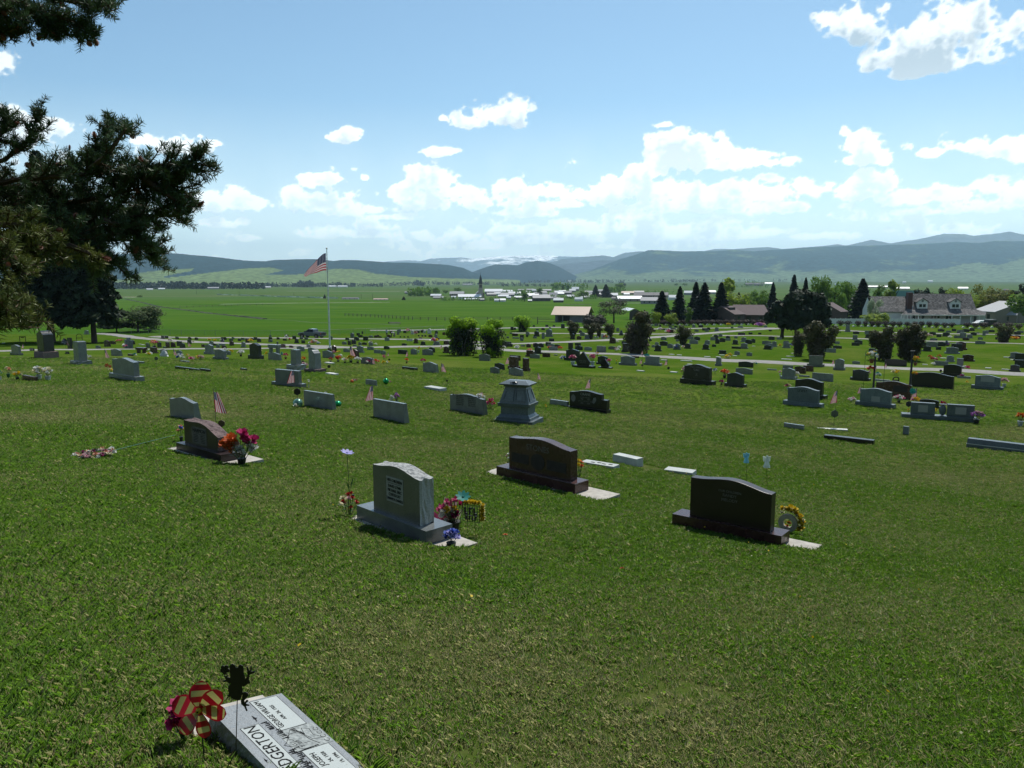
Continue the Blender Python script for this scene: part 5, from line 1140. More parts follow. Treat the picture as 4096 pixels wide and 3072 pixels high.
flag_lab = ['small flag on a stick behind the HARMON headstone', 'small flag behind a straight-topped grey headstone', 'small flag in the lawn near the bird spinner', 'small flag behind the CRANE headstone', 'small flag peeping over the zinc monument cap', 'small flag before a tall brown headstone with a plaque',
 'small flag beside yellow flowers at a flat-topped grey stone', 'small flag above the round emblem stake at right', 'dull drooping flag left of the plaque headstone', 'small flag beside a rainbow pinwheel and black post', 'long flag draped over the brown headstone by the row of pots',
 'small flag among the potted flowers', 'small flag left of a grey slant stone near spruces']
for i, (bx, by, tx, ty, sd, hp) in enumerate(FLAGS):
    if i == 10: bx, tx = 1398, 1400
    p = P(bx, by); d = p.y*CP-p.z*SP; q = at_depth(tx, ty, d)-p; m_ = d/F
    r = empty('grave_flag', p, 0, flag_lab[i] if i < len(flag_lab) else None, 'flag', 'little flags on graves')
    b = MB(); b.tube([(0, 0, -.05), q], .004+.0002*d/2, 4); b.build('stick', mat('stick_wood', (.10, .085, .06), .8), r)
    h_ = hp*m_; w_ = h_*.62
    def f(u, v, q=q, h_=h_, w_=w_, sd=sd, i=i):
        # hangs limp: rotated so stripes run down
        a = u*.9+.1; x = sd*w_*((1-v)*.9)*(.35+.65*u)+.02*h_*math.sin(9*v+i); z = -h_*u*.95-h_*.08*(1-v)
        return (q.x+x-sd*.0, q.y+.05*h_*math.sin(v*7+u*2+i), q.z-h_*.12+z)
    ob('cloth', cloth(f, 8, 10), r)
    if i >= len(flag_lab): STONES.append((r, bx, by, 'flag', 'flag', 5, hp))
# ------------------------------------------------------------------ vegetation
def leafmat(name, c, c2, tr=.3, scale=1.2):
    m = mat('leaf_'+name, c, .65, col2=c2, scale=scale, trans=tr, spec=.2, objvar=.12, detail=3); return m
LM = {
 'spruce': leafmat('spruce', (.030, .052, .022), (.012, .024, .014), .10, 1.5),
 'sprucefar': leafmat('blue_spruce', (.020, .040, .030), (.010, .022, .020), .08, 1.),
 'juniper': leafmat('juniper', (.026, .045, .020), (.012, .022, .012), .10, .8),
 'green': leafmat('spring_green', (.17, .30, .04), (.06, .13, .022), .5, .8),
 'lime': leafmat('lime', (.30, .40, .04), (.12, .18, .03), .5, .6),
 'olive': leafmat('olive', (.24, .25, .055), (.10, .12, .03), .45, .6),
 'lilac': leafmat('lilac_bush', (.34, .55, .03), (.11, .21, .015), .55, 2.),
 'dull': leafmat('dull_bush', (.105, .098, .040), (.030, .042, .016), .2, 1.5),
 'brown': leafmat('budding_hedge', (.075, .050, .042), (.035, .026, .022), .1, 2.),
 'pale': leafmat('blossoming', (.42, .48, .33), (.20, .26, .14), .3, 1.),
 'willow': leafmat('grey_willow', (.15, .20, .08), (.07, .10, .04), .45, .8),
 'dead': leafmat('bare_twigs', (.085, .078, .055), (.045, .042, .03), .1, .8),
}
BARK = mat('bark', (.060, .046, .036), .95, col2=(.028, .022, .018), scale=6, bump=.6)
BARKL = mat('grey_stems', (.14, .125, .11), .95, col2=(.05, .045, .04), scale=9, bump=.5)
def card_cloud(C, N_, size, rs, aspect=.6, tri=False):
    """quads centred at C (n,3), roughly facing N_ (n,3), size (n,)"""
    n = len(C); J = rs.normal(0, .55, (n, 3)); Nn = N_+J; Nn /= np.linalg.norm(Nn, axis=1)[:, None]+1e-9
    R = rs.normal(0, 1, (n, 3)); A = np.cross(Nn, R); A /= np.linalg.norm(A, axis=1)[:, None]+1e-9; B = np.cross(Nn, A)
    s = size[:, None]; V = np.stack([C-A*s-B*s*aspect*.3, C+B*s*-aspect+A*s*.1, C+A*s, C+B*s*aspect], 1).reshape(-1, 3)
    Fc = np.arange(4*n).reshape(n, 4); return V, Fc
def blob_mesh(name, lobes, n, size, m, seed=0, shell=.55):
    """crown of leaf clumps spread through overlapping ellipsoid lobes [(cx,cy,cz,rx,ry,rz)]"""
    rs = np.random.RandomState(seed); L_ = np.array(lobes, float); w_ = (L_[:, 3]*L_[:, 4]*L_[:, 5])**(.66); w_ /= w_.sum()
    k = rs.choice(len(L_), n, p=w_); d = rs.normal(0, 1, (n, 3)); d /= np.linalg.norm(d, axis=1)[:, None]
    q = shell+(1-shell)*rs.rand(n)**.6; q *= rs.uniform(.86, 1.10, n)
    C = L_[k, :3]+d*q[:, None]*L_[k, 3:6]
    V, Fc = card_cloud(C, d+np.array([0, 0, .35]), size*rs.uniform(.55, 1.35, n), rs)
    return npmesh(name, V, Fc, [m])
def decid_proto(kind, m, seed, n=900, size=.05, shape='round', lob=11):
    """unit tree: height 1, crown radius ~.38; returns (crown mesh, trunk mesh)"""
    rs = np.random.RandomState(seed); lobes = []
    for i in range(lob):
        if shape == 'round': z = rs.uniform(.38, .86); R = .27*math.sqrt(max(.05, 1-((z-.58)/.42)**2)); rr = rs.uniform(.11, .19)
        elif shape == 'poplar': z = rs.uniform(.22, .9); R = .10*math.sqrt(max(.05, 1-((z-.5)/.52)**2)); rr = rs.uniform(.07, .12)
        elif shape == 'bush': z = rs.uniform(.22, .78); R = .30*math.sqrt(max(.05, 1-((z-.45)/.5)**2)); rr = rs.uniform(.13, .22)
        else: z = rs.uniform(.3, .85); R = .3; rr = .15
        t = rs.uniform(0, 6.283); lobes.append((R*math.cos(t), R*math.sin(t), z, rr, rr, rr*rs.uniform(.75, 1.1)))
    lobes.append((0, 0, .55, .22 if shape != 'poplar' else .10, .22 if shape != 'poplar' else .10, .3)); 
    cm = blob_mesh('crown', lobes, n, size, m, seed)
    b = MB(); b.tube([(0, 0, -.04), (.01, 0, .2), (0, .01, .45), (0, 0, .7)], [.030, .024, .016, .006], 7)
    for i in range(6):
        t = 1.05*i; z = .25+.06*i; b.tube([(0, 0, z), (.12*math.cos(t), .12*math.sin(t), z+.13), (.2*math.cos(t), .2*math.sin(t), z+.26)], [.012, .008, .003], 4, cap=False)
    return cm, b.mesh('trunk', [BARK])
def spruce_proto(m, seed, n=1500, slim=.21, bare=.06, gappy=.25):
    """unit conifer (height 1): whorls of drooping boughs"""
    rs = np.random.RandomState(seed); nb = 46; Cs = []; Ns = []; Sz = []
    per = max(8, n//(nb*5))
    for w_ in range(nb):
        z = bare+(1-bare)*(w_/nb)**.92; R = slim*(1-((z-bare)/(1-bare)))**.82*rs.uniform(.82, 1.08)+.006
        for k in range(5):
            t = w_*2.1+6.283*k/5+rs.uniform(-.35, .35); Rk = R*rs.uniform(.68, 1.12)
            for j in range(per):
                s = rs.uniform(.12, 1)**.7; sp = (rs.rand()-.5)*.8*(.3+s*.5)*(1 if R > .05 else .6)
                x = Rk*s*math.cos(t+sp); y = Rk*s*math.sin(t+sp); zz = z+.02-.16*Rk*s*1.1-.25*Rk*s*s+rs.uniform(-.008, .008)+(.05*Rk if s > .85 else 0)
                Cs.append((x, y, zz)); Ns.append((math.cos(t)*.35, math.sin(t)*.35, 1)); Sz.append(.017+.020*Rk/slim*rs.uniform(.6, 1.2))
    V, Fc = card_cloud(np.array(Cs), np.array(Ns), np.array(Sz)*.95, rs, .55); cm = npmesh('crown', V, Fc, [m])
    b = MB(); b.tube([(0, 0, -.04), (0, 0, .1), (0, 0, .5), (0, 0, .97)], [.022, .017, .010, .002], 8); return cm, b.mesh('trunk', [BARK])
PROTO = {}
def proto(kind, v):
    k = (kind, v)
    if k in PROTO: return PROTO[k]
    sd = sum(map(ord, kind))+v*31
    if kind == 'bigspruce': r_ = spruce_proto(LM['spruce'], sd, 22000, .235, .165)
    elif kind == 'spruce': r_ = spruce_proto(LM['sprucefar'], sd, 4200, .20, .03)
    elif kind == 'poplar': r_ = decid_proto(kind, LM['lime'], sd, 1500, .030, 'poplar')
    elif kind == 'poplarg': r_ = decid_proto(kind, LM['green'], sd, 1700, .028, 'poplar')
    elif kind == 'green': r_ = decid_proto(kind, LM['green'], sd, 2200, .032)
    elif kind == 'lime': r_ = decid_proto(kind, LM['lime'], sd, 2000, .032)
    elif kind == 'olive': r_ = decid_proto(kind, LM['olive'], sd, 1900, .030)
    elif kind == 'pale': r_ = decid_proto(kind, LM['pale'], sd, 1500, .034)
    elif kind == 'willow': r_ = decid_proto(kind, LM['willow'], sd, 5200, .026, 'bush', 16)
    elif kind == 'bushlime': r_ = decid_proto(kind, LM['lime'], sd, 1100, .045, 'bush', 8)
    elif kind == 'dead': r_ = decid_proto(kind, LM['dead'], sd, 3200, .016, 'round', 14)
    elif kind == 'darktree': r_ = decid_proto(kind, LM['juniper'], sd, 2200, .034)
    PROTO[k] = r_; return r_
def tree(kind, px, pyb, pyt, wpx, label, v=0, name='tree', cat='tree', group=None, dz=0., world=None, rad=.38, d=None):
    p = world or P(px, pyb)
    if d is not None:      # ground contact hidden: stand the tree at forward distance d on the terrain
        r = ray(px, 1101+600); x = (px-2048)/F*(d*CP+13*SP); z = float(zt(x, d)); p = Vector((x, d, z))
        q = proj(p); pyb = q[1]
    m_ = mpp(p); H = (pyb-pyt)*m_; R = wpx*m_/2
    root = empty(name, p, random.uniform(0, 6.28), label, cat, group); cm, tm = proto(kind, v)
    base = {'bigspruce': .225, 'spruce': .115, 'poplar': .17, 'poplarg': .17}.get(kind, .34)
    c = ob('crown', cm, root); t = ob('trunk', tm, root); s = R/base
    c.scale = (s, s, H); t.scale = ((s+H)*.5, (s+H)*.5, H); return root
# two big spruces at left
tree('bigspruce', 207, 1371, 640, 345, 'broad dark spruce at left with a bare trunk rising from its own shadow', 0, 'spruce_tree', group='big dark spruces left of the lawn')
tree('bigspruce', 378, 1372, 700, 225, 'tall narrow dark spruce at left, nearer the curved road', 1, 'spruce_tree', group='big dark spruces left of the lawn')
tree('bigspruce', -160, 1360, 560, 330, 'dark spruce at the left edge of the picture', 1, 'spruce_tree', group='big dark spruces left of the lawn')
tree('willow', 552, 1328, 1205, 150, 'rounded grey-green bush beside the curved road', 0, 'bush', 'bush')
tree('darktree', 468, 1330, 1275, 120, 'low dark thicket under the narrow spruce', 1, 'bush', 'bush')
# midground conifers behind the hedge
for i, (x, yt, wd, d, v) in enumerate([(2646, 1166, 66, 232, 0), (2717, 1148, 54, 236, 1), (2781, 1131, 58, 262, 0), (2815, 1133, 74, 240, 1), (2881, 1133, 66, 238, 0), (2953, 1172, 36, 290, 1), (3087, 1133, 42, 250, 0), (3170, 1103, 52, 262, 0), (3217, 1114, 40, 268, 1), (3444, 1118, 80, 262, 0)]):
    lb = ['broad dark spruce, first in the row behind the hedge', 'second spruce in the row behind the purple hedge, thin topped', 'spruce standing a little back, third in the hedge row', 'widest and tallest of the hedge-row spruces', 'spruce at the right end of the row, beside the brown house', 'small spruce in front of the yellow-green willow', 'slim green conifer between brown house and wide dark tree', 'pointed spruce top rising above the wide dark tree', 'smaller spruce top just right of the pointed one', 'big dark spruce beside the brown gabled shed'][i]
    tree('spruce', x, 0, yt, wd, lb, v, 'spruce_tree', d=d, group='spruces behind the hedge')
for i, (k, x, yt, wd, d, lb, nm) in enumerate([
 ('poplar', 2897, 1099, 75, 300, 'tall thin lime-green poplar behind the spruces', 'poplar_tree'), ('lime', 2941, 1150, 110, 290, 'bright yellow-green willow right of the spruces', 'willow_tree'),
 ('green', 2995, 1166, 60, 300, 'soft green tree behind the brown house, leftmost', 'tree'), ('green', 3032, 1160, 60, 305, 'soft green tree behind the brown house ridge', 'tree'), ('green', 3062, 1170, 50, 300, 'soft green tree at the right end of the brown house', 'tree'),
 ('green', 3282, 1104, 80, 262, 'tall spring-green tree right of the wide dark tree', 'tree'), ('green', 3335, 1120, 80, 256, 'spring-green tree beside the brown gabled shed', 'tree'), ('green', 3390, 1124, 70, 275, 'green tree left of the big dark spruce', 'tree'),
 ('poplarg', 3512, 1134, 44, 300, 'dark green oval tree beyond the white barn', 'tree'), ('poplar', 3564, 1120, 50, 310, 'pale lime tree left of the green metal roof', 'tree'),
 ('darktree', 3660, 1150, 70, 330, 'dark green tree right of the green metal roof', 'tree'), ('pale', 3687, 1160, 36, 330, 'pale blossoming tree among dark ones', 'tree'), ('darktree', 3725, 1146, 60, 320, 'dark tree above the white house ridge', 'tree'), ('darktree', 3775, 1142, 50, 325, 'narrow dark tree behind the farmhouse', 'tree'),
 ('lime', 3815, 1152, 100, 270, 'bright lime tree behind the farmhouse roof', 'tree'), ('lime', 3880, 1156, 100, 268, 'bright lime tree behind the farmhouse gable', 'tree'), ('olive', 3925, 1128, 80, 300, 'yellow-olive budding tree right of the farmhouse', 'tree'), ('olive', 3995, 1148, 130, 262, 'wide yellow-olive tree behind the grey-roofed houses', 'tree'),
 ('darktree', 4085, 1125, 90, 262, 'dark tree at the right edge, behind the lit green one', 'tree'), ('green', 4120, 1175, 150, 224, 'large green tree cut by the right edge', 'tree')]):
    tree(k, x, 0, yt, wd, lb, i % 2, nm, d=d, group='trees behind the houses')
tree('dead', 2455, 1292, 1188, 112, 'rounded brownish tree of thin twigs beside the open shed', 0)
tree('pale', 3498, 1290, 1193, 52, 'white blossoming tree against the shingled garage roof', 1, d=216)
tree('bushlime', 3497, 1290, 1242, 88, 'light green flat-topped shrub before the white garage', 0, 'bush', 'bush', d=211)
tree('bushlime', 2628, 1285, 1240, 44, 'green shrub just above the hedge, left of the first spruce', 1, 'bush', 'bush', d=212)
tree('bushlime', 2676, 1285, 1244, 56, 'rounded yellow-green shrub behind the hedge', 0, 'bush', 'bush', d=212)
tree('poplarg', 2757, 1280, 1226, 32, 'young light-green tree before the spruces', 1, 'tree', d=214)
tree('bushlime', 2565, 1290, 1256, 60, 'greenish scrub beside the arched-roof barn', 1, 'bush', 'bush', d=212)
# wide dark juniper-like tree with several stems
def wide_dark():
    p = P(3190, 1352); m_ = mpp(p); root = empty('tree', p, 0, 'very wide dark evergreen spreading over the road fork', 'tree')
    lobes = []
    rs = np.random.RandomState(2)
    for (x, y, rx, ry) in [(3110, 1235, 34, 36), (3150, 1200, 38, 34), (3205, 1190, 42, 32), (3255, 1205, 36, 36), (3285, 1245, 30, 40), (3190, 1255, 60, 42), (3120, 1285, 30, 26), (3240, 1290, 46, 24), (3290, 1290, 22, 18), (3160, 1300, 40, 18), (3075, 1268, 16, 22), (3230, 1240, 50, 50)]:
        lobes.append(((x-3190)*m_, rs.uniform(-2.5, 2.5), (1352-y)*m_, rx*m_, rx*m_*.9, ry*m_))
    c = ob('crown', blob_mesh('crown', lobes, 9000, .42, LM['juniper'], 4, .5), root)
    for (x0, x1) in ((3127, 3130), (3222, 3235), (3180, 3170)):
        b = MB(); q = P(x0, 1352)-p; b.tube([q+Vector((0, 0, -.3)), q+Vector((.1, 0, 2)), Vector(((x1-3190)*m_, 0, 5.0))], [.55, .45, .3], 8); b.build('trunk', BARK, root)
wide_dark()
# lilac and other multi-stem bushes: grey stems below, leaves on top
def stem_bush(x0, x1, yt, yb, mk, label, leafy=.45, name='bush', n=2600, seed=0, flare=.62, size=None, group=None):
    px = (x0+x1)/2; p = P(px, yb); m_ = mpp(p); W_ = (x1-x0)*m_*1.22; H = (yb-yt)*m_*1.08; flare = min(1, flare*1.1); rs = np.random.RandomState(seed+int(px)); root = empty(name, p, rs.uniform(0, 6), label, 'bush', group)
    b = MB(); tips = []
    for i in range(26):
        t = rs.uniform(0, 6.28); q0 = rs.uniform(.3, 1)*W_*.46*flare; q1 = W_*.5*rs.uniform(.3, .92); a = t+rs.uniform(-.5, .5); h = H*rs.uniform(.55, .88)
        b.tube([(q0*math.cos(t)*.75, q0*math.sin(t)*.75, -.05), (q0*math.cos(t), q0*math.sin(t), h*.5), (q1*math.cos(a), q1*math.sin(a), h)], [.035*W_/3, .03*W_/3, .012*W_/3], 4, cap=False)
    b.build('stems', BARKL if mk in ('lilac',) else BARK, root)
    lobes = []
    for i in range(15):
        t = rs.uniform(0, 6.28); zc = rs.uniform(1-leafy, .90); R = W_*.5*(.62 if zc > .8 else .74)*rs.uniform(.4, 1); rr = W_*rs.uniform(.14, .20); lobes.append((R*math.cos(t), R*math.sin(t), H*zc, rr, rr, rr*rs.uniform(.7, 1)))
    for i in range(10):
        t = rs.uniform(0, 6.28); zc = rs.uniform(.08, 1-leafy); R = W_*.5*flare*rs.uniform(.3, .8)*(.8+.3*zc); lobes.append((R*math.cos(t), R*math.sin(t), H*zc, W_*.12, W_*.12, H*.10))
    ob('leaves', blob_mesh('leaves', lobes, n, size or W_*.034, LM[mk], seed, .4), root)
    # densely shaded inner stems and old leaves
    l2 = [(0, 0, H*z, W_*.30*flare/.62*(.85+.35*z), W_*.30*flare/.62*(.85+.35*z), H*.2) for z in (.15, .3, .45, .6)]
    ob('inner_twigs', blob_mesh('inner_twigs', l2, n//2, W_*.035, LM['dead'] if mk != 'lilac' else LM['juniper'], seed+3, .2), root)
    return root
stem_bush(1797, 1910, 1276, 1421, 'lilac', 'left one of two fresh green lilac bushes with grey stems', .42, n=6500, seed=1, flare=.95)
stem_bush(1922, 2017, 1285, 1429, 'lilac', 'right one of two fresh green lilac bushes with grey stems', .42, n=5500, seed=2, flare=.9)
stem_bush(2055, 2128, 1274, 1325, 'lilac', 'small green twin-topped bush behind the lilac pair', .6, seed=3, flare=.4)
stem_bush(2262, 2318, 1288, 1350, 'dull', 'vase-shaped brownish bush, left of a row of three', .6, seed=4, flare=.35); stem_bush(2337, 2388, 1298, 1356, 'dull', 'vase-shaped brownish bush, middle of a row of three', .6, seed=5, flare=.35)
stem_bush(2376, 2414, 1291, 1348, 'dull', 'narrow dark bush just behind the middle vase-shaped one', .6, seed=6, flare=.4); stem_bush(2416, 2464, 1294, 1350, 'dull', 'vase-shaped brownish bush, right of a row of three', .6, seed=7, flare=.35)
stem_bush(2499, 2602, 1258, 1415, 'dull', 'large rounded dark bush beside the main road', .62, n=6500, seed=8, flare=.8)
stem_bush(2698, 2766, 1305, 1380, 'dull', 'brownish bush narrowing to its foot, before the hedge', .6, seed=9, flare=.35)
stem_bush(3162, 3226, 1316, 1424, 'dull', 'left and smaller of two bushes above the brown headstones', .6, seed=10, flare=.55)
stem_bush(3206, 3328, 1296, 1438, 'dull', 'right and larger of two bushes above the brown headstones', .62, n=5200, seed=11, flare=.45)
stem_bush(3484, 3588, 1308, 1442, 'dull', 'left pinkish-brown bush behind the hanging baskets', .6, n=4200, seed=12, flare=.5)
stem_bush(3580, 3694, 1298, 1442, 'dull', 'right olive bush behind the hanging baskets', .62, n=4800, seed=13, flare=.6)
stem_bush(3980, 4046, 1304, 1372, 'dull', 'lone vase-shaped bush near the right edge', .6, seed=14, flare=.55)
stem_bush(2330, 2420, 1270, 1300, 'dead', 'brown scrubby bush at the foot of the thin-twigged tree', .7, seed=15, flare=.8)
# hedge: one clipped shrub after another, copied
def shrub_proto():
    lobes = [(0, 0, .60, .42, .42, .36), (.15, .1, .5, .34, .34, .3), (-.15, -.1, .55, .34, .34, .3), (0, 0, .32, .26, .26, .22)]
    return blob_mesh('crown', lobes, 700, .05, LM['brown'], 77, .5)
SHR = shrub_proto()
b = MB()
for i in range(9): t = i*.7; b.tube([(.05*math.cos(t), .05*math.sin(t), -.05), (.22*math.cos(t), .22*math.sin(t), .45)], [.02, .01], 4, cap=False)
SHS = b.mesh('stems', [BARK])
HEDGE = [(2600+27.5*i, 1301-.1*i, 31, 23) for i in range(18)]+[(3361, 1304, 28, 25), (3392, 1304, 27, 24), (3431, 1306, 27, 26), (3461, 1306, 24, 25), (3488, 1306, 24, 25), (3513, 1307, 24, 25), (3542, 1307, 29, 26), (3572, 1308, 26, 26), (3598, 1308, 24, 24), (3628, 1308, 24, 24), (3660, 1308, 26, 25), (3686, 1308, 24, 26), (3716, 1309, 27, 26), (3745, 1311, 25, 25), (3778, 1312, 26, 25), (3808, 1310, 26, 22), (3869, 1311, 27, 24), (3900, 1314, 30, 26), (3935, 1314, 32, 27), (3990, 1311, 38, 24), (4038, 1312, 38, 24), (4075, 1318, 32, 26)]
for i, (x, y, wd, h) in enumerate(HEDGE):
    p = P(x, y); m_ = mpp(p); r = empty('hedge_shrub', p, random.uniform(0, 6), None, 'shrub'); r.scale = (wd*m_/.86,)*2+(h*m_/.97,)
    ob('crown', SHR, r); ob('stems', SHS, r); STONES.append((r, x, y, 'shrub', 'shrub', wd, h))
# far-off woods and lines of trees in the valley: uncountable at this distance
def far_trees(name, spans, mk, seed, dens=1.0):
    rs = np.random.RandomState(seed); Cs = []; Ns = []; Sz = []
    for (x0, x1, y, hpx, den) in spans:
        hpx *= 1.25
        n = int((x1-x0)*den*dens*.85)
        for i in range(n):
            x = rs.uniform(x0, x1); yy = y+rs.uniform(-1.2, 1.2); p = P(x, yy); m_ = mpp(p); H = hpx*m_*rs.uniform(.5, 1.15); W_ = H*rs.uniform(.3, .65)
            con = rs.rand() < .35
            for k in range(9):
                z = rs.uniform(.1, .95); R = W_*(1-z)*.8 if con else W_*math.sqrt(max(.05, 1-(2*z-1)**2)); t = rs.uniform(0, 6.28)
                Cs.append((p.x+R*.6*math.cos(t), p.y+R*.6*math.sin(t), p.z+H*z)); Ns.append((math.cos(t), math.sin(t)-.6, .4)); Sz.append(H*rs.uniform(.12, .22))
    V, Fc = card_cloud(np.array(Cs), np.array(Ns), np.array(Sz), rs, .8); o = ob(name, npmesh(name, V, Fc, [LM[mk]])); o['kind'] = 'stuff'; return o
far_trees('distant_dark_woods', [(440, 1060, 1156, 20, 1.0), (640, 740, 1154, 22, 1), (1060, 1370, 1148, 14, .6), (1195, 1250, 1149, 19, 2), (1360, 1420, 1147, 13, .8), (1470, 1530, 1147, 12, .6), (1655, 1695, 1142, 17, .8), (3640, 3760, 1113, 15, 1.6), (3560, 4096, 1113, 12, .9), (3230, 3580, 1117, 10, .9)], 'sprucefar', 5)
far_trees('distant_valley_trees', [(450, 1800, 1140, 11, .5), (560, 1500, 1146, 9, .4), (1250, 1700, 1143, 9, .35), (1700, 2100, 1139, 9, .5), (2100, 2500, 1131, 9, .55), (2300, 2800, 1128, 9, .5), (2800, 3250, 1126, 9, .4), (2000, 2300, 1146, 9, .3), (2470, 2500, 1150, 14, .8), (3100, 4096, 1121, 8, .35), (1540, 1700, 1139, 8, .4)], 'juniper', 6)
far_trees('town_trees', [(1640, 1725, 1184, 26, .9), (1730, 1760, 1176, 18, .6), (1960, 2010, 1170, 8, .4), (2060, 2130, 1180, 16, .5), (1760, 2200, 1203, 12, .45), (2200, 2400, 1196, 13, .4), (2420, 2500, 1170, 18, .9), (2210, 2350, 1160, 22, .35), (2000, 2200, 1172, 9, .3), (2580, 2780, 1172, 10, .3), (2900, 3100, 1150, 10, .3), (3300, 3560, 1168, 10, .3), (2980, 3060, 1142, 12, .8)], 'green', 7)
TT = [('green', 1744, 1176, 1147, 26), ('green', 1782, 1176, 1158, 24), ('green', 1831, 1170, 1148, 28), ('spruce', 1615, 1200, 1186, 12), ('poplarg', 2158, 1180, 1150, 24), ('poplarg', 2098, 1206, 1166, 26), ('spruce', 2382, 1188, 1140, 26), ('spruce', 2423, 1190, 1138, 34), ('green', 2333, 1195, 1160, 40), ('poplarg', 2252, 1168, 1134, 14), ('poplarg', 2272, 1166, 1134, 14), ('green', 2330, 1155, 1134, 16), ('green', 2222, 1160, 1130, 34),
      ('green', 2480, 1160, 1130, 40), ('green', 2705, 1145, 1132, 14), ('green', 2738, 1145, 1131, 22), ('spruce', 1299, 1194, 1177, 9), ('green', 560, 1190, 1180, 20), ('spruce', 1690, 1144, 1125, 8), ('darktree', 2640, 1195, 1180, 14), ('green', 2240, 1206, 1186, 18), ('green', 1870, 1200, 1186, 12)]
for i, (k, x, yb, yt, wd) in enumerate(TT):
    r = tree(k, x, yb, yt, wd, None, 0, 'tree'); STONES.append((r, x, yb, 'tree', k, wd, yb-yt))
# ------------------------------------------------------------------ buildings
ROOFS = {'white': mat('pale_metal_roof', (.62, .64, .66), .45, var=.06), 'grey': mat('grey_roof', (.26, .27, .29), .6), 'dark': mat('dark_roof', (.09, .09, .10), .7), 'tan': mat('tan_metal_roof', (.46, .34, .25), .5, var=.04), 'pink': mat('pinkish_roof', (.45, .30, .26), .7), 'green': mat('green_metal_roof', (.12, .27, .23), .5), 'brown': mat('brown_shingle', (.105, .072, .072), .85, scale=3)}
WALLS = {'white': mat('white_siding', (.55, .58, .60), .7, var=.05), 'grey': mat('grey_siding', (.22, .23, .24), .8), 'tan': mat('tan_siding', (.26, .22, .18), .8), 'dark': mat('dark_siding', (.06, .055, .05), .8), 'brown': mat('brown_siding', (.085, .06, .058), .8), 'brick': mat('red_brick', (.17, .065, .05), .85)}
GLASS = mat('window_glass', (.03, .035, .04), .1, spec=.6); TRIM = mat('white_trim', (.62, .64, .64), .6, var=.03)
def building(x0, x1, yr, yb, roof, wall, label, yaw=0, rf=.5, windows=0, name='house', cat='house', deep=None, hip=0., d=None):
    """gabled building: pixel box x0..x1, ridge yr, ground yb; rf = roof share of the height"""
    p = P((x0+x1)/2, yb)
    if d: x = ((x0+x1)/2-2048)/F*(d*CP+13*SP); p = Vector((x, d, float(zt(x, d)))); yb = proj(p)[1]
    m_ = mpp(p); W_ = (x1-x0)*m_; H = (yb-yr)*m_; D = deep or max(5, min(16, W_*.6)); hw = H*(1-rf)
    r = empty(name, p, math.radians(yaw)-math.atan2(p.x, p.y)*.9, label, cat)
    b = MB(); b.box(-W_*.48, .4, -1.5, W_*.48, D-.4, hw); b.add([(-W_*.48, .4, hw), (-W_*.48, D-.4, hw), (-W_*.48, D/2, H-.25)], [(0, 2, 1)]); b.add([(W_*.48, .4, hw), (W_*.48, D-.4, hw), (W_*.48, D/2, H-.25)], [(0, 1, 2)]); b.build('wall', WALLS[wall], r)
    b = MB(); e = W_*.5; t = .22; hx = hip*W_
    b.add([(-e, 0, hw), (e, 0, hw), (e-hx, D/2, H), (-e+hx, D/2, H), (-e, D, hw), (e, D, hw)], [(0, 1, 2, 3), (3, 2, 5, 4)]+([(0, 3, 4), (1, 5, 2)] if hip else []))
    b.add([(-e, 0, hw-t), (e, 0, hw-t), (e-hx, D/2, H-t), (-e+hx, D/2, H-t), (-e, D, hw-t), (e, D, hw-t)], [(3, 2, 1, 0), (4, 5, 2, 3)])
    b.add([(-e, 0, hw-t), (e, 0, hw-t), (e, 0, hw), (-e, 0, hw)], [(0, 1, 2, 3)])
    if not hip: b.add([(e, 0, hw-t), (e, D/2, H-t), (e, D/2, H), (e, 0, hw)], [(0, 1, 2, 3)]); b.add([(-e, 0, hw-t), (-e, D/2, H-t), (-e, D/2, H), (-e, 0, hw)], [(3, 2, 1, 0)]); b.add([(e, D, hw-t), (e, D/2, H-t), (e, D/2, H), (e, D, hw)], [(3, 2, 1, 0)]); b.add([(-e, D, hw-t), (-e, D/2, H-t), (-e, D/2, H), (-e, D, hw)], [(0, 1, 2, 3)])
    b.build('roof', ROOFS[roof], r)
    for i in range(windows):
        x = -W_*.42+W_*.84*(i+.5)/windows; ww = min(1.2, W_*.3/windows+.4); b = MB(); b.box(x-ww/2, .36, hw*.3, x+ww/2, .45, hw*.78); b.build('window', GLASS, r)
    return r
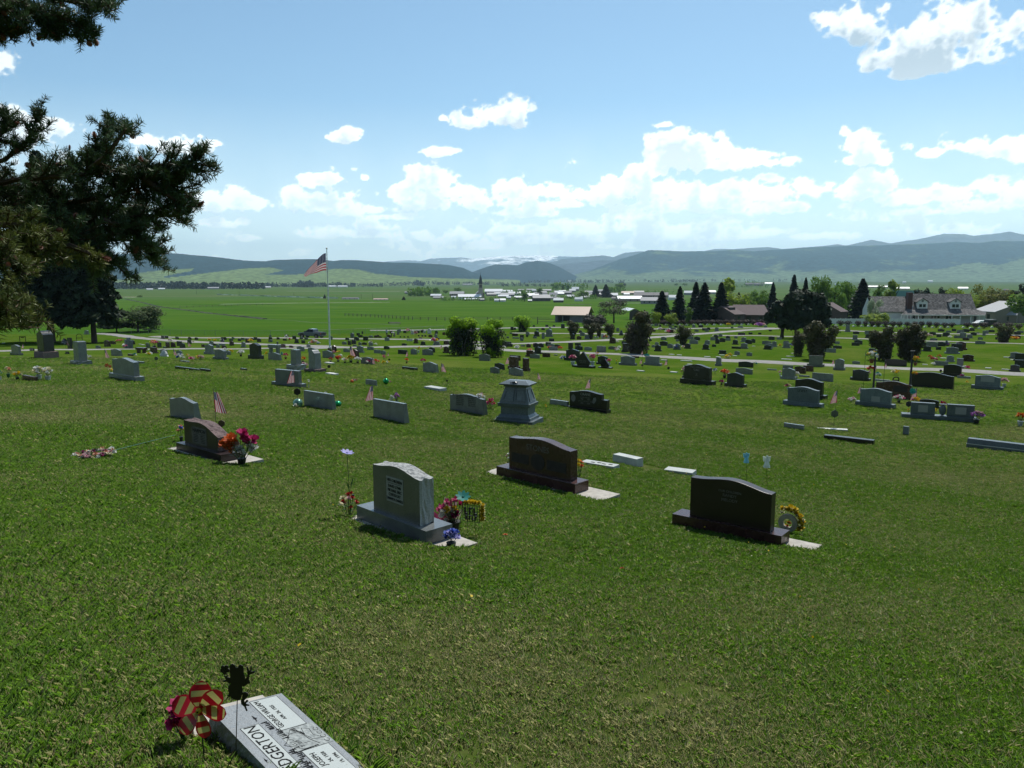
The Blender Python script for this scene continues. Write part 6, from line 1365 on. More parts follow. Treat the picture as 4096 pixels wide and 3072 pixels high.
TOWN = [ # x0,x1,ridge,ground,roof,wall
 (1832,1926,1177,1197,'white','white'),(1797,1856,1166,1184,'grey','tan'),(1720,1764,1176,1189,'white','tan'),(1938,2010,1156,1176,'white','grey'),(2009,2050,1160,1171,'white','tan'),(1976,2004,1169,1180,'white','white'),(1948,1986,1171,1184,'grey','tan'),(2001,2058,1171,1186,'grey','grey'),(2033,2084,1167,1180,'white','white'),
 (1858,1912,1193,1201,'white','tan'),(1915,1938,1193,1204,'grey','grey'),(1976,1996,1195,1207,'white','white'),(2000,2024,1194,1207,'white','white'),(2108,2140,1173,1185,'white','dark'),(2131,2204,1179,1205,'grey','dark'),(2171,2206,1157,1166,'grey','dark'),(2167,2190,1169,1180,'grey','tan'),(2196,2230,1170,1188,'grey','dark'),
 (2212,2252,1193,1208,'white','dark'),(2216,2252,1163,1174,'grey','grey'),(2070,2096,1156,1165,'grey','tan'),(2104,2136,1155,1165,'grey','tan'),(1618,1642,1165,1175,'grey','grey'),(1632,1698,1160,1172,'grey','dark'),(1732,1774,1186,1195,'grey','tan'),(1804,1824,1184,1193,'white','white'),(1350,1388,1142,1149,'white','white'),
 (1492,1550,1194,1200,'pink','white'),(1366,1432,1190,1197,'dark','white'),(2111,2128,1198,1207,'white','dark'),(2297,2330,1189,1205,'white','white'),(2471,2572,1184,1206,'white','tan'),(2434,2472,1172,1190,'white','tan'),(2484,2536,1165,1178,'tan','tan'),(2534,2610,1170,1192,'dark','dark'),(2597,2672,1170,1192,'dark','tan'),
 (2561,2634,1189,1216,'grey','grey'),(2735,2770,1163,1180,'white','grey'),(2828,2864,1161,1176,'white','grey'),(2676,2712,1180,1200,'white','white'),(2214,2254,1192,1210,'white','dark'),(2200,2232,1180,1194,'grey','dark'),(2218,2256,1164,1176,'white','grey'),(2250,2286,1164,1178,'grey','dark'),(2286,2316,1148,1164,'white','tan'),(2340,2362,1175,1186,'dark','dark'),
 (3566,3636,1148,1159,'white','tan'),(3474,3546,1143,1151,'white','tan'),(3683,3710,1117,1126,'white','dark'),(3713,3731,1121,1129,'white','white'),(3834,3870,1148,1158,'white','white'),(3338,3350,1134,1143,'white','white'),(3611,3624,1125,1133,'white','white'),(4000+14,4034,1155,1165,'dark','brown'),(3924,3936,1116,1122,'white','tan'),
 (588,612,1154,1160,'white','white'),(635,660,1152,1158,'white','white'),(832,876,1148,1157,'grey','grey'),(958,1000,1145,1152,'white','grey'),(1014,1082,1146,1152,'white','tan'),(1312,1345,1142,1149,'white','white'),(745,756,1118,1123,'white','white'),(1642,1656,1126,1132,'white','white'),(2818,2845,1113,1121,'white','white'),(2695,2714,1112,1118,'white','white'),
 (2036,2048,1121,1126,'white','white'),(3462,3474,1093,1099,'white','dark'),(3705,3716,1078,1082,'white','tan'),(2570,2585,1113,1118,'white','tan'),(2270,2290,1123,1129,'white','white'),(2380,2420,1120,1126,'white','white'),(3060,3090,1130,1137,'white','white'),(2982,3052,1131,1143,'dark','dark'),(1830,1852,1113,1118,'white','white'),(1850,1890,1135,1141,'grey','tan')]
_q = random.Random(12)
for i in range(34): x0 = _q.uniform(1990, 2560); yb = _q.uniform(1168, 1203); wd = _q.uniform(18, 44); TOWN.append((x0, x0+wd, yb-_q.uniform(9, 14), yb, _q.choice(['white', 'grey', 'white', 'dark']), _q.choice(['tan', 'dark', 'grey'])))
for i, (x0, x1, yr, yb, rf, wl) in enumerate(TOWN):
    far = yb < 1135
    if far: yb2 = max(yb, 1128 if x0 < 2600 else 1122); off = yb2-yb; yr += off; yb += off
    r = building(x0, x1, yr, yb, rf, wl, None, random.uniform(-12, 12), .5, 3 if x1-x0 > 55 and not far else 0); STONES.append((r, (x0+x1)/2, yb, rf, 'house', x1-x0, yb-yr))
# church with tall spire
def church():
    p = P(1922, 1196); m_ = mpp(p); r = empty('church', p, math.radians(6), 'pale church with a tall dark pointed spire in the valley town', 'church')
    W_ = 24*m_; b = MB(); b.box(-15*m_, 0, -2, 15*m_, 60*m_, 22*m_); b.add([(-15*m_, 0, 22*m_), (15*m_, 0, 22*m_), (0, 0, 36*m_)], [(0, 1, 2)]); b.build('nave', WALLS['tan'], r)
    b = MB(); b.add([(-17*m_, -.5, 21*m_), (0, -.5, 37*m_), (17*m_, -.5, 21*m_), (-17*m_, 62*m_, 21*m_), (0, 62*m_, 37*m_), (17*m_, 62*m_, 21*m_)], [(0, 3, 4, 1), (1, 4, 5, 2)]); b.build('roof', ROOFS['grey'], r)
    t = 8.5*m_; b = MB(); b.box(-t, -2*t+.2, -2, t, -.02, 40*m_); b.box(-t*1.15, -2*t-.3, 40*m_, t*1.15, .3, 42*m_); b.box(-t*.82, -1.8*t, 42*m_, t*.82, -.2*t, 60*m_); b.build('tower', mat('church_wall', (.42, .36, .33), .8), r)
    b = MB(); c = -t
    for k in range(8): pass
    n = 8; R0 = t*1.15; V = [(R0*math.cos(6.283*k/n+.39), c+R0*math.sin(6.283*k/n+.39), 60*m_) for k in range(n)]+[(0, c, 100*m_)]
    b.add(V, [(k, (k+1) % n, n) for k in range(n)]); b.build('spire', mat('spire_slate', (.03, .04, .045), .6), r)
    b = MB(); b.tube([(0, c, 99*m_), (0, c, 105*m_)], .12, 4); b.build('finial', BLK, r)
    for x in (-.3, .3): b = MB(); b.box(x*t-.22*t, -1.8*t-.08, 45*m_, x*t+.22*t, -1.8*t+.05, 57*m_); b.build('louvre', GLASS, r)
church()
# open shed with tan roof
def shed():
    p = P(2283, 1290); m_ = mpp(p); r = empty('shed', p, math.radians(-14), 'open-fronted shed with a sunlit tan metal roof at the field edge', 'shed')
    x0, x1 = -64*m_, 62*m_; hw = 34*m_; D = 15; xm = x0+62*m_; zr = 61*m_
    # gable end faces left-front, eaves run right
    b = MB(); b.box(xm, 0, -.5, x1, .12, hw); b.box(x0, D-.1, -.5, x1, D, hw); b.box(x0, .0, -.5, x0+.14, D, hw); b.box(x0, 0, -.5, x0+.9, .12, hw); b.build('wall', mat('weathered_metal_wall', (.17, .17, .19), .7, scale=2), r)
    for i in range(7): b = MB(); b.box(x0+.1, .15+.0, .6+i*.8, xm, .2, .75+i*.8) if False else b.box(x0+.16, D-.3, .5+i*.9, x1, D-.15, .62+i*.9); b.build('girt', WALLS['grey'], r)
    b = MB(); t = .12
    for k, (ya, za, yb_, zb) in enumerate(((-1.0, hw-.3, D*.42, zr), (D*.42, zr, D+.6, hw-.2))):
        V = [(x0-1.4, ya, za), (x1+.8, ya, za), (x1+.8, yb_, zb), (x0-1.4, yb_, zb)]; V2 = [(a, b_, c-t) for a, b_, c in V]
        b.add(V+V2, [(0, 1, 2, 3), (7, 6, 5, 4), (0, 4, 5, 1), (1, 5, 6, 2), (3, 2, 6, 7), (0, 3, 7, 4)])
    b.build('roof', ROOFS['tan'], r)
    b = MB(); b.add([(x0, .05, hw), (x0, D-.05, hw), (x0, D*.42, zr-.2)], [(0, 1, 2)]); b.build('gable', WALLS['grey'], r)
    for x in (x0+.3, (x0+xm)/2, xm): b = MB(); b.box(x-.15, -.1, -.5, x+.15, .2, hw); b.build('post', WALLS['grey'], r)
shed()
# quonset-like barn with curved pale roof
def arch_barn():
    p = P(2560, 1280); m_ = mpp(p); r = empty('barn', p, math.radians(8), 'barn with a swooping pale grey curved roof behind the scrub', 'barn')
    W_ = 46*m_; n = 12; D = 12; pts = []
    for i in range(n+1):
        u = -1+2*i/n; pts.append((u*W_, 46*m_*(1-abs(u+.55)**1.5*.62) if u > -.55 else 46*m_*(1-.45*abs(u+.55))))
    b = MB(); V = [(x, 0, z) for x, z in pts]+[(x, D, z) for x, z in pts]; b.add(V, [(i, i+1, n+1+i+1, n+1+i) for i in range(n)]); V = [(x, 0, z-.3) for x, z in pts]; 
    b.build('roof', ROOFS['white'], r); b = MB(); b.add([(-W_*.95, .3, -1), (W_*.9, .3, -1)]+[(x*.93, .3, z-.35) for x, z in pts[::-1]], [tuple(range(n+3))]); b.build('wall', WALLS['dark'], r)
arch_barn()
# brown ranch house
def brown_house():
    building(2915, 3075, 1222, 1282, 'brown', 'brown', 'brown house with purple-brown shingle roof behind the hedge', 0, .52, 3, deep=12, hip=.12, d=238)
    r = building(2928, 2992, 1226, 1284, 'brown', 'brown', 'gabled front wing of the brown house with its chimney', 48, .45, 1, deep=11, d=232)
    b = MB(); m_ = mpp(r.location); b.box(-1.2, 3, 3, 1.2, 4.6, 64*m_); b.build('chimney', WALLS['dark'], r)
brown_house()
r = building(3343, 3412, 1212, 1276, 'brown', 'brown', 'dark brown gabled shed with a basketball hoop', 64, .42, 0, deep=10, d=236)
p = P(3388, 1276); b = MB(); r2 = empty('basketball_hoop', Vector((p.x-.5, p.y-2.2, p.z)), 0, 'white basketball backboard in front of the brown gabled shed', 'hoop'); b.tube([(0, 0, -1), (0, 0, 3.3)], .06, 6); b.build('pole', BLK, r2); b = MB(); b.ext([(.8*math.cos(t), 3.5+.75*max(-.6, math.sin(t))) for t in np.linspace(0, 6.283, 13)[:-1]], -.05, .03); b.build('backboard', TRIM, r2)
building(3578, 3710, 1163, 1215, 'green', 'white', 'long building with pale green metal roof behind the farmhouse', 2, .8, 0, name='barn', cat='barn', d=330)
building(3870, 3990, 1206, 1280, 'grey', 'tan', 'grey-roofed house right of the farmhouse', -52, .45, 2, deep=20, d=250); building(3990, 4062, 1232, 1294, 'grey', 'tan', 'low grey-roofed house at the right edge trees', -8, .45, 1, d=246)
# large farmhouse: shingled roofs, two dormers, wrap-around porch
def farmhouse():
    d = 226.; x0 = (3512-2048)/F*d; p0 = P(3700, 1292)
    p = Vector(((3700-2048)/F*(d*CP+13*SP), d, 0)); p.z = float(zt(p.x, p.y)); m_ = mpp(p); q = proj(p)
    r = empty('farmhouse', p, -math.radians(9), 'large grey-white farmhouse with shingled roofs, two dormers and a porch', 'house')
    SH = new_mat('weathered_shingle'); t = SH.node_tree; o = N('ShaderNodeOutputMaterial', t); bs = N('ShaderNodeBsdfPrincipled', t); bs.inputs['Roughness'].default_value = .9
    br = N('ShaderNodeTexBrick', t); br.inputs['Color1'].default_value = (.13, .125, .12, 1); br.inputs['Color2'].default_value = (.045, .045, .046, 1); br.inputs['Mortar'].default_value = (.03, .03, .03, 1); br.inputs['Scale'].default_value = 1.0; br.inputs['Mortar Size'].default_value = .02; br.inputs['Brick Width'].default_value = .55; br.inputs['Row Height'].default_value = .32
    tc = N('ShaderNodeTexCoord', t); mp = N('ShaderNodeMapping', t); mp.inputs['Rotation'].default_value = (math.radians(90), 0, 0); Lk(tc.outputs['Object'], mp.inputs[0], t); 
    sx = N('ShaderNodeSeparateXYZ', t); Lk(tc.outputs['Object'], sx.inputs[0], t); cb = N('ShaderNodeCombineXYZ', t); Lk(sx.outputs[0], cb.inputs[0], t); Lk(sx.outputs[2], cb.inputs[1], t); Lk(cb.outputs[0], br.inputs['Vector'], t)
    nz = N('ShaderNodeTexNoise', t); nz.inputs['Scale'].default_value = 2.2; nz.inputs['Detail'].default_value = 5; Lk(tc.outputs['Object'], nz.inputs['Vector'], t)
    rr = N('ShaderNodeMapRange', t); rr.inputs['From Min'].default_value = .35; rr.inputs['From Max'].default_value = .65; rr.inputs['To Min'].default_value = .55; rr.inputs['To Max'].default_value = 1.5; Lk(nz.outputs[0], rr.inputs['Value'], t)
    ml = N('ShaderNodeMix', t, data_type='RGBA', blend_type='MULTIPLY'); ml.inputs[0].default_value = 1; Lk(br.outputs['Color'], ml.inputs[6], t); Lk(rr.outputs[0], ml.inputs[7], t); Lk(ml.outputs[2], bs.inputs['Base Color'], t); Lk(bs.outputs[0], o.inputs[0], t)
    X = lambda px: (px-3700)*m_/math.cos(math.radians(9))*1.0; Z = lambda py: (q[1]-py)*m_
    g = Z(1292); ridge = Z(1177); eave = Z(1236)
    xl, xr = X(3655), X(3885); D = 11
    b = MB(); b.box(xl+.3, .5, -1.5, xr-.3, D, Z(1238)); b.add([(xr-.3, .5, Z(1238)), (xr-.3, D, Z(1238)), (xr-.3, D*.44, ridge-.2)], [(0, 1, 2)]); b.build('wall', WALLS['white'], r)
    def slab2(nm, V, m=SH, t_=.18, par=r):
        b = MB(); n = len(V); b.add(V+[(a, b_, c-t_) for a, b_, c in V], [tuple(range(n)), tuple(range(2*n-1, n-1, -1))]+[(i, i+n, (i+1) % n+n, (i+1) % n) for i in range(n)]); return b.build(nm, m, par)
    slab2('roof', [(xl, 0, Z(1237)), (xr, 0, Z(1237)), (xr, D*.44, ridge), (xl, D*.44, ridge)]); slab2('roof_back', [(xl, D*.44, ridge), (xr, D*.44, ridge), (xr, D+.6, Z(1237)), (xl, D+.6, Z(1237))])
    # porch roof and posts
    pl, pr = X(3595), X(3930); slab2('porch_roof', [(pl, -3.4, Z(1257)), (xr+1.0, -3.4, Z(1257)), (xr-.2, .3, Z(1235)), (xl-1.5, .3, Z(1237))]); slab2('porch_roof', [(xr+1.0, -3.4, Z(1257)), (pr, 1.5, Z(1249)), (pr, D*.8, Z(1248)), (xr-.2, D*.6, Z(1234)), (xr-.2, .3, Z(1235))])
    slab2('fascia', [(pl, -3.46, Z(1257)), (xr+1, -3.46, Z(1257)), (xr+1, -3.42, Z(1259.5)), (pl, -3.42, Z(1259.5))], TRIM, .05)
    for px in (3598, 3608, 3620, 3632, 3660, 3782, 3812, 3850, 3880): b = MB(); b.box(X(px)-.09, -3.3, -1, X(px)+.09, -3.1, Z(1258)); b.build('porch_post', TRIM, r)
    b = MB(); b.box(pl, -3.3, -.8, xr+1, .45, .25); b.build('porch_floor', WALLS['grey'], r)
    for (a, c) in ((3666, 3684), (3787, 3806)): 
        b = MB(); b.box(X(a), .38, Z(1278), X(c), .52, Z(1262)); b.build('window_frame', TRIM, r); b = MB(); b.box(X(a)+.18, .33, Z(1276), X(c)-.18, .4, Z(1264)); b.build('window', GLASS, r)
    for a in (3727, 3738, 3750): b = MB(); b.box(X(a)-.25, .36, Z(1273), X(a)+.3, .52, Z(1263)); b.build('window', GLASS, r)
    for a in (3659, 3781): b = MB(); b.box(X(a)-.2, .36, Z(1282), X(a)+.35, .52, Z(1260)); b.build('shutter', mat('shutter_green', (.02, .045, .04), .6), r)
    b = MB(); b.box(X(3690), .36, Z(1282), X(3698), .52, Z(1262)); b.build('door', mat('door_dark', (.05, .06, .07), .5), r)
    # dormers
    for (a, c) in ((3666, 3709), (3787, 3830)):
        xa, xc = X(a), X(c); xm = (xa+xc)/2; zt_ = Z(1193); zb = Z(1240); ze = Z(1206)
        b = MB(); b.ext([(xa+.2, zb+.3), (xm-.8, zb-.2), (xm+.8, zb-.2), (xc-.2, zb+.3), (xc-.2, ze), (xm, zt_-.2), (xa+.2, ze)], .2, 5.2); b.build('dormer', TRIM, r)
        for s in (0, 1):
            slab2('dormer_roof', [(xa-.15 if s == 0 else xc+.15, -.15, ze-.15), (xm, -.15, zt_+.05), (xm, 5.2, zt_+.05), (xa-.15 if s == 0 else xc+.15, 5.2, ze-.15)])
        for s in (-1, 1): b = MB(); b.box(xm+s*.5-.38, .12, Z(1229), xm+s*.5+.38, .22, Z(1217)); b.build('dormer_window', GLASS, r)
        b = MB(); b.ell((xm, .18, Z(1205)), (.35, .08, .35), 8, 6); b.build('round_vent', WALLS['grey'], r)
    # lower garage wing
    gl, gr = X(3500), X(3640); b = MB(); b.box(gl+.4, 1.0, -1.5, gr, D, Z(1247)); b.add([(gl+.4, 1, Z(1247)), (gl+.4, D, Z(1247)), (gl+.4, D*.6, Z(1190)-.2)], [(0, 2, 1)]); b.build('garage_wall', WALLS['white'], r)
    slab2('garage_roof', [(gl, .4, Z(1248)), (gr+.5, .4, Z(1248)), (gr+.5, D*.6, Z(1189)), (gl+1.2, D*.6, Z(1189))])
    b = MB(); b.box(X(3638), 1.2, Z(1245), X(3654), 3.4, Z(1180)+.6); b.build('chimney', mat('chimney_brick', (.085, .04, .035), .85), r)
    b = MB(); b.box(X(3890), .5, -1.5, X(3922), D*.7, Z(1251)); b.build('side_wall', WALLS['white'], r); b = MB(); b.box(X(3910)-.3, .42, Z(1263), X(3910)+.4, .52, Z(1255)); b.build('window', GLASS, r)
    b = MB(); b.box(xr-.28, D*.5-.4, Z(1232), xr-.2, D*.5+.4, Z(1214)); b.build('window', GLASS, r)
farmhouse()
# white vinyl fence behind the shrubs
def vinyl():
    pts = [P(x, 1298+(x-3290)*.006) for x in range(3290, 3860, 21)]+[P(x, 1301) for x in (3960, 3990)]
    r = empty('white_fence', pts[0], 0, 'white vinyl panel fence along the far edge of the cemetery', 'fence'); o = r.location.copy()
    for a, c in zip(pts[:-1], pts[1:]):
        if (c-a).length > 6: continue
        a_ = a-o+Vector((0, 2.2, 0)); c_ = c-o+Vector((0, 2.2, 0)); b = MB(); n = Vector((0, .04, 0))
        b.add([a_+Vector((0, 0, .1))-n, c_+Vector((0, 0, .1))-n, c_+Vector((0, 0, 1.6))-n, a_+Vector((0, 0, 1.6))-n, a_+Vector((0, 0, .1))+n, c_+Vector((0, 0, .1))+n, c_+Vector((0, 0, 1.6))+n, a_+Vector((0, 0, 1.6))+n], [(0, 1, 2, 3), (7, 6, 5, 4), (3, 2, 6, 7)]); b.build('panel', TRIM, r)
        b = MB(); b.box(a_.x-.08, a_.y-.08, a_.z-.3, a_.x+.08, a_.y+.08, a_.z+1.75); b.build('post', TRIM, r)
vinyl()
# curb stones between the shrubs
for i, (x, y, wd, h) in enumerate(HEDGE):
    if i > 0:
        p = P(x-wd*.55-1, y+.8); m_ = mpp(p); b = MB(); n = 7; R = 5.2*m_; b.ext([(-R, 0), (R, 0)]+[(R*math.cos(t), R*1.1*math.sin(t)) for t in np.linspace(.2, 2.94, 7)], -.2, .2)
        o = b.build('hedge_stone', GR['l']); o.location = p; tag(o, None, 'stone'); STONES.append((o, x-wd*.55, y, 'hedgestone', 'hedgestone', 10, 6))
# chain-link fence at left, posts with rails and mesh
def chain():
    xs = [480, 505]+list(range(528, 1800, 27)); pts = []
    for k, x in enumerate(xs):
        y = np.interp(x, [480, 700, 1000, 1300, 1600, 1800], [1336, 1342, 1346, 1342, 1331, 1323]); pts.append(P(x, y))
    # resample every 3 m
    Q = [pts[0]]; 
    for a, c in zip(pts[:-1], pts[1:]):
        while (c-Q[-1]).length > 3.05: Q.append(Q[-1]+(c-Q[-1]).normalized()*3.0)
    Q = [Vector((q.x, q.y, float(zt(q.x, q.y)))) for q in Q]
    r = empty('chain_link_fence', Q[0], 0, 'long chain-link fence between the cemetery and the green hayfield', 'fence'); o = Q[0].copy(); GALV = mat('galvanised_steel', (.20, .22, .21), .6, metal=.2); W_ = MB()
    pm = MB(); pm.tube([(0, 0, -.2), (0, 0, 1.25)], .032, 5); pm = pm.mesh('post', [GALV])
    for i, q in enumerate(Q):
        c = ob('post', pm, r); c.location = q-o
        if i:
            a = Q[i-1]-o+Vector((0, 0, 1.22)); c_ = q-o+Vector((0, 0, 1.22)); b = MB(); b.tube([a, c_], .02, 4); b.build('rail', GALV, r)
            for s in range(14):
                for (z0, z1) in ((.05, 1.2), (1.2, .05)):
                    u0 = s/14; u1 = min(1, u0+.30); A = a.lerp(c_, u0); B_ = a.lerp(c_, u1); k = (u1-u0)/.30; A.z += z0-1.22; B_.z += z0+(z1-z0)*k-1.22; n = Vector((0, 0, .010)); W_.add([A-n, B_-n, B_+n, A+n], [(0, 1, 2, 3)])
    o2 = W_.build('wire_mesh', GALV, r); o2['kind'] = 'stuff'
chain()
# field features: dark ditch line, pole fences, irrigation lines
def strip(name, pts, width, m, h=.25, label=None, cat=None):
    W_ = [P(*q) for q in pts]; b = MB()
    for a, c in zip(W_[:-1], W_[1:]):
        n = max(1, int((c-a).length/8))
        for k in range(n):
            s0, s1 = a.lerp(c, k/n), a.lerp(c, (k+1)/n); 
            for q in (s0, s1): q.z = float(zt(q.x, q.y))
            d = (s1-s0).normalized(); s = Vector((-d.y, d.x, 0))*width/2*random.uniform(.6, 1.3); hh = h*random.uniform(.6, 1.3)
            b.add([s0-s, s1-s, s1+s, s0+s, s0-s*.5+Vector((0, 0, hh)), s1-s*.5+Vector((0, 0, hh)), s1+s*.5+Vector((0, 0, hh)), s0+s*.5+Vector((0, 0, hh))], [(4, 5, 6, 7), (0, 1, 5, 4), (1, 2, 6, 5), (2, 3, 7, 6), (3, 0, 4, 7)])
    o = b.build(name, m)
    if label: tag(o, label, cat)
    else: o['kind'] = 'structure'
    return o
DIRT = mat('ditch_weeds', (.045, .048, .025), .95, scale=.8, col2=(.02, .025, .012)); PALE = mat('pale_dry_field', (.30, .30, .24), .95, scale=.1)
strip('field_ditch', [(500, 1196), (560, 1208), (640, 1228), (760, 1243), (860, 1256), (950, 1266), (1060, 1277)], 2.2, DIRT, .5); strip('ditch_faint', [(1060, 1277), (1180, 1283), (1300, 1292), (1600, 1300)], 1.0, mat('faint_track', (.045, .085, .016), .95), .1)
strip('pale_lane', [(880, 1217), (1000, 1214), (1120, 1213), (1330, 1211), (1560, 1209)], 5, PALE, .1); strip('far_lane', [(1150, 1165), (1400, 1165), (1600, 1166)], 14, PALE, .1); strip('gravel_pad', [(495, 1189), (545, 1189)], 12, mat('gravel_tan', (.42, .34, .28), .9), .1)
strip('mid_field_weeds', [(1555, 1294), (1600, 1294)], 3, DIRT, .5); strip('town_street', [(2470, 1213), (2570, 1212), (2640, 1212)], 9, PALE, .1)
strip('brown_plot', [(3450, 1140), (3650, 1137)], 60, mat('ploughed_brown', (.14, .11, .085), .95), .1)
def pole_fence(pts, label, step=6, name='field_fence'):
    W_ = [P(*q) for q in pts]; r = empty(name, W_[0], 0, label, 'fence'); o = W_[0].copy(); WD = mat('grey_wood', (.10, .095, .07), .9); pm = MB(); pm.box(-.12, -.12, -.2, .12, .12, 1.5); pm = pm.mesh('post', [WD]); 
    for a, c in zip(W_[:-1], W_[1:]):
        n = max(1, int((c-a).length/step))
        for k in range(n): q = a.lerp(c, k/n); q.z = float(zt(q.x, q.y)); t = ob('post', pm, r); t.location = q-o
        for z in (.7, 1.3): b = MB(); b.tube([a-o+Vector((0, 0, z)), c-o+Vector((0, 0, z))], .06, 4); b.build('rail', WD, r)
pole_fence([(570, 1232), (640, 1232)], 'short pole fence beside the ditch in the green field'); pole_fence([(720, 1231), (850, 1227), (1000, 1223), (1100, 1220)], 'long pole fence across the green hayfield')
pole_fence([(1380, 1264), (1500, 1270), (1650, 1280), (1780, 1284), (1950, 1282), (2200, 1281)], 'fence line of dark posts before the cemetery hayfield', 5); pole_fence([(2150, 1296), (2220, 1296)], 'corral fence beside the open shed', 3)
def tall_pole(x, yb, yt, label): 
    p = P(x, yb); m_ = mpp(p); b = MB(); b.tube([(0, 0, -.5), (0, 0, (yb-yt)*m_)], .16, 5); o = b.build('utility_pole', BARK); o.location = p; tag(o, label, 'pole')
tall_pole(786, 1177, 1163, 'utility pole in the far green field, leftmost'); tall_pole(957, 1183, 1163, 'pale utility pole in the far field'); tall_pole(1176, 1190, 1170, 'utility pole left of the tall flagpole'); tall_pole(1445, 1195, 1176, 'pole near the low white shed left of town'); tall_pole(1490, 1197, 1174, 'pole above the pinkish roof')
strip('irrigation_line', [(870, 1179), (1000, 1183), (1140, 1188), (1350, 1194)], 3, mat('sprinkler_spray', (.36, .42, .38), .9, scale=.05, col2=(.12, .2, .08)), 1.2)
# ------------------------------------------------------------------ vehicles
PAINT = mat('slate_blue_paint', (.10, .125, .155), .25, spec=.6, coat=.6, var=.02); RUB = mat('tyre_rubber', (.012, .012, .013), .8); RIM = mat('wheel_rim', (.25, .26, .27), .3, metal=.8)
PLAST = mat('black_plastic', (.012, .012, .014), .5); TAIL = mat('tail_lamp', (.30, .012, .012), .3)
def wheel(root, x, y, R=.38, wd=.26):
    b = MB(); n = 18; 
    for (y0, y1, R0) in ((y-wd/2, y+wd/2, R),):
        V = [(x+R0*math.cos(6.283*k/n), y0, R+R0*math.sin(6.283*k/n)) for k in range(n)]+[(x+R0*math.cos(6.283*k/n), y1, R+R0*math.sin(6.283*k/n)) for k in range(n)]
        b.add(V, [tuple(range(n)), tuple(range(2*n-1, n-1, -1))]+[(k, k+n, (k+1) % n+n, (k+1) % n) for k in range(n)])
    w_ = b.build('wheel', RUB, root); s = -1 if y < 0 else 1
    b = MB(); V = [(x+R*.62*math.cos(6.283*k/n), y+s*(wd/2+.004), R+R*.62*math.sin(6.283*k/n)) for k in range(n)]; b.add(V, [tuple(range(n)) if s < 0 else tuple(range(n-1, -1, -1))]); b.build('rim', RIM, w_)
def pickup():
    p = P(1248, 1353); r = empty('pickup_truck', p+Vector((0, 0, .06)), math.radians(158), 'slate-grey pickup truck parked by the fence, tailgate towards us', 'pickup')
    # local x = forward; half width .98
    W_ = .95; prof = [(-2.75, .62), (-2.72, 1.16), (-1.05, 1.20), (-.95, 1.22), (1.18, 1.22), (1.35, 1.20), (2.45, 1.08), (2.70, .92), (2.72, .50), (-2.75, .45)]
    b = MB(); b.ext([(x, z) for x, z in prof][::-1] if False else prof[::-1], -W_, W_); o = b.build('body', PAINT, r); bevel(o, .06, 2)
    cab = [(-1.02, 1.2), (-.92, 1.80), (-.6, 1.86), (.25, 1.86), (1.12, 1.22)]
    b = MB(); V = [(x, -W_*.93 if z < 1.5 else -W_*.74, z) for x, z in cab]+[(x, W_*.93 if z < 1.5 else W_*.74, z) for x, z in cab]; n = 5
    b.add(V, [tuple(range(n)), tuple(range(2*n-1, n-1, -1))]+[(i, i+n, (i+1) % n+n, (i+1) % n) for i in range(n)]); o = b.build('cab', PAINT, r)
    for s in (-1, 1):
        for (xa, xb, xc, xd) in ((-.86, -.18, -.18, -.78), (-.10, .90, .28, -.10)):
            y0 = s*(W_*.90+.012); y1 = s*(W_*.77+.012); b = MB(); V = [(xa, y0, 1.30), (xb, y0, 1.30), (xc, y1, 1.74), (xd, y1, 1.74)]; b.add(V, [(0, 1, 2, 3) if s < 0 else (3, 2, 1, 0)]); b.build('side_window', GLASS, r)
        for x in (-1.72, 1.72):
            wheel(r, x, s*.86, .40)
            b = MB(); nn = 10; R0 = .50; V = [(x+R0*math.cos(math.pi*k/nn), s*(W_+.02), .40+R0*math.sin(math.pi*k/nn)) for k in range(nn+1)]+[(x+(R0+.09)*math.cos(math.pi*k/nn), s*(W_+.02), .40+(R0+.09)*math.sin(math.pi*k/nn)) for k in range(nn+1)]
            b.add(V, [(k, k+1, nn+1+k+1, nn+1+k) for k in range(nn)]); b.build('wheel_arch', PLAST, r)
            b = MB(); V = [(x+R0*math.cos(math.pi*k/nn), s*(W_+.012), .42+R0*math.sin(math.pi*k/nn)) for k in range(nn+1)]; b.add(V, [tuple(range(nn+1))]); b.build('wheel_well', PLAST, r)
        b = MB(); b.box(-2.78, s*W_-.0-(.16 if s > 0 else 0), .82, -2.70, s*W_+(.16 if s < 0 else 0), 1.12); b.build('tail_light', TAIL, r)
        b = MB(); b.box(2.60, s*.80-.12, .86, 2.73, s*.80+.12, 1.0); b.build('headlight', TRIM, r)
        b = MB(); b.box(.95, s*(W_+.01)-.1, 1.25, 1.10, s*(W_+.10)+.1, 1.42); b.build('mirror', PLAST, r)
        b = MB(); b.box(-.2, s*(W_+.005)-.02, 1.04, .0, s*(W_+.005)+.02, 1.08); b.build('door_handle', PLAST, r)
    b = MB(); b.add([(1.10, -W_*.84, 1.26), (1.10, W_*.84, 1.26), (.30, W_*.70, 1.82), (.30, -W_*.70, 1.82)], [(0, 1, 2, 3)]); o = b.build('windscreen', GLASS, r); o.location = (.02, 0, .015)
    b = MB(); b.add([(-1.03, -W_*.80, 1.30), (-1.03, W_*.80, 1.30), (-.945, W_*.70, 1.74), (-.945, -W_*.70, 1.74)], [(3, 2, 1, 0)]); o = b.build('rear_window', GLASS, r); o.location = (-.02, 0, 0)
    b = MB(); b.box(-2.66, -W_*.82, 1.10, -1.12, W_*.82, 1.26); b.build('bed_cover', PLAST, r)
    b = MB(); b.box(-2.80, -.78, .60, -2.755, .78, 1.14); b.build('tailgate', PLAST, r); b = MB(); b.box(-2.92, -.92, .46, -2.76, .92, .60); b.build('bumper', mat('chrome', (.4, .42, .42), .25, metal=.9), r)
pickup()
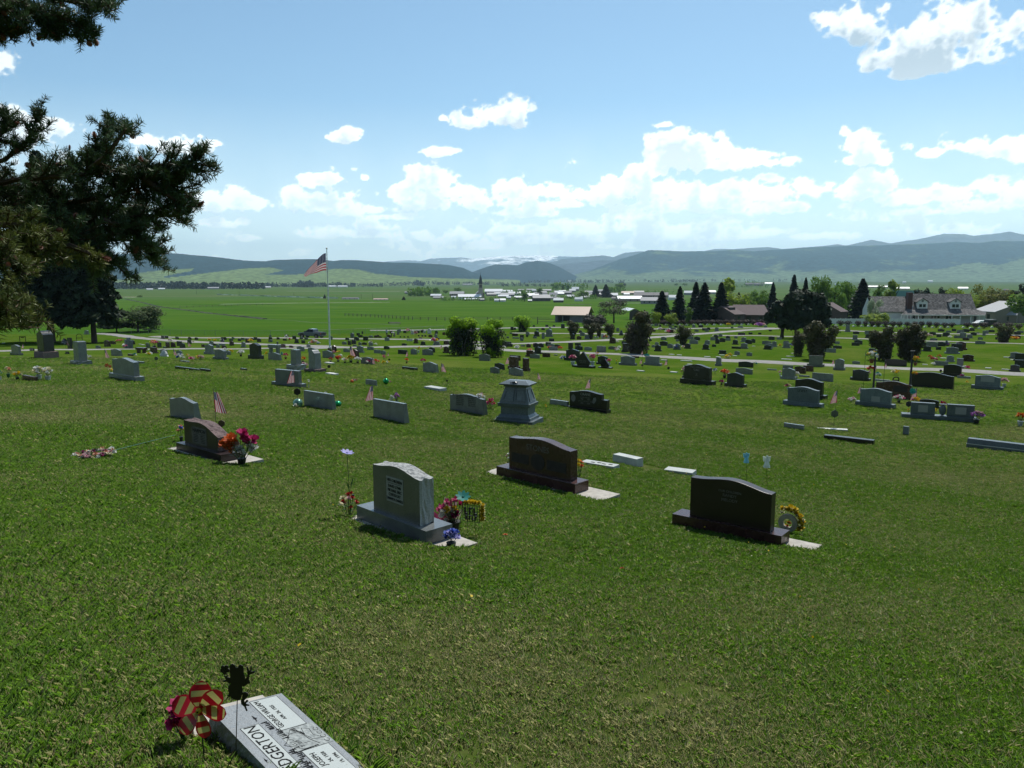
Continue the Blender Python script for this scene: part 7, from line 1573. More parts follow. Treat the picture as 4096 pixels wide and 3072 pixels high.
def suv():
    p = P(3952, 1308); r = empty('parked_suv', p+Vector((0, 0, .05)), math.radians(196), 'black boxy SUV with spare wheel parked by the white fence', 'car')
    b = MB(); b.box(-2.1, -.9, .45, 2.0, .9, 1.15); bevel(b.build('body', PLAST, r), .08, 2); b = MB(); b.box(-2.05, -.84, 1.15, .75, .84, 1.88, tx=.12, ty=.08); bevel(b.build('cabin', PLAST, r), .06, 2)
    for s in (-1, 1):
        for x in (-1.3, 1.3): wheel(r, x, s*.82, .40)
        b = MB(); b.box(-1.9, s*.845-.01, 1.25, .5, s*.845+.01, 1.70); b.build('side_window', GLASS, r)
    b = MB(); b.box(-2.10, -.7, 1.25, -2.06, .7, 1.70); b.build('rear_window', GLASS, r); b = MB(); nn = 14; b.add([(-2.30, .38*math.cos(6.283*k/nn), 1.0+.38*math.sin(6.283*k/nn)) for k in range(nn)]+[(-2.1, .38*math.cos(6.283*k/nn), 1.0+.38*math.sin(6.283*k/nn)) for k in range(nn)], [tuple(range(nn-1, -1, -1))]+[(k, (k+1) % nn, (k+1) % nn+nn, k+nn) for k in range(nn)]); b.build('spare_wheel', RUB, r)
    p = P(3922, 1302); r = empty('parked_car', p, math.radians(190), 'white car mostly hidden beside the black SUV', 'car')
    b = MB(); prof = [(-2.2, .4), (2.1, .4), (2.15, .75), (1.3, .92), (.7, 1.38), (-1.0, 1.42), (-1.9, 1.0), (-2.2, .9)]; b.ext(prof, -.85, .85); bevel(b.build('body', TRIM, r), .06, 2)
    b = MB(); b.add([(1.2, -.86, .95), (.66, -.86, 1.32), (-.95, -.86, 1.35), (-1.7, -.86, 1.0)], [(0, 1, 2, 3)]); b.build('side_window', GLASS, r)
    for s in (-1, 1):
        for x in (-1.35, 1.35): wheel(r, x, s*.8, .33, .2)
suv()
# ------------------------------------------------------------------ people (skinned figures)
def skin_body(name, pts, edges, rad, mats_fn, parent):
    me = bpy.data.meshes.new(name); me.from_pydata(pts, edges, []); o = bpy.data.objects.new(name, me); link(o)
    sk = o.modifiers.new('skin', 'SKIN'); sb = o.modifiers.new('sub', 'SUBSURF'); sb.levels = 1; sb.render_levels = 1
    for v, r_ in zip(me.skin_vertices[0].data, rad): v.radius = (r_, r_)
    me.skin_vertices[0].data[0].use_root = True
    dg = bpy.context.evaluated_depsgraph_get(); m2 = bpy.data.meshes.new_from_object(o.evaluated_get(dg)); bpy.data.objects.remove(o)
    mats, fn = mats_fn
    for m in mats: m2.materials.append(m)
    for f in m2.polygons: f.material_index = fn(f.center); f.use_smooth = True
    m2.name = name; return ob(name, m2, parent)
SKIN = mat('skin', (.42, .25, .18), .6, var=.05); HAIR = mat('grey_hair', (.22, .20, .18), .8)
def figure(px, pyb, hpx, bend, label, shirt, trousers, yaw):
    p = P(px, pyb); m_ = mpp(p); s = 1.74 if not bend else 1.7; k = (hpx*m_/1.74) if not bend else 1.0
    r = empty('person', p, yaw, label, 'person'); h = .92
    if not bend: sp = [(0, 0, .95), (0, 0, 1.2), (0, 0, 1.42), (0, .01, 1.52), (0, .02, 1.64)]; arms = [[(-.2, 0, 1.42), (-.27, .02, 1.14), (-.24, .12, .90)], [(.2, 0, 1.42), (.27, .02, 1.14), (.22, .18, .98)]]
    else: sp = [(0, 0, .95), (0, .25, 1.06), (0, .48, 1.02), (0, .58, .98), (0, .70, .92)]; arms = [[(-.18, .45, .98), (-.2, .50, .70), (-.15, .55, .45)], [(.18, .45, .98), (.2, .52, .70), (.12, .58, .42)]]
    pts = list(sp); rad = [.15, .15, .17, .06, .09]; ed = [(0, 1), (1, 2), (2, 3), (3, 4)]
    pts.append((sp[4][0], sp[4][1]+(.03 if not bend else .06), sp[4][2]+(.10 if not bend else -.07))); rad.append(.075); ed.append((4, 5))
    for a in arms:
        i = len(pts); pts += a; rad += [.065, .05, .038]; ed += [(2, i), (i, i+1), (i+1, i+2)]
        j = len(pts); pts.append((a[2][0], a[2][1]+.03, a[2][2]-.09)); rad.append(.032); ed.append((i+2, j))
    for sx in (-1, 1):
        i = len(pts); pts += [(sx*.10, 0, .90), (sx*.12, .02, .50), (sx*.13, -.02, .08), (sx*.14, .10, .035)]; rad += [.095, .068, .048, .045]; ed += [(0, i), (i, i+1), (i+1, i+2), (i+2, i+3)]
    hd = Vector(sp[4])
    def fn(c):
        if (c-hd).length < .17 or (bend and c.y > .56 and c.z > .8): return 2
        if c.z < .06: return 3
        if c.z < .93 and abs(c.y) < .2 and abs(c.x) < .2: return 1
        if not bend and c.z < .98 and abs(c.x) > .19: return 2
        if bend and c.z < .6: return 2 if c.y > .3 else 1
        return 0
    skin_body('body', pts, ed, rad, ([shirt, trousers, SKIN, PLAST], fn), r)
    b = MB(); b.ell((sp[4][0], sp[4][1]-.01, sp[4][2]+.06), (.10, .11, .10), 8, 6); b.build('hair', HAIR, r); r.scale = (k, k, k)
figure(1547, 1348, 32, False, 'standing person in a light blue shirt and dark trousers', mat('light_blue_shirt', (.42, .48, .52), .8), mat('dark_trousers', (.02, .022, .028), .8), -.4)
figure(1566, 1350, 22, True, 'person in white bending over a brown headstone', mat('white_shirt', (.62, .58, .58), .8), mat('dark_trousers', (.02, .022, .028), .8), -1.2)
# ------------------------------------------------------------------ black hanger posts with flower baskets, hooks, spinners
def hanger(xb, yb, xt, yt, label):
    p = P(xb, yb); d = p.y*CP-p.z*SP; q = at_depth(xt, yt, d)-p; r = empty('hanger_post', p, 0, label, 'post')
    b = MB(); b.tube([(0, 0, -.2), q*.5, q], [.075, .07, .06], 6); b.build('post', BLK, r); b = MB(); b.box(q.x-.14, q.y-.1, q.z-.02, q.x+.14, q.y+.1, q.z+.03); b.build('cap', BLK, r)
    return r, p, q
hanger(3493, 1558, 3503, 1402, 'left tall black hanger post with a white and yellow basket'); hanger(3636, 1594, 3651, 1405, 'right tall black hanger post with sunflowers')
def air_bouquet(px, py, foot, hpx, wpx, cols, label, n=12, pot='clay'):
    p = P(*foot); d = p.y*CP-p.z*SP; q = at_depth(px, py, d); return bouquet(px, py, hpx, wpx, cols, n, pot, label, world=q, name='hanging_basket', cat='basket')
air_bouquet(3486, 1452, (3493, 1558), 46, 52, ['white', 'yellow', 'teal', 'white'], 'hanging basket of white and yellow flowers on the left black post'); air_bouquet(3661, 1462, (3636, 1594), 36, 36, ['yellow', 'orange', 'yellow'], 'hanging basket of sunflowers on the right black post')
air_bouquet(3482, 1490, (3493, 1558), 22, 34, ['red', 'orange'], 'red-orange flowers hooked on the left black post', 7, None); air_bouquet(3657, 1507, (3636, 1594), 18, 26, ['orange', 'yellow'], 'orange flowers hooked on the right black post', 6, None)
def hook(xb, yb, yt, w_, label):
    p = P(xb, yb); d = p.y*CP-p.z*SP; m_ = d/F; H = (yb-yt)*m_; W_ = w_*m_; r = empty('shepherd_hook', p, 0, label, 'hook'); pts = [(0, 0, -.1), (0, 0, H-W_*.5)]+[(W_*.5-W_*.5*math.cos(t), 0, H-W_*.5+W_*.5*math.sin(t)) for t in np.linspace(.4, 2.9, 7)]; b = MB(); b.tube(pts, .012, 5); b.build('rod', BLK, r)
hook(3449, 1620, 1401, 18, 'thin black shepherd hook rising left of the black posts'); hook(3528, 1622, 1424, 0.01, 'thin straight rod in front of the plaque headstone')
def disc_stake(px, yb, yc, R, m, label, wob=0.):
    p = P(px, yb); d = p.y*CP-p.z*SP; m_ = d/F; q = at_depth(px+wob, yc, d)-p; r = empty('garden_stake', p, 0, label, 'garden stake'); stem(r, [(0, 0, -.05), q], .006, BLK, 'rod'); b = MB(); n = 12
    b.ext([(R*m_*math.cos(6.283*k/n)*(1+.12*(k % 2)), R*m_*math.sin(6.283*k/n)*(1+.12*(k % 2))) for k in range(n)], -.008, .008); o = b.build('disc', m, r); o.location = q
disc_stake(3334, 1718, 1655, 14, mat('bronze_medallion', (.10, .12, .10), .5, metal=.3), 'round bronze emblem on a slanting stake at right', 5); disc_stake(1189, 1636, 1567, 13, BLK, 'black spinner stake beside a clear green foil balloon'); disc_stake(1316, 1492, 1466, 6, BLK, 'small black disc on a stake left of the pots'); disc_stake(1788, 1560, 1523, 4, BRZ, 'thin dark bird spinner beside the white slab')
disc_stake(1557, 1450, 1438, 4, BLK, 'tiny black oval spinner right of the flower row'); disc_stake(3635, 1665, 1616, 11, BLK, 'round black medallion stake at the double monument'); disc_stake(3763, 1500, 1483, 5, BLK, 'small black disc beside the road, left of a black headstone'); disc_stake(2569, 1478, 1461, 4, BLK, 'small dark disc stake left of a flower-topped grey headstone')
disc_stake(2674, 1478, 1472, 5, BLK, 'small dark disc beneath a little flag below the main road'); disc_stake(625, 1473, 1434, 7, mat('bronze_medallion', (.10, .12, .10)), 'grey round stake beside a low curb at left'); disc_stake(886, 1715, 1694, 13, mat('copper_spinner', (.10, .055, .04), .5), 'dark copper spinner behind the HARMON headstone')
disc_flower(432, 1510, 427, 1462, 9, FC['red'], 'dark red pinwheel left of the daffodil headstone', (1.2, 0, 0), 6, 'pinwheel'); r_, _ = disc_flower(445, 1500, 440, 1466, 7, FC['red'], 'bright red pinwheel touching the dark one', (1.2, 0, 0), 6, 'pinwheel')
disc_flower(3655, 1610, 3650, 1565, 14, FC['teal'], 'rainbow pinwheel at the foot of the right black post', (1.3, 0, 0), 8, 'pinwheel')
# foil balloons / green orbs
def orb(px, py, R, m, label, sq=1.):
    p = P(px, py); m_ = mpp(p); b = MB(); b.ell((0, 0, R*m_*sq), (R*m_, R*m_, R*m_*sq), 12, 8); o = b.build('foil_ball', m, None, True); o.location = p; tag(o, label, 'ornament')
FOIL = mat('green_foil', (.01, .30, .10), .18, metal=.7); FOILC = mat('clear_green_foil', (.22, .45, .36), .2, metal=.3, trans=.3)
orb(1350, 1628, 17, FOIL, 'crumpled green foil ball right of a straight-topped grey stone', .75); orb(1544, 1537, 12, FOIL, 'shiny green ball at the end of a long low stone'); orb(1192, 1630, 20, FOILC, 'pale green cellophane bundle left of a grey headstone', .9)
orb(1408, 1532, 7, FC['orange'], 'orange ball at the left end of a long low stone')
# ------------------------------------------------------------------ smaller bouquets read from the photograph
BQ = [ # px, py, h, w, colours, n, pot, label
 (34,1511,46,24,['cream','peach'],5,'green','tall green pot of cream flowers at the left edge'),(70,1520,32,34,['yellow','cream'],7,'dark','low dark pot of yellow and cream flowers, left'),(157,1518,52,46,['white','cream'],9,'clear','clear vase of white daisies, left of two'),(193,1523,54,40,['cream','white'],8,'clear','clear vase of white daisies, right of two'),(2,1520,40,14,['teal','white'],3,'clear','teal trinket at the far left edge'),
 (445,1500,28,20,['cream','yellow'],5,'clear','daffodils at the left end of a grey serpentine stone'),(510,1508,32,26,['yellow','cream','peach'],6,None,'daffodils leaning on the front of a grey serpentine stone'),(541,1510,34,26,['white','yellow'],5,'clear','clear pot with white and yellow flowers at left'),
 (345,1428,9,11,['white'],3,None,'small white flower clump near the grey-green stone'),(359,1432,9,13,['white'],3,None,'second small white flower clump in the lawn'),
 (539,1427,14,16,['teal','white'],4,None,'mint green flower bunch on the ground at left'),(596,1424,14,26,['cream','yellow','white'],6,None,'pale yellow flowers beside a rough grey boulder'),(618,1395,34,34,['yellow','peach','pink'],9,'dark','yellow and pink flowers on top of a brown stone'),(583,1410,20,20,['white','yellow'],5,None,'white and yellow flowers beside the dark bench'),(622,1412,22,24,['hot','pink'],6,None,'pink flowers below the flower-topped brown stone'),
 (500,1395,18,20,['white','pink'],4,None,'small pale statue flowers by a brown headstone, left'),(480,1370,12,26,['pink','peach'],6,None,'pink flowers beside a brown headstone under the spruces'),
 (722,1445,30,34,['blue','white','white'],8,None,'bluish-white flower mound before a grey stone'),(752,1440,26,16,['yellow','cream'],5,None,'tall pale yellow flowers in a flower row at left'),(768,1443,14,26,['pale','pink'],6,None,'low pink flowers in a flower row at left'),(800,1440,18,36,['cream','yellow','pale'],8,None,'cream and yellow flowers ending a row at left'),
 (964,1426,24,32,['white','white','cream'],9,'dark','round pot of white flowers standing alone in the lawn'),(902,1424,32,18,['white'],4,'clear','white vase at the corner of a grey headstone'),(923,1416,18,16,['yellow'],4,None,'yellow flowers behind a grey headstone, left'),(1040,1425,32,18,['white','cream'],4,'dark','white flowers beside a tall dark headstone'),(1003,1372,16,22,['yellow'],6,None,'yellow blooms above a tall dark headstone'),
 (1066,1424,18,14,['yellow'],4,None,'small yellow flowers left of the stone bench'),(1130,1430,22,16,['teal'],4,None,'bright green windmill by the stone bench'),(1143,1437,24,22,['pink','red'],6,'clay','red and pink pot right of the stone bench'),
 (1212,1452,24,26,['orange','peach','yellow'],7,'dark','orange chrysanthemum pot left of the tall grey pillar'),(1216,1476,24,26,['pale','white','mag'],7,'dark','pale pink pot left of the tall grey pillar, lower'),
 (1105,1530,14,20,['yellow'],6,None,'yellow flowers left of the flat-topped grey stone'),(1196,1545,34,28,['yellow','yellow'],9,'dark','yellow flower pot right of the flat-topped grey stone'),
 (1335,1428,26,20,['pale','pink'],6,'clear','pink flowers raised on a slim vase by the pot row'),(1323,1450,20,16,['red','red'],6,'dark','first red pot in the row by the flagpole'),(1353,1450,26,30,['red','orange','orange'],10,'dark','red-orange pot in the row of pots'),(1362,1432,14,18,['white'],5,None,'white flowers behind the red-orange pot'),
 (1380,1454,22,24,['orange','white','cream'],8,'dark','orange and white pot in the row of pots'),(1404,1452,30,32,['yellow','yellow'],12,'dark','tall yellow chrysanthemum pot in the row'),(1431,1455,26,32,['white','white'],12,'dark','big white chrysanthemum pot in the row'),(1471,1458,16,22,['pink','white','mag'],6,'dark','small mixed pot before a grey serpentine stone'),(1504,1455,18,26,['red','orange','pale'],8,None,'red and peach flowers right of a small flag'),
 (1536,1440,22,16,['pink','pink'],6,None,'single pink round bouquet on a thin stake'),(1535,1456,12,18,['yellow'],4,None,'tiny yellow flowers in the lawn'),(1552,1456,12,14,['yellow','white'],4,None,'tiny yellow and white flowers in the lawn'),(1356,1412,8,14,['yellow'],3,None,'small yellow flowers near the flagpole foot'),
 (1627,1453,20,18,['orange','orange'],6,'clay','orange flowers left of the heart headstone'),(1692,1449,14,24,['pink','red'],6,None,'pink-red flowers beyond a pale grey headstone'),(1674,1411,26,14,['cream','yellow'],4,'clear','blue and cream figurine bouquet between grey stones'),
 (1568,1615,38,20,['white'],4,None,'small white wildflowers above a grey headstone'),(1304,1590,22,16,['white'],3,None,'white lily stake above a grey headstone'),(1588,1622,50,28,['purple','pale','purple'],9,'green','mauve flowers in a green vase behind a grey headstone'),(1235,1553,38,8,['white'],2,'clear','little clear bottle-like vase in the lawn'),
 (1922,1618,50,44,['pale','white','white'],8,None,'large white and pale pink peonies at a stone corner'),(1962,1637,44,42,['red','pink','pink'],12,None,'coral red bush of flowers right of the inscribed stone'),(2183,1640,24,10,['yellow','yellow'],2,None,'yellow flower at the right corner of the zinc monument'),(1183,1636,22,18,['white','cream'],4,None,'white flowers at the foot of a black spinner'),
 (1420,1526,8,16,['pink','white'],4,None,'pink and white blooms lying on a long low stone'),(1560,1535,12,8,['pale','mag'],3,None,'dusky flowers right of the shiny green ball'),
 (2291,1460,42,30,['pink','pink','pale'],9,'clear','pink flower vase left of the diamond headstone'),(2370,1462,46,32,['pink','pink','pale'],9,'clear','pink flower vase right of the diamond headstone'),(2437,1460,24,22,['pink','red','pale'],7,'clear','pink vase right of the small black stone'),(2465,1455,16,8,['yellow'],3,'green','small yellow flowers left of a grey serpentine stone'),(2588,1432,16,24,['teal','teal'],8,None,'teal flowers on top of a grey headstone'),
 (2250,1440,16,24,['white','blue'],6,None,'white and blue flowers left of a dark serpentine stone'),(2645,1462,10,12,['cream','red'],4,None,'small cream flowers at a grey stone corner'),(2390,1422,12,10,['yellow'],3,'green','green flower vase beyond the diamond headstone'),
 (2735,1525,62,28,['white','pale','cream','mag'],12,'dark','tall mixed flowers at the left of the CALL headstone'),(2841,1520,26,14,['peach','yellow'],5,None,'peach flowers right of the CALL headstone'),(2860,1495,22,22,['blue','white'],6,None,'bluish flowers behind the CALL headstone'),(2898,1512,34,42,['orange','peach','orange'],13,'dark','orange carnations left of a black headstone'),(2886,1540,20,24,['mag','mag'],7,'dark','magenta flowers in a black pot'),(2967,1518,22,12,['yellow','blue'],4,None,'small yellow and blue flowers on a black headstone'),
 (3006,1490,14,12,['white'],3,None,'white flowers at the end of a grey stone'),(3018,1460,12,18,['white','teal'],4,None,'white flowers beside a dark stone near the road'),(3185,1515,28,26,['white','white','pale'],8,'clear','white statue-like bouquet behind the large black stone'),(3120,1502,20,12,['pale','white'],3,'clear','small vase left of a grey serpentine stone'),
 (3152,1560,24,24,['cream','peach','mag'],8,'clear','cream flowers on the left of the grey serpentine pair'),(3405,1607,16,34,['white','pale'],9,None,'white and pale flowers low on the grass'),(3595,1612,30,44,['pink','white','pink','white'],14,'dark','pink and white flowers right of the plaque headstone'),(3738,1548,28,24,['pale','pink'],8,'clear','pale pink bouquet before the very wide black stone'),
 (3475,1508,26,16,['pale','pale'],5,None,'pale flowers right of a black headstone near posts'),(3512,1512,22,26,['teal','white'],7,None,'teal figurine flowers on a flat white marker'),(3580,1500,20,34,['yellow','cream'],6,None,'yellow-green flower arch in the lawn'),(3665,1612,22,34,['yellow','hot','yellow'],9,None,'yellow and hot pink flowers behind the double monument'),(3770,1622,16,22,['red','mag'],6,None,'dark red flowers beside the black round-topped stone'),
 (3738,1660,34,18,['yellow','yellow'],6,None,'yellow flowers in the middle of the double monument'),(3768,1662,34,16,['yellow','mag'],5,None,'yellow flowers right of the monument urn'),(3905,1696,54,50,['pale','purple','purple'],15,'dark','mauve chrysanthemums in a black pot at the double monument'),(4080,1704,56,40,['orange','yellow','orange'],12,'clear','orange and yellow flowers at the right edge'),
 (3640,1580,10,10,['white','yellow'],3,None,'small white flower at the right black post'),(4016,1548,36,30,['pale','pale'],6,'clear','thin dry bouquet right of the pale-panel headstone'),(3868,1535,12,10,['yellow'],3,None,'tiny yellow flower left of the pale-panel headstone'),(3632,1660,30,10,['yellow'],3,None,'yellow flowers at the left end of the double monument'),
 (3718,1435,14,16,['orange','red'],5,None,'orange flowers left of a red low marker'),(3757,1432,14,16,['orange'],5,None,'orange flowers right of a red low marker'),(3733,1442,12,26,['pink','white','red'],7,None,'pink and white flowers on a low marker'),(3570,1458,12,18,['purple','pink'],5,None,'pink-purple flowers by a wide dark stone'),(3608,1463,10,28,['pink','pale'],7,None,'pink flowers low beside the road'),
 (3866,1476,12,26,['red','white','pink'],6,None,'red and white flowers just above the road'),(3732,1463,12,16,['white'],4,None,'white flower mound above the road'),(3853,1386,12,16,['white','purple'],4,None,'white flowers on a dark brown stone'),(3796,1384,12,12,['purple'],4,None,'violet flowers left of a black headstone'),(3846,1512,14,16,['mag','mag'],5,'dark','dark purple flower pot below the road'),
 (3800,1354,10,14,['white'],4,None,'white flowers in the far right rows'),(4060,1358,8,34,['orange','yellow'],7,None,'orange flower strip in the far right rows'),(3714,1348,8,30,['pale','cream'],6,None,'pale flowers beneath far right stones'),(2920,1426,12,16,['yellow'],4,None,'yellow flowers above the near road, left'),(2910,1434,10,30,['yellow','cream'],5,None,'yellow flowers on a flat marker near the road'),
 (3122,1388,12,14,['yellow'],4,None,'yellow flowers between far grey headstones'),(3166,1388,14,18,['blue','purple'],5,None,'blue-violet flowers left of the twin bushes'),(3040,1306,12,44,['pale','pink','purple'],9,None,'pinkish flower mass before the hedge'),(2912,1306,12,20,['yellow'],5,None,'yellow flowers before the hedge'),
 (2200,1400,14,20,['orange','orange'],6,None,'orange bouquet left of a grey marker by the road'),(2240,1400,14,20,['orange','orange'],6,None,'orange bouquet right of a grey marker by the road'),(2120,1405,8,20,['peach'],4,None,'peach flowers on a dark bench-like stone'),(2134,1384,8,10,['pink'],3,None,'pink flowers by a far dark stone'),(2420,1355,14,16,['red','orange'],4,None,'orange-red windmill beyond the vase-shaped bushes'),
 (1925,1400,10,10,['white'],3,None,'white flowers right of the lilac pair'),(2068,1398,16,22,['white','white'],6,None,'white flower mound right of the lilac pair'),(2015,1392,8,12,['white'],3,None,'bright white ball beside dark stones'),(2000,1412,18,18,['cream','pale'],5,None,'cream flowers at the foot of the right lilac'),
 (2000,1418,0.1,0.1,['white'],1,None,None),
 (1735,1362,12,14,['pink','white'],5,None,'pink-white flowers among far stones'),(1738,1372,18,34,['white','pink','yellow'],9,None,'white and pink flowers around a far grey stone'),(1482,1380,16,18,['white','cream'],5,None,'white flowers among the middle rows'),(1503,1382,10,12,['white'],4,None,'white bunch beside a pale flower clump'),(1665,1345,20,18,['pale','mag'],5,None,'pale flowers over a far brown stone'),(1632,1332,16,20,['pale','peach'],5,None,'dusty pink flowers near the two people'),
 (1258,1378,18,30,['white','pink','peach'],9,None,'pink and white flower heap below the pickup'),(1240,1378,12,12,['white'],4,None,'white flowers left of the pink heap'),(1276,1380,12,14,['white','blue'],4,None,'white flowers right of the pink heap'),(1158,1362,8,14,['red','cream'],4,None,'tiny red flowers in the middle rows'),(1145,1356,16,14,['white'],4,None,'white flowers in the middle rows, below the fence'),
 (884,1366,10,12,['cream'],4,None,'cream flowers beside a dark rough stone'),(860,1366,8,12,['yellow'],3,None,'yellow dots in the middle rows'),(838,1364,8,14,['yellow'],3,None,'yellow flowers on the grass, middle rows'),(772,1374,12,10,['cream'],3,None,'cream bouquet near a dark headstone'),(680,1366,10,20,['white','cream'],5,None,'white flowers near the curved road'),(760,1390,10,10,['pink'],3,None,'pink flowers near the near road'),
 (2640,1325,14,22,['white','pale'],6,None,'white flowers left of the brownish small bush'),(2680,1330,8,40,['white','pink','cream'],8,None,'row of tiny flowers before the far road'),(2592,1392,18,16,['cream','pale','mag'],6,None,'cream wreath-like bouquet right of the big dark bush'),(2588,1408,12,10,['white','pale'],3,None,'pale flowers under the big dark bush'),
 (2700,1398,18,20,['white','blue'],6,None,'bluish-white flowers beside a grey headstone'),(2732,1396,14,14,['pale','white'],5,None,'pale flowers between a grey and a brown headstone'),(2476,1395,10,16,['white'],4,None,'white bunch right of a mid-grey headstone'),(2468,1405,10,22,['white','pale'],5,None,'white flowers on the ground by the dark bush'),(2470,1372,8,12,['white'],3,None,'tiny white flowers near a dark cube stone'),
]
for q in BQ:
    if q[2] < 1: continue
    bouquet(q[0], q[1], q[2], q[3], q[4], q[5], q[6], q[7], pot_h=.35 if q[6] else .05)
# black frame swings / arch ornaments under the left spruces
def frame_orn(x, yb, w_, h, arch, label):
    p = P(x, yb); m_ = mpp(p); W_ = w_*m_/2; H = h*m_; r = empty('garden_arch', p, .1, label, 'ornament'); b = MB()
    for s in (-1, 1): b.tube([(s*W_, 0, -.1), (s*W_, 0, H*.75 if arch else H)], .05, 5)
    pts = [(-W_*math.cos(t), 0, H*.7+H*.3*math.sin(t)) for t in np.linspace(0, math.pi, 9)] if arch else [(-W_*1.1, 0, H), (W_*1.1, 0, H)]
    b.tube(pts, .05, 5); b.tube([(-W_, 0, H*.4), (W_, 0, H*.4)], .05, 4) if arch else b.tube([(-W_*.6, 0, H*.85), (W_*.6, 0, H*.85)], .07, 4); b.build('frame', BRZ, r)
frame_orn(92, 1374, 22, 28, False, 'black square frame ornament left of the tall dark monument'); frame_orn(318, 1362, 22, 26, True, 'black arched bench ornament between the two spruce trunks'); frame_orn(3583, 1530, 24, 22, True, 'small green arch ornament in the lawn by the posts')
# ------------------------------------------------------------------ the spruce beside the camera: boughs reach in at the left
NEED = mat('fresh_needles', (.11, .18, .07), .5, col2=(.030, .065, .034), scale=9, trans=.12, spec=.35); NEED2 = mat('sunlit_tint_needles', (.20, .23, .05), .5, col2=(.07, .10, .03), scale=9, trans=.15, spec=.3)  # second needle material has sunlight painted into its colour, for the low boughs
CONE = mat('young_cone', (.40, .19, .14), .7, col2=(.20, .08, .06), scale=40); TWIG = mat('twig_bark', (.10, .065, .04), .9)
def near_spruce():
    root = empty('spruce_tree', (-4.6, 3.6, float(zt(-4.6, 3.6))), 0, 'near spruce whose needled boughs with young cones hang in from the left', 'tree'); o0 = root.location.copy()
    b = MB(); b.tube([(0, 0, -.3), (0, 0, 2), (.05, 0, 6)], [.28, .24, .15], 10); b.build('trunk', BARK, root)
    rs = np.random.RandomState(5)
    def needles(segs, per, ln, m, parent, nm='needles'):
        V = []; n_t = 0
        A = np.array([s[0] for s in segs]); B_ = np.array([s[1] for s in segs]); L_ = np.linalg.norm(B_-A, axis=1); cnt = np.maximum(4, (L_*per).astype(int)); idx = np.repeat(np.arange(len(segs)), cnt); n = len(idx)
        t = rs.rand(n)[:, None]; D = ((B_-A)/L_[:, None])[idx]; O = A[idx]+(B_-A)[idx]*t
        R = rs.normal(0, 1, (n, 3)); R[:, 2] += .55; R -= D*(R*D).sum(1)[:, None]; R /= np.linalg.norm(R, axis=1)[:, None]
        dr = D*rs.uniform(.35, .75, (n, 1))+R; dr /= np.linalg.norm(dr, axis=1)[:, None]; l = ln*rs.uniform(.75, 1.15, (n, 1)); T_ = O+dr*l
        S = np.cross(dr, rs.normal(0, 1, (n, 3))); S /= np.linalg.norm(S, axis=1)[:, None]; w_ = .00125
        bend = O+dr*l*.55+D*l*.0
        V = np.stack([O-S*w_*.7, O+S*w_*.7, bend+S*w_, T_, bend-S*w_], 1).reshape(-1, 3); Fc = np.arange(5*n).reshape(n, 5)
        o = ob(nm, npmesh(nm, V, Fc, [m]), parent); o['kind'] = 'stuff'; return o
    cm = MB(); rng_ = random.Random(2)
    for k in range(46):
        z = k/46; R = .0095*math.sin(math.pi*(.12+.8*z)); t = k*2.4; d = Vector((math.cos(t), math.sin(t), 0)); s = Vector((-math.sin(t), math.cos(t), 0)); c = Vector((0, 0, z*.036)); cm.add([c+d*R*.5-s*.003, c+d*R*.5+s*.003, c+d*R*1.2+s*.002+Vector((0, 0, .004)), c+d*R*1.2-s*.002+Vector((0, 0, .004))], [(0, 1, 2, 3)])
    cm.ell((0, 0, .018), (.006, .006, .018), 6, 5); cm = cm.mesh('cone', [CONE])
    def bough(path, depths, spread, n_side, lit=False, cones=6, side_len=.16, droop=0.):
        """path in photograph pixels with distance; side twigs both ways, in the bough's own plane"""
        pts = [at_depth(x, y, d)-o0 for (x, y), d in zip(path, depths)]
        B_ = []; 
        for i in range(len(pts)-1):
            for k in range(8): B_.append(pts[i].lerp(pts[i+1], k/8))
        B_.append(pts[-1]); nB = len(B_)
        b = MB(); b.tube(B_, [.011*(1-i/nB)+.002 for i in range(nB)], 5); br = b.build('branch', TWIG, root); segs = [(B_[i], B_[i+1]) for i in range(nB//4, nB-1)]; tips = []
        tw = MB()
        for s in range(n_side):
            i = rs.randint(1, nB-1); o = B_[i]; d = (B_[min(i+1, nB-1)]-B_[i-1]).normalized(); side = d.cross(Vector((rs.normal(0, .5), -1+rs.normal(0, .4), rs.normal(0, .5)))).normalized()*(1 if rs.rand() < .5 else -1)
            u = (d*rs.uniform(.5, 1.0)+side*spread*rs.uniform(.4, 1.0)+Vector((0, rs.normal(0, .35), rs.normal(0.02, .18)-droop))).normalized(); L_ = side_len*rs.uniform(.5, 1.2)*(1-.45*i/nB)
            e = o+u*L_; mid = o+u*L_*.5+Vector((0, 0, -.01)); segs += [(o, mid), (mid, e)]; tw.tube([o, mid, e], [.0035, .003, .0015], 3, cap=False); tips.append((e, u))
            for q in range(rs.randint(2, 5)):
                a = o.lerp(e, rs.uniform(.2, .9)); v = (u*.8+Vector(rs.normal(0, .55, 3))).normalized(); e2 = a+v*L_*rs.uniform(.25, .5); segs.append((a, e2)); tw.tube([a, e2], [.0022, .0012], 3, cap=False); tips.append((e2, v))
        tw.build('twigs', TWIG, br)
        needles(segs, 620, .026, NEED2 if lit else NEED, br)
        for c in range(max(1, cones*2//3)):
            e, u = tips[rs.randint(len(tips))]; o = ob('cone', cm, br); o.location = e; u2 = (u+Vector((0, 0, rs.uniform(-.3, .5)))).normalized(); o.rotation_euler = u2.to_track_quat('Z', 'Y').to_euler(); s = rs.uniform(.5, .9); o.scale = (s*1.25, s*1.25, s)
    J = lambda n, d: [d+rs.uniform(-.06, .06) for _ in range(n)]
    bough([(-260, 800), (60, 720), (330, 700), (560, 670), (720, 650), (815, 640)], J(6, 3.1), 1.0, 90, cones=14)
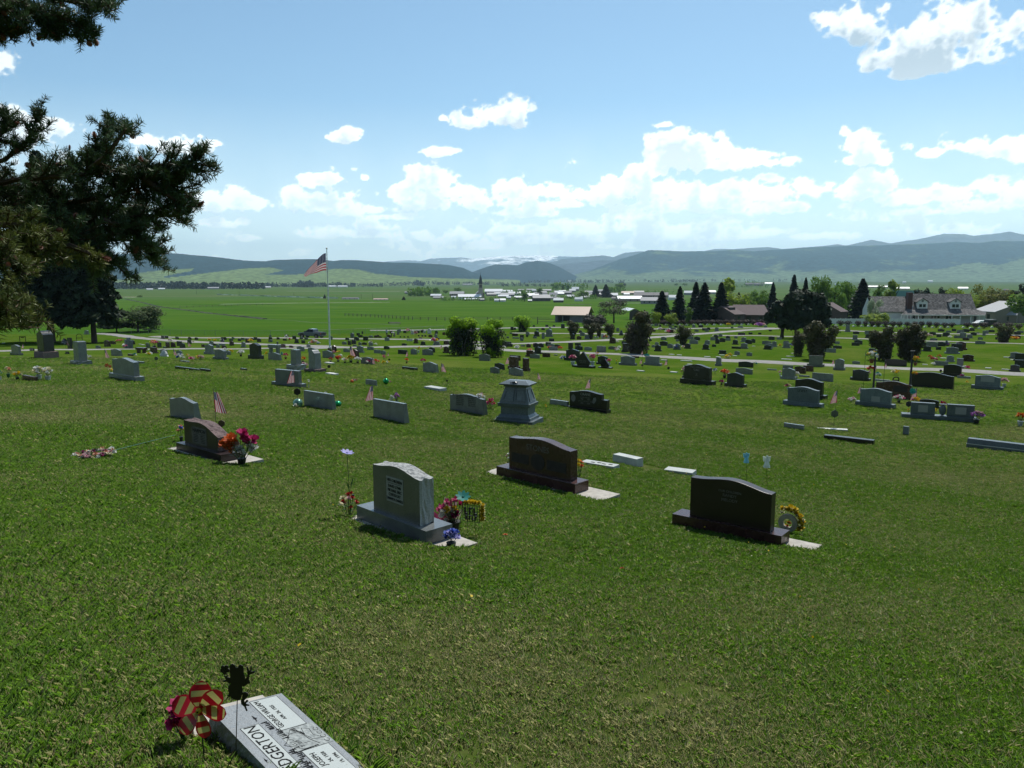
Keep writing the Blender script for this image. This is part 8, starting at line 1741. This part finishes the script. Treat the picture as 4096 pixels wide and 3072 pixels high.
    bough([(-200, 900), (150, 840), (400, 790), (620, 740), (760, 750)], J(5, 3.15), 1.0, 95, cones=12)
    bough([(-150, 760), (180, 740), (330, 660), (420, 560), (462, 505)], J(5, 3.2), .8, 62, cones=7, side_len=.12)
    bough([(330, 700), (430, 620), (500, 520), (510, 490)], J(4, 3.05), .7, 26, cones=5, side_len=.09)
    bough([(-200, 700), (20, 640), (110, 560), (160, 450)], J(4, 3.2), .8, 46, cones=5, side_len=.12)
    bough([(-150, 620), (0, 540), (30, 460)], J(3, 3.1), .8, 34, cones=3, side_len=.10)
    bough([(-250, 960), (100, 930), (380, 890), (580, 860), (720, 868)], J(5, 3.1), .9, 85, cones=8)
    bough([(-200, 1000), (200, 980), (400, 960), (520, 960), (615, 1010)], J(5, 3.2), .9, 75, cones=8)
    bough([(-200, 860), (60, 820), (250, 800), (480, 840), (560, 850)], J(5, 3.3), 1.0, 80, cones=4)
    bough([(100, 900), (300, 960), (400, 1040), (480, 1060)], J(4, 3.0), .8, 50, cones=5)
    bough([(420, 880), (540, 930), (590, 990)], J(3, 3.05), .6, 26, cones=3, side_len=.09)
    bough([(-200, 740), (0, 760), (200, 860), (350, 900)], J(4, 3.4), 1.0, 80, cones=2, side_len=.18)
    bough([(560, 700), (640, 760), (700, 800), (745, 810)], J(4, 3.1), .6, 24, cones=4, side_len=.08)
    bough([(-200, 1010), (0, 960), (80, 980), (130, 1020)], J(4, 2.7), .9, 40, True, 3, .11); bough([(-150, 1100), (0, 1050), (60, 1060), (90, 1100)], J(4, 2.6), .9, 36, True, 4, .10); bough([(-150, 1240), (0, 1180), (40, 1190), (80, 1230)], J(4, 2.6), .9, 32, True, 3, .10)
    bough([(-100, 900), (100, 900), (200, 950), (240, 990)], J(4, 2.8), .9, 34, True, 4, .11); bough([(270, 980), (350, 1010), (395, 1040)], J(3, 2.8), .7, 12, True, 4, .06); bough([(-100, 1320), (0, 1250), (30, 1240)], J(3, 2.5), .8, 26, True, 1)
    bough([(-250, 20), (50, 50), (200, 60), (310, 90), (360, 140)], J(5, 2.9), .8, 62, cones=12, side_len=.11, droop=.25); bough([(-100, -60), (150, -20), (300, 10), (420, 10), (465, 15)], J(5, 3.0), .7, 50, cones=10, side_len=.09, droop=.25)
    bough([(-250, 90), (-60, 90), (20, 120), (60, 130)], J(4, 2.9), .8, 30, cones=3, side_len=.09, droop=.2); bough([(-150, 0), (60, 10), (180, 50), (200, 110)], J(4, 2.95), .8, 40, cones=6, side_len=.1, droop=.25)
near_spruce()
# the grove of spruces is added, unseen, behind the viewpoint to darken stone faces
def shade_grove():
    cm, tm = proto('bigspruce', 0); n = len(cm.vertices); co = np.empty(n*3, np.float32); cm.vertices.foreach_get('co', co); co = co.reshape(-1, 4, 3)[::6]; V = []
    for (x, y, h) in ((-15, -7, 17), (-8, -10, 19), (-1, -9, 18), (7, -11, 20), (14, -8, 17), (22, -12, 20), (-23, -12, 20), (30, -18, 21), (-31, -20, 21), (3, -20, 22), (-12, -22, 22), (16, -24, 22)):
        c = co.reshape(-1, 3)*np.array([h*1.15, h*1.15, h]); V.append(c+np.array([x, y, float(zt(x, y))]))
    V = np.concatenate(V); V = V.reshape(-1, 4, 3); m_ = V.mean(1, keepdims=True); V = (m_+(V-m_)*2.2).reshape(-1, 3); o = ob('unseen_shade_spruces', npmesh('unseen_shade_spruces', V, np.arange(len(V)).reshape(-1, 4), [LM['spruce']])); o['kind'] = 'stuff'
shade_grove()
# ------------------------------------------------------------------ grass blades on the lawn near the camera (instanced tufts)
def grass():
    rs = np.random.RandomState(8); pc = bpy.data.collections.new('grass_tufts')
    gm = new_mat('grass_blade'); t = gm.node_tree; o = N('ShaderNodeOutputMaterial', t); b = N('ShaderNodeBsdfPrincipled', t); b.inputs['Roughness'].default_value = .55; b.inputs['Specular IOR Level'].default_value = .25
    at = N('ShaderNodeAttribute', t, attribute_name='dry', attribute_type='INSTANCER'); oi = N('ShaderNodeObjectInfo', t); bl = N('ShaderNodeAttribute', t, attribute_name='straw')
    geo = N('ShaderNodeNewGeometry', t)
    def mix(f, a, c):
        q = N('ShaderNodeMix', t, data_type='RGBA')
        if isinstance(f, float): q.inputs[0].default_value = f
        else: Lk(f, q.inputs[0], t)
        for i, v in ((6, a), (7, c)):
            if isinstance(v, tuple): q.inputs[i].default_value = v+(1,)
            else: Lk(v, q.inputs[i], t)
        return q.outputs[2]
    g1 = mix(oi.outputs['Random'], (.112, .262, .014), (.190, .350, .026)); dry = mix(oi.outputs['Random'], (.30, .32, .11), (.46, .45, .21))
    m1 = N('ShaderNodeMath', t, operation='LESS_THAN'); Lk(bl.outputs['Fac'], m1.inputs[0], t); sc_ = N('ShaderNodeMapRange', t); sc_.inputs['From Min'].default_value = .1; sc_.inputs['From Max'].default_value = 1.0; sc_.inputs['To Min'].default_value = .03; sc_.inputs['To Max'].default_value = .62; Lk(at.outputs['Fac'], sc_.inputs['Value'], t); Lk(sc_.outputs[0], m1.inputs[1], t)
    c = mix(m1.outputs[0], g1, dry)
    vn = N('ShaderNodeVectorMath', t, operation='MULTIPLY_ADD'); Lk(geo.outputs['Normal'], vn.inputs[0], t); vn.inputs[1].default_value = (.45, .45, .45); vn.inputs[2].default_value = (0, 0, .8); vm = N('ShaderNodeVectorMath', t, operation='NORMALIZE'); Lk(vn.outputs[0], vm.inputs[0], t); Lk(vm.outputs[0], b.inputs['Normal'], t)
    Lk(c, b.inputs['Base Color'], t); tr = N('ShaderNodeBsdfTranslucent', t); Lk(c, tr.inputs[0], t); ms = N('ShaderNodeMixShader', t); ms.inputs[0].default_value = .35; Lk(b.outputs[0], ms.inputs[1], t); Lk(tr.outputs[0], ms.inputs[2], t); Lk(ms.outputs[0], o.inputs[0], t)
    for v in range(8):
        nb = 26; V = []; Fc = []; st = []
        for k in range(nb):
            x, y = rs.normal(0, .032, 2); h = rs.uniform(.018, .044)*(.9 if v < 6 else 1.3); a = rs.uniform(0, 6.283); ln = rs.uniform(.2, 1.1)*h*(1.3 if rs.rand() < .35 else .7); w_ = rs.uniform(.0011, .0022)*1.25; dx, dy = math.cos(a)*ln, math.sin(a)*ln; sx, sy = -math.sin(a)*w_, math.cos(a)*w_
            n = len(V); V += [(x-sx, y-sy, -.01), (x+sx, y+sy, -.01), (x+dx*.4+sx*.8, y+dy*.4+sy*.8, h*.65), (x+dx, y+dy, h), (x+dx*.4-sx*.8, y+dy*.4-sy*.8, h*.65)]; Fc.append((n, n+1, n+2, n+3, n+4)); st += [rs.rand()]*5
        me = npmesh('grass_tuft', V, Fc, [gm]); q = me.attributes.new('straw', 'FLOAT', 'POINT'); q.data.foreach_set('value', np.array(st, np.float32)); ob_ = bpy.data.objects.new('grass_tuft', me); pc.objects.link(ob_)
    P_ = []
    def zone(d0, d1, dens, s0, s1):
        A = (d1**2-d0**2)*.74; n = int(A*dens*1.0); d = np.sqrt(rs.uniform(d0**2, d1**2, n)); x = d*rs.uniform(-.76, .76, n); P_.append((x, d, rs.uniform(s0, s1, n)))
    zone(1.5, 5, 800, .65, 1.0); zone(5, 9, 430, .75, 1.15); zone(9, 15, 250, .8, 1.2); zone(15, 25, 110, .9, 1.4); zone(25, 40, 36, 1.2, 1.8); zone(40, 62, 11, 1.5, 2.2)
    x = np.concatenate([p[0] for p in P_]); y = np.concatenate([p[1] for p in P_]); s = np.concatenate([p[2] for p in P_])
    keep = np.ones(len(x), bool)
    bpy.context.view_layer.update()
    for (r, x0, y0, x1, y1) in PADS:
        mw = r.matrix_world.inverted(); qx = mw[0][0]*x+mw[0][1]*y+mw[0][2]*zt(x, y)+mw[0][3]; qy = mw[1][0]*x+mw[1][1]*y+mw[1][2]*zt(x, y)+mw[1][3]; jt = rs.uniform(-.05, .03, len(x))
        keep &= ~((qx > x0-jt) & (qx < x1+jt) & (qy > y0-jt) & (qy < y1+jt))
    D = dryness(x, y); bare = fbm(x, y, .5, 3, 55); keep &= ~((bare < .27) & (D > .6) & (rs.rand(len(x)) < .7))
    x, y, s, D = x[keep], y[keep], s[keep], D[keep]; z = zt(x, y); s = s*(.8+.5*fbm(x, y, .9, 3, 66))*(1-.25*D)
    # taller fringe round footings and stones
    fx = []; fy = []
    def ring(mw, x0, y0, x1, y1, den=70):
        for (a, b_, c, d_) in ((x0, y0, x1, y0), (x1, y0, x1, y1), (x0, y1, x1, y1), (x0, y0, x0, y1)):
            n = max(2, int(math.hypot(c-a, d_-b_)*den)); tt = rs.rand(n); jx = rs.normal(0, .018, n); jy = rs.normal(0, .018, n)
            for t_, u, v in zip(tt, jx, jy):
                q = mw @ Vector((a+(c-a)*t_+u, b_+(d_-b_)*t_+v, 0)); fx.append(q.x); fy.append(q.y)
    for (r, a, b_, c, d_) in PADS: ring(r.matrix_world, a-.01, b_-.01, c+.01, d_+.01, 60)
    for r in list(COL.objects):
        if r.type == 'EMPTY' and r.get('category') in ('headstone', 'monument', 'grave marker') and r.matrix_world.translation.y < 48:
            for ch in r.children:
                if ch.type == 'MESH' and ch.name.split('.')[0] in ('base', 'die', 'slab', 'foot_slab') and not any(k[0] is r for k in PADS):
                    bb = [Vector(v) for v in ch.bound_box]; ring(r.matrix_world, min(v.x for v in bb)-.01, min(v.y for v in bb)-.01, max(v.x for v in bb)+.01, max(v.y for v in bb)+.01, 30); break
    fx = np.array(fx); fy = np.array(fy); x = np.concatenate([x, fx]); y = np.concatenate([y, fy]); z = np.concatenate([z, zt(fx, fy)]); D = np.concatenate([D, dryness(fx, fy)*.6]); s = np.concatenate([s, rs.uniform(.9, 1.5, len(fx))])
    me = bpy.data.meshes.new('grass'); me.vertices.add(len(x)); me.vertices.foreach_set('co', np.stack([x, y, z], 1).astype(np.float32).ravel())
    for nm, a in (('dry', D), ('size', s), ('spin', rs.uniform(0, 6.283, len(x)))): q = me.attributes.new(nm, 'FLOAT', 'POINT'); q.data.foreach_set('value', a.astype(np.float32))
    g = ob('grass', me); g['kind'] = 'stuff'
    ng = bpy.data.node_groups.new('grass_scatter', 'GeometryNodeTree'); ng.interface.new_socket('Geometry', in_out='INPUT', socket_type='NodeSocketGeometry'); ng.interface.new_socket('Geometry', in_out='OUTPUT', socket_type='NodeSocketGeometry')
    gi = ng.nodes.new('NodeGroupInput'); go = ng.nodes.new('NodeGroupOutput'); iop = ng.nodes.new('GeometryNodeInstanceOnPoints'); ci = ng.nodes.new('GeometryNodeCollectionInfo'); ci.inputs['Collection'].default_value = pc; ci.inputs['Separate Children'].default_value = True; ci.inputs['Reset Children'].default_value = True
    def named(n): q = ng.nodes.new('GeometryNodeInputNamedAttribute'); q.data_type = 'FLOAT'; q.inputs['Name'].default_value = n; return q.outputs[0]
    iop.inputs['Pick Instance'].default_value = True
    cb = ng.nodes.new('ShaderNodeCombineXYZ'); ng.links.new(named('spin'), cb.inputs[2]); cs = ng.nodes.new('ShaderNodeCombineXYZ')
    for k in range(3): ng.links.new(named('size'), cs.inputs[k])
    ng.links.new(gi.outputs[0], iop.inputs['Points']); ng.links.new(ci.outputs[0], iop.inputs['Instance']); ng.links.new(cb.outputs[0], iop.inputs['Rotation']); ng.links.new(cs.outputs[0], iop.inputs['Scale']); ng.links.new(iop.outputs[0], go.inputs[0])
    md = g.modifiers.new('scatter', 'NODES'); md.node_group = ng; print('tufts', len(x))
grass()
def clover():
    rs = np.random.RandomState(21); n = 900; d = 2.5+26*rs.rand(n)**.8; x = d*rs.uniform(-.7, .7, n); k = fbm(x, d, 1.6, 3, 91) > .52; x, d = x[k], d[k]; z = zt(x, d)+.035; C = np.stack([x, d, z], 1)
    V, Fc = card_cloud(C, np.tile([0, -.5, 1.], (len(x), 1)), rs.uniform(.006, .012, len(x)), rs, .9); o = ob('clover_flowers', npmesh('clover_flowers', V, Fc, [FC['cream']])); o['kind'] = 'stuff'
    k = rs.rand(len(x)) < .12; V, Fc = card_cloud(C[k]+[.3, .2, 0], np.tile([0, -.5, 1.], (k.sum(), 1)), rs.uniform(.012, .018, k.sum()), rs, .9); o = ob('dandelions', npmesh('dandelions', V, Fc, [FC['yellow']])); o['kind'] = 'stuff'
clover()
# ------------------------------------------------------------------ names for everything read in bulk
def merge_smallest():
    # past 300 headstones the smallest ones form one far group
    hs = sorted([q for q in STONES if q[4] in 'sSfFoOtkbrh'], key=lambda q: q[5]*q[6]); n_all = sum(1 for o in COL.objects if o.parent is None and o.get('category') != 'x' and o.name.startswith('headstone')); drop = hs[:max(0, n_all-300)]
    b = MB(); mats = []; bpy.context.view_layer.update()
    for q in drop:
        for ch in list(q[0].children):
            me = ch.data; m = me.materials[0]
            if m not in mats: mats.append(m)
            b.add([tuple(v.co) for v in me.vertices], [tuple(p.vertices) for p in me.polygons], mats.index(m), ch.matrix_world.copy()); bpy.data.objects.remove(ch)
        bpy.data.objects.remove(q[0]); STONES.remove(q)
    o = b.build('far_headstones', mats); o['kind'] = 'stuff'
merge_smallest()
def label_all():
    LMK = [(1320, 1395, 'the flagpole'), (1855, 1400, 'the left lilac bush'), (1970, 1410, 'the right lilac bush'), (2550, 1380, 'the large dark bush'), (2290, 1330, 'the left vase-shaped bush'), (2360, 1335, 'the middle vase-shaped bush'), (2440, 1335, 'the right vase-shaped bush'),
           (3195, 1400, 'the twin bushes'), (3265, 1420, 'the larger twin bush'), (3535, 1400, 'the basket-post bushes'), (3640, 1410, 'the right basket-post bush'), (4012, 1350, 'the lone right-hand bush'), (1250, 1340, 'the pickup truck'), (1555, 1340, 'the two people'), (700, 1370, 'the curved road'),
           (207, 1371, 'the broad spruce'), (378, 1372, 'the narrow spruce'), (2730, 1350, 'the small hedge-side bush'), (3150, 1310, 'the wide dark evergreen'), (2095, 1310, 'the small twin-topped bush'), (2331, 1465, 'the diamond headstone'), (2095, 1600, 'the cast monument'), (2785, 1500, 'the CALL headstone'),
           (3420, 1460, 'the leaning posts'), (3720, 1520, 'the very wide black stone'), (165, 1410, 'the tall brown-based monument'), (305, 1450, 'the tall grey-green headstone'), (1190, 1520, 'the flag-and-yellow-flowers stone'), (490, 1500, 'the daffodil headstone'), (3700, 1290, 'the farmhouse'), (2990, 1270, 'the brown house'), (2280, 1270, 'the open shed'),
           (1922, 1180, 'the church'), (940, 1400, 'the alone white flower pot'), (1090, 1400, 'the stone bench'), (900, 1350, 'the fence on the left'), (1000, 1380, 'the middle rows on the left'), (3900, 1400, 'the open lawn at right'), (2900, 1400, 'the rows above the main road')]
    KW = {'s': 'slope-backed', 'S': 'wave-topped, based', 'f': 'flat-topped', 'F': 'square-cut, based', 'O': 'round-topped, based', 'o': 'round-topped', 't': 'narrow upright', 'k': 'rough boulder', 'b': 'long low', 'r': 'old rounded', 'h': 'heart-shaped'}
    rows = {}
    for (r, px, py, col, kind, w_, h) in STONES:
        bst = min(LMK, key=lambda q: (q[0]-px)**2+((q[1]-py)*2.2)**2); dx = px-bst[0]; dy = py-bst[1]
        rel = 'left of' if dx < -25 else 'right of' if dx > 25 else ('before' if dy > 4 else 'behind' if dy < -4 else 'beside')
        sz = 'tiny' if w_*h < 350 else 'small' if w_*h < 900 else 'mid-sized' if w_*h < 2200 else 'large'
        if kind == 'm': what = 'flat white marker'; cat = 'grave marker'; grp = 'flat white markers in the lawn'
        elif kind == 'flag': what = 'little stick flag'; cat = 'flag'; grp = 'little flags on graves'
        elif kind == 'house': what = f'{"wide" if w_ > 60 else "middling" if w_ > 30 else "small"} {col}-roofed building'; cat = 'house'; grp = 'buildings in the valley'
        elif kind == 'hedgestone': what = 'half-round pale stone between hedge shrubs'; cat = 'stone'; grp = 'pale stones along the hedge'
        elif kind == 'shrub': what = 'clipped purplish hedge shrub'; cat = 'shrub'; grp = 'clipped shrubs in the hedge'
        elif col == 'tree': what = {'spruce': 'pointed dark tree', 'poplarg': 'slim green tree'}.get(kind, 'rounded green tree')+' in the valley'; cat = 'tree'; grp = 'single trees in the valley'
        else: what = f'{sz} {COLW[col]} {KW[kind]} headstone'; cat = 'headstone'; grp = 'headstones in the cemetery rows'
        if r.get('category') and cat != r['category']: r['category'] = cat
        rows.setdefault((what, rel, bst[2], cat, grp), []).append((px, r))
    ORD = ['leftmost', 'second', 'third', 'fourth', 'fifth', 'sixth', 'seventh', 'eighth', 'ninth', 'tenth', 'eleventh', 'twelfth', 'thirteenth', 'fourteenth', 'fifteenth', 'sixteenth']
    for (what, rel, lm, cat, grp), L_ in rows.items():
        L_.sort(key=lambda q: q[0]); n = len(L_)
        for i, (px, r) in enumerate(L_):
            if n == 1: s = f'{what} {rel} {lm}'
            elif i == 0: s = f'leftmost {what} {rel} {lm}'
            elif i == n-1: s = f'rightmost {what} {rel} {lm}'
            elif n == 3: s = f'middle {what} {rel} {lm}'
            else: s = f'{ORD[min(i, 15)]} {what} from left, {rel} {lm}'
            w_ = s.split(); r['label'] = s; r['category'] = cat; r['group'] = grp
label_all()
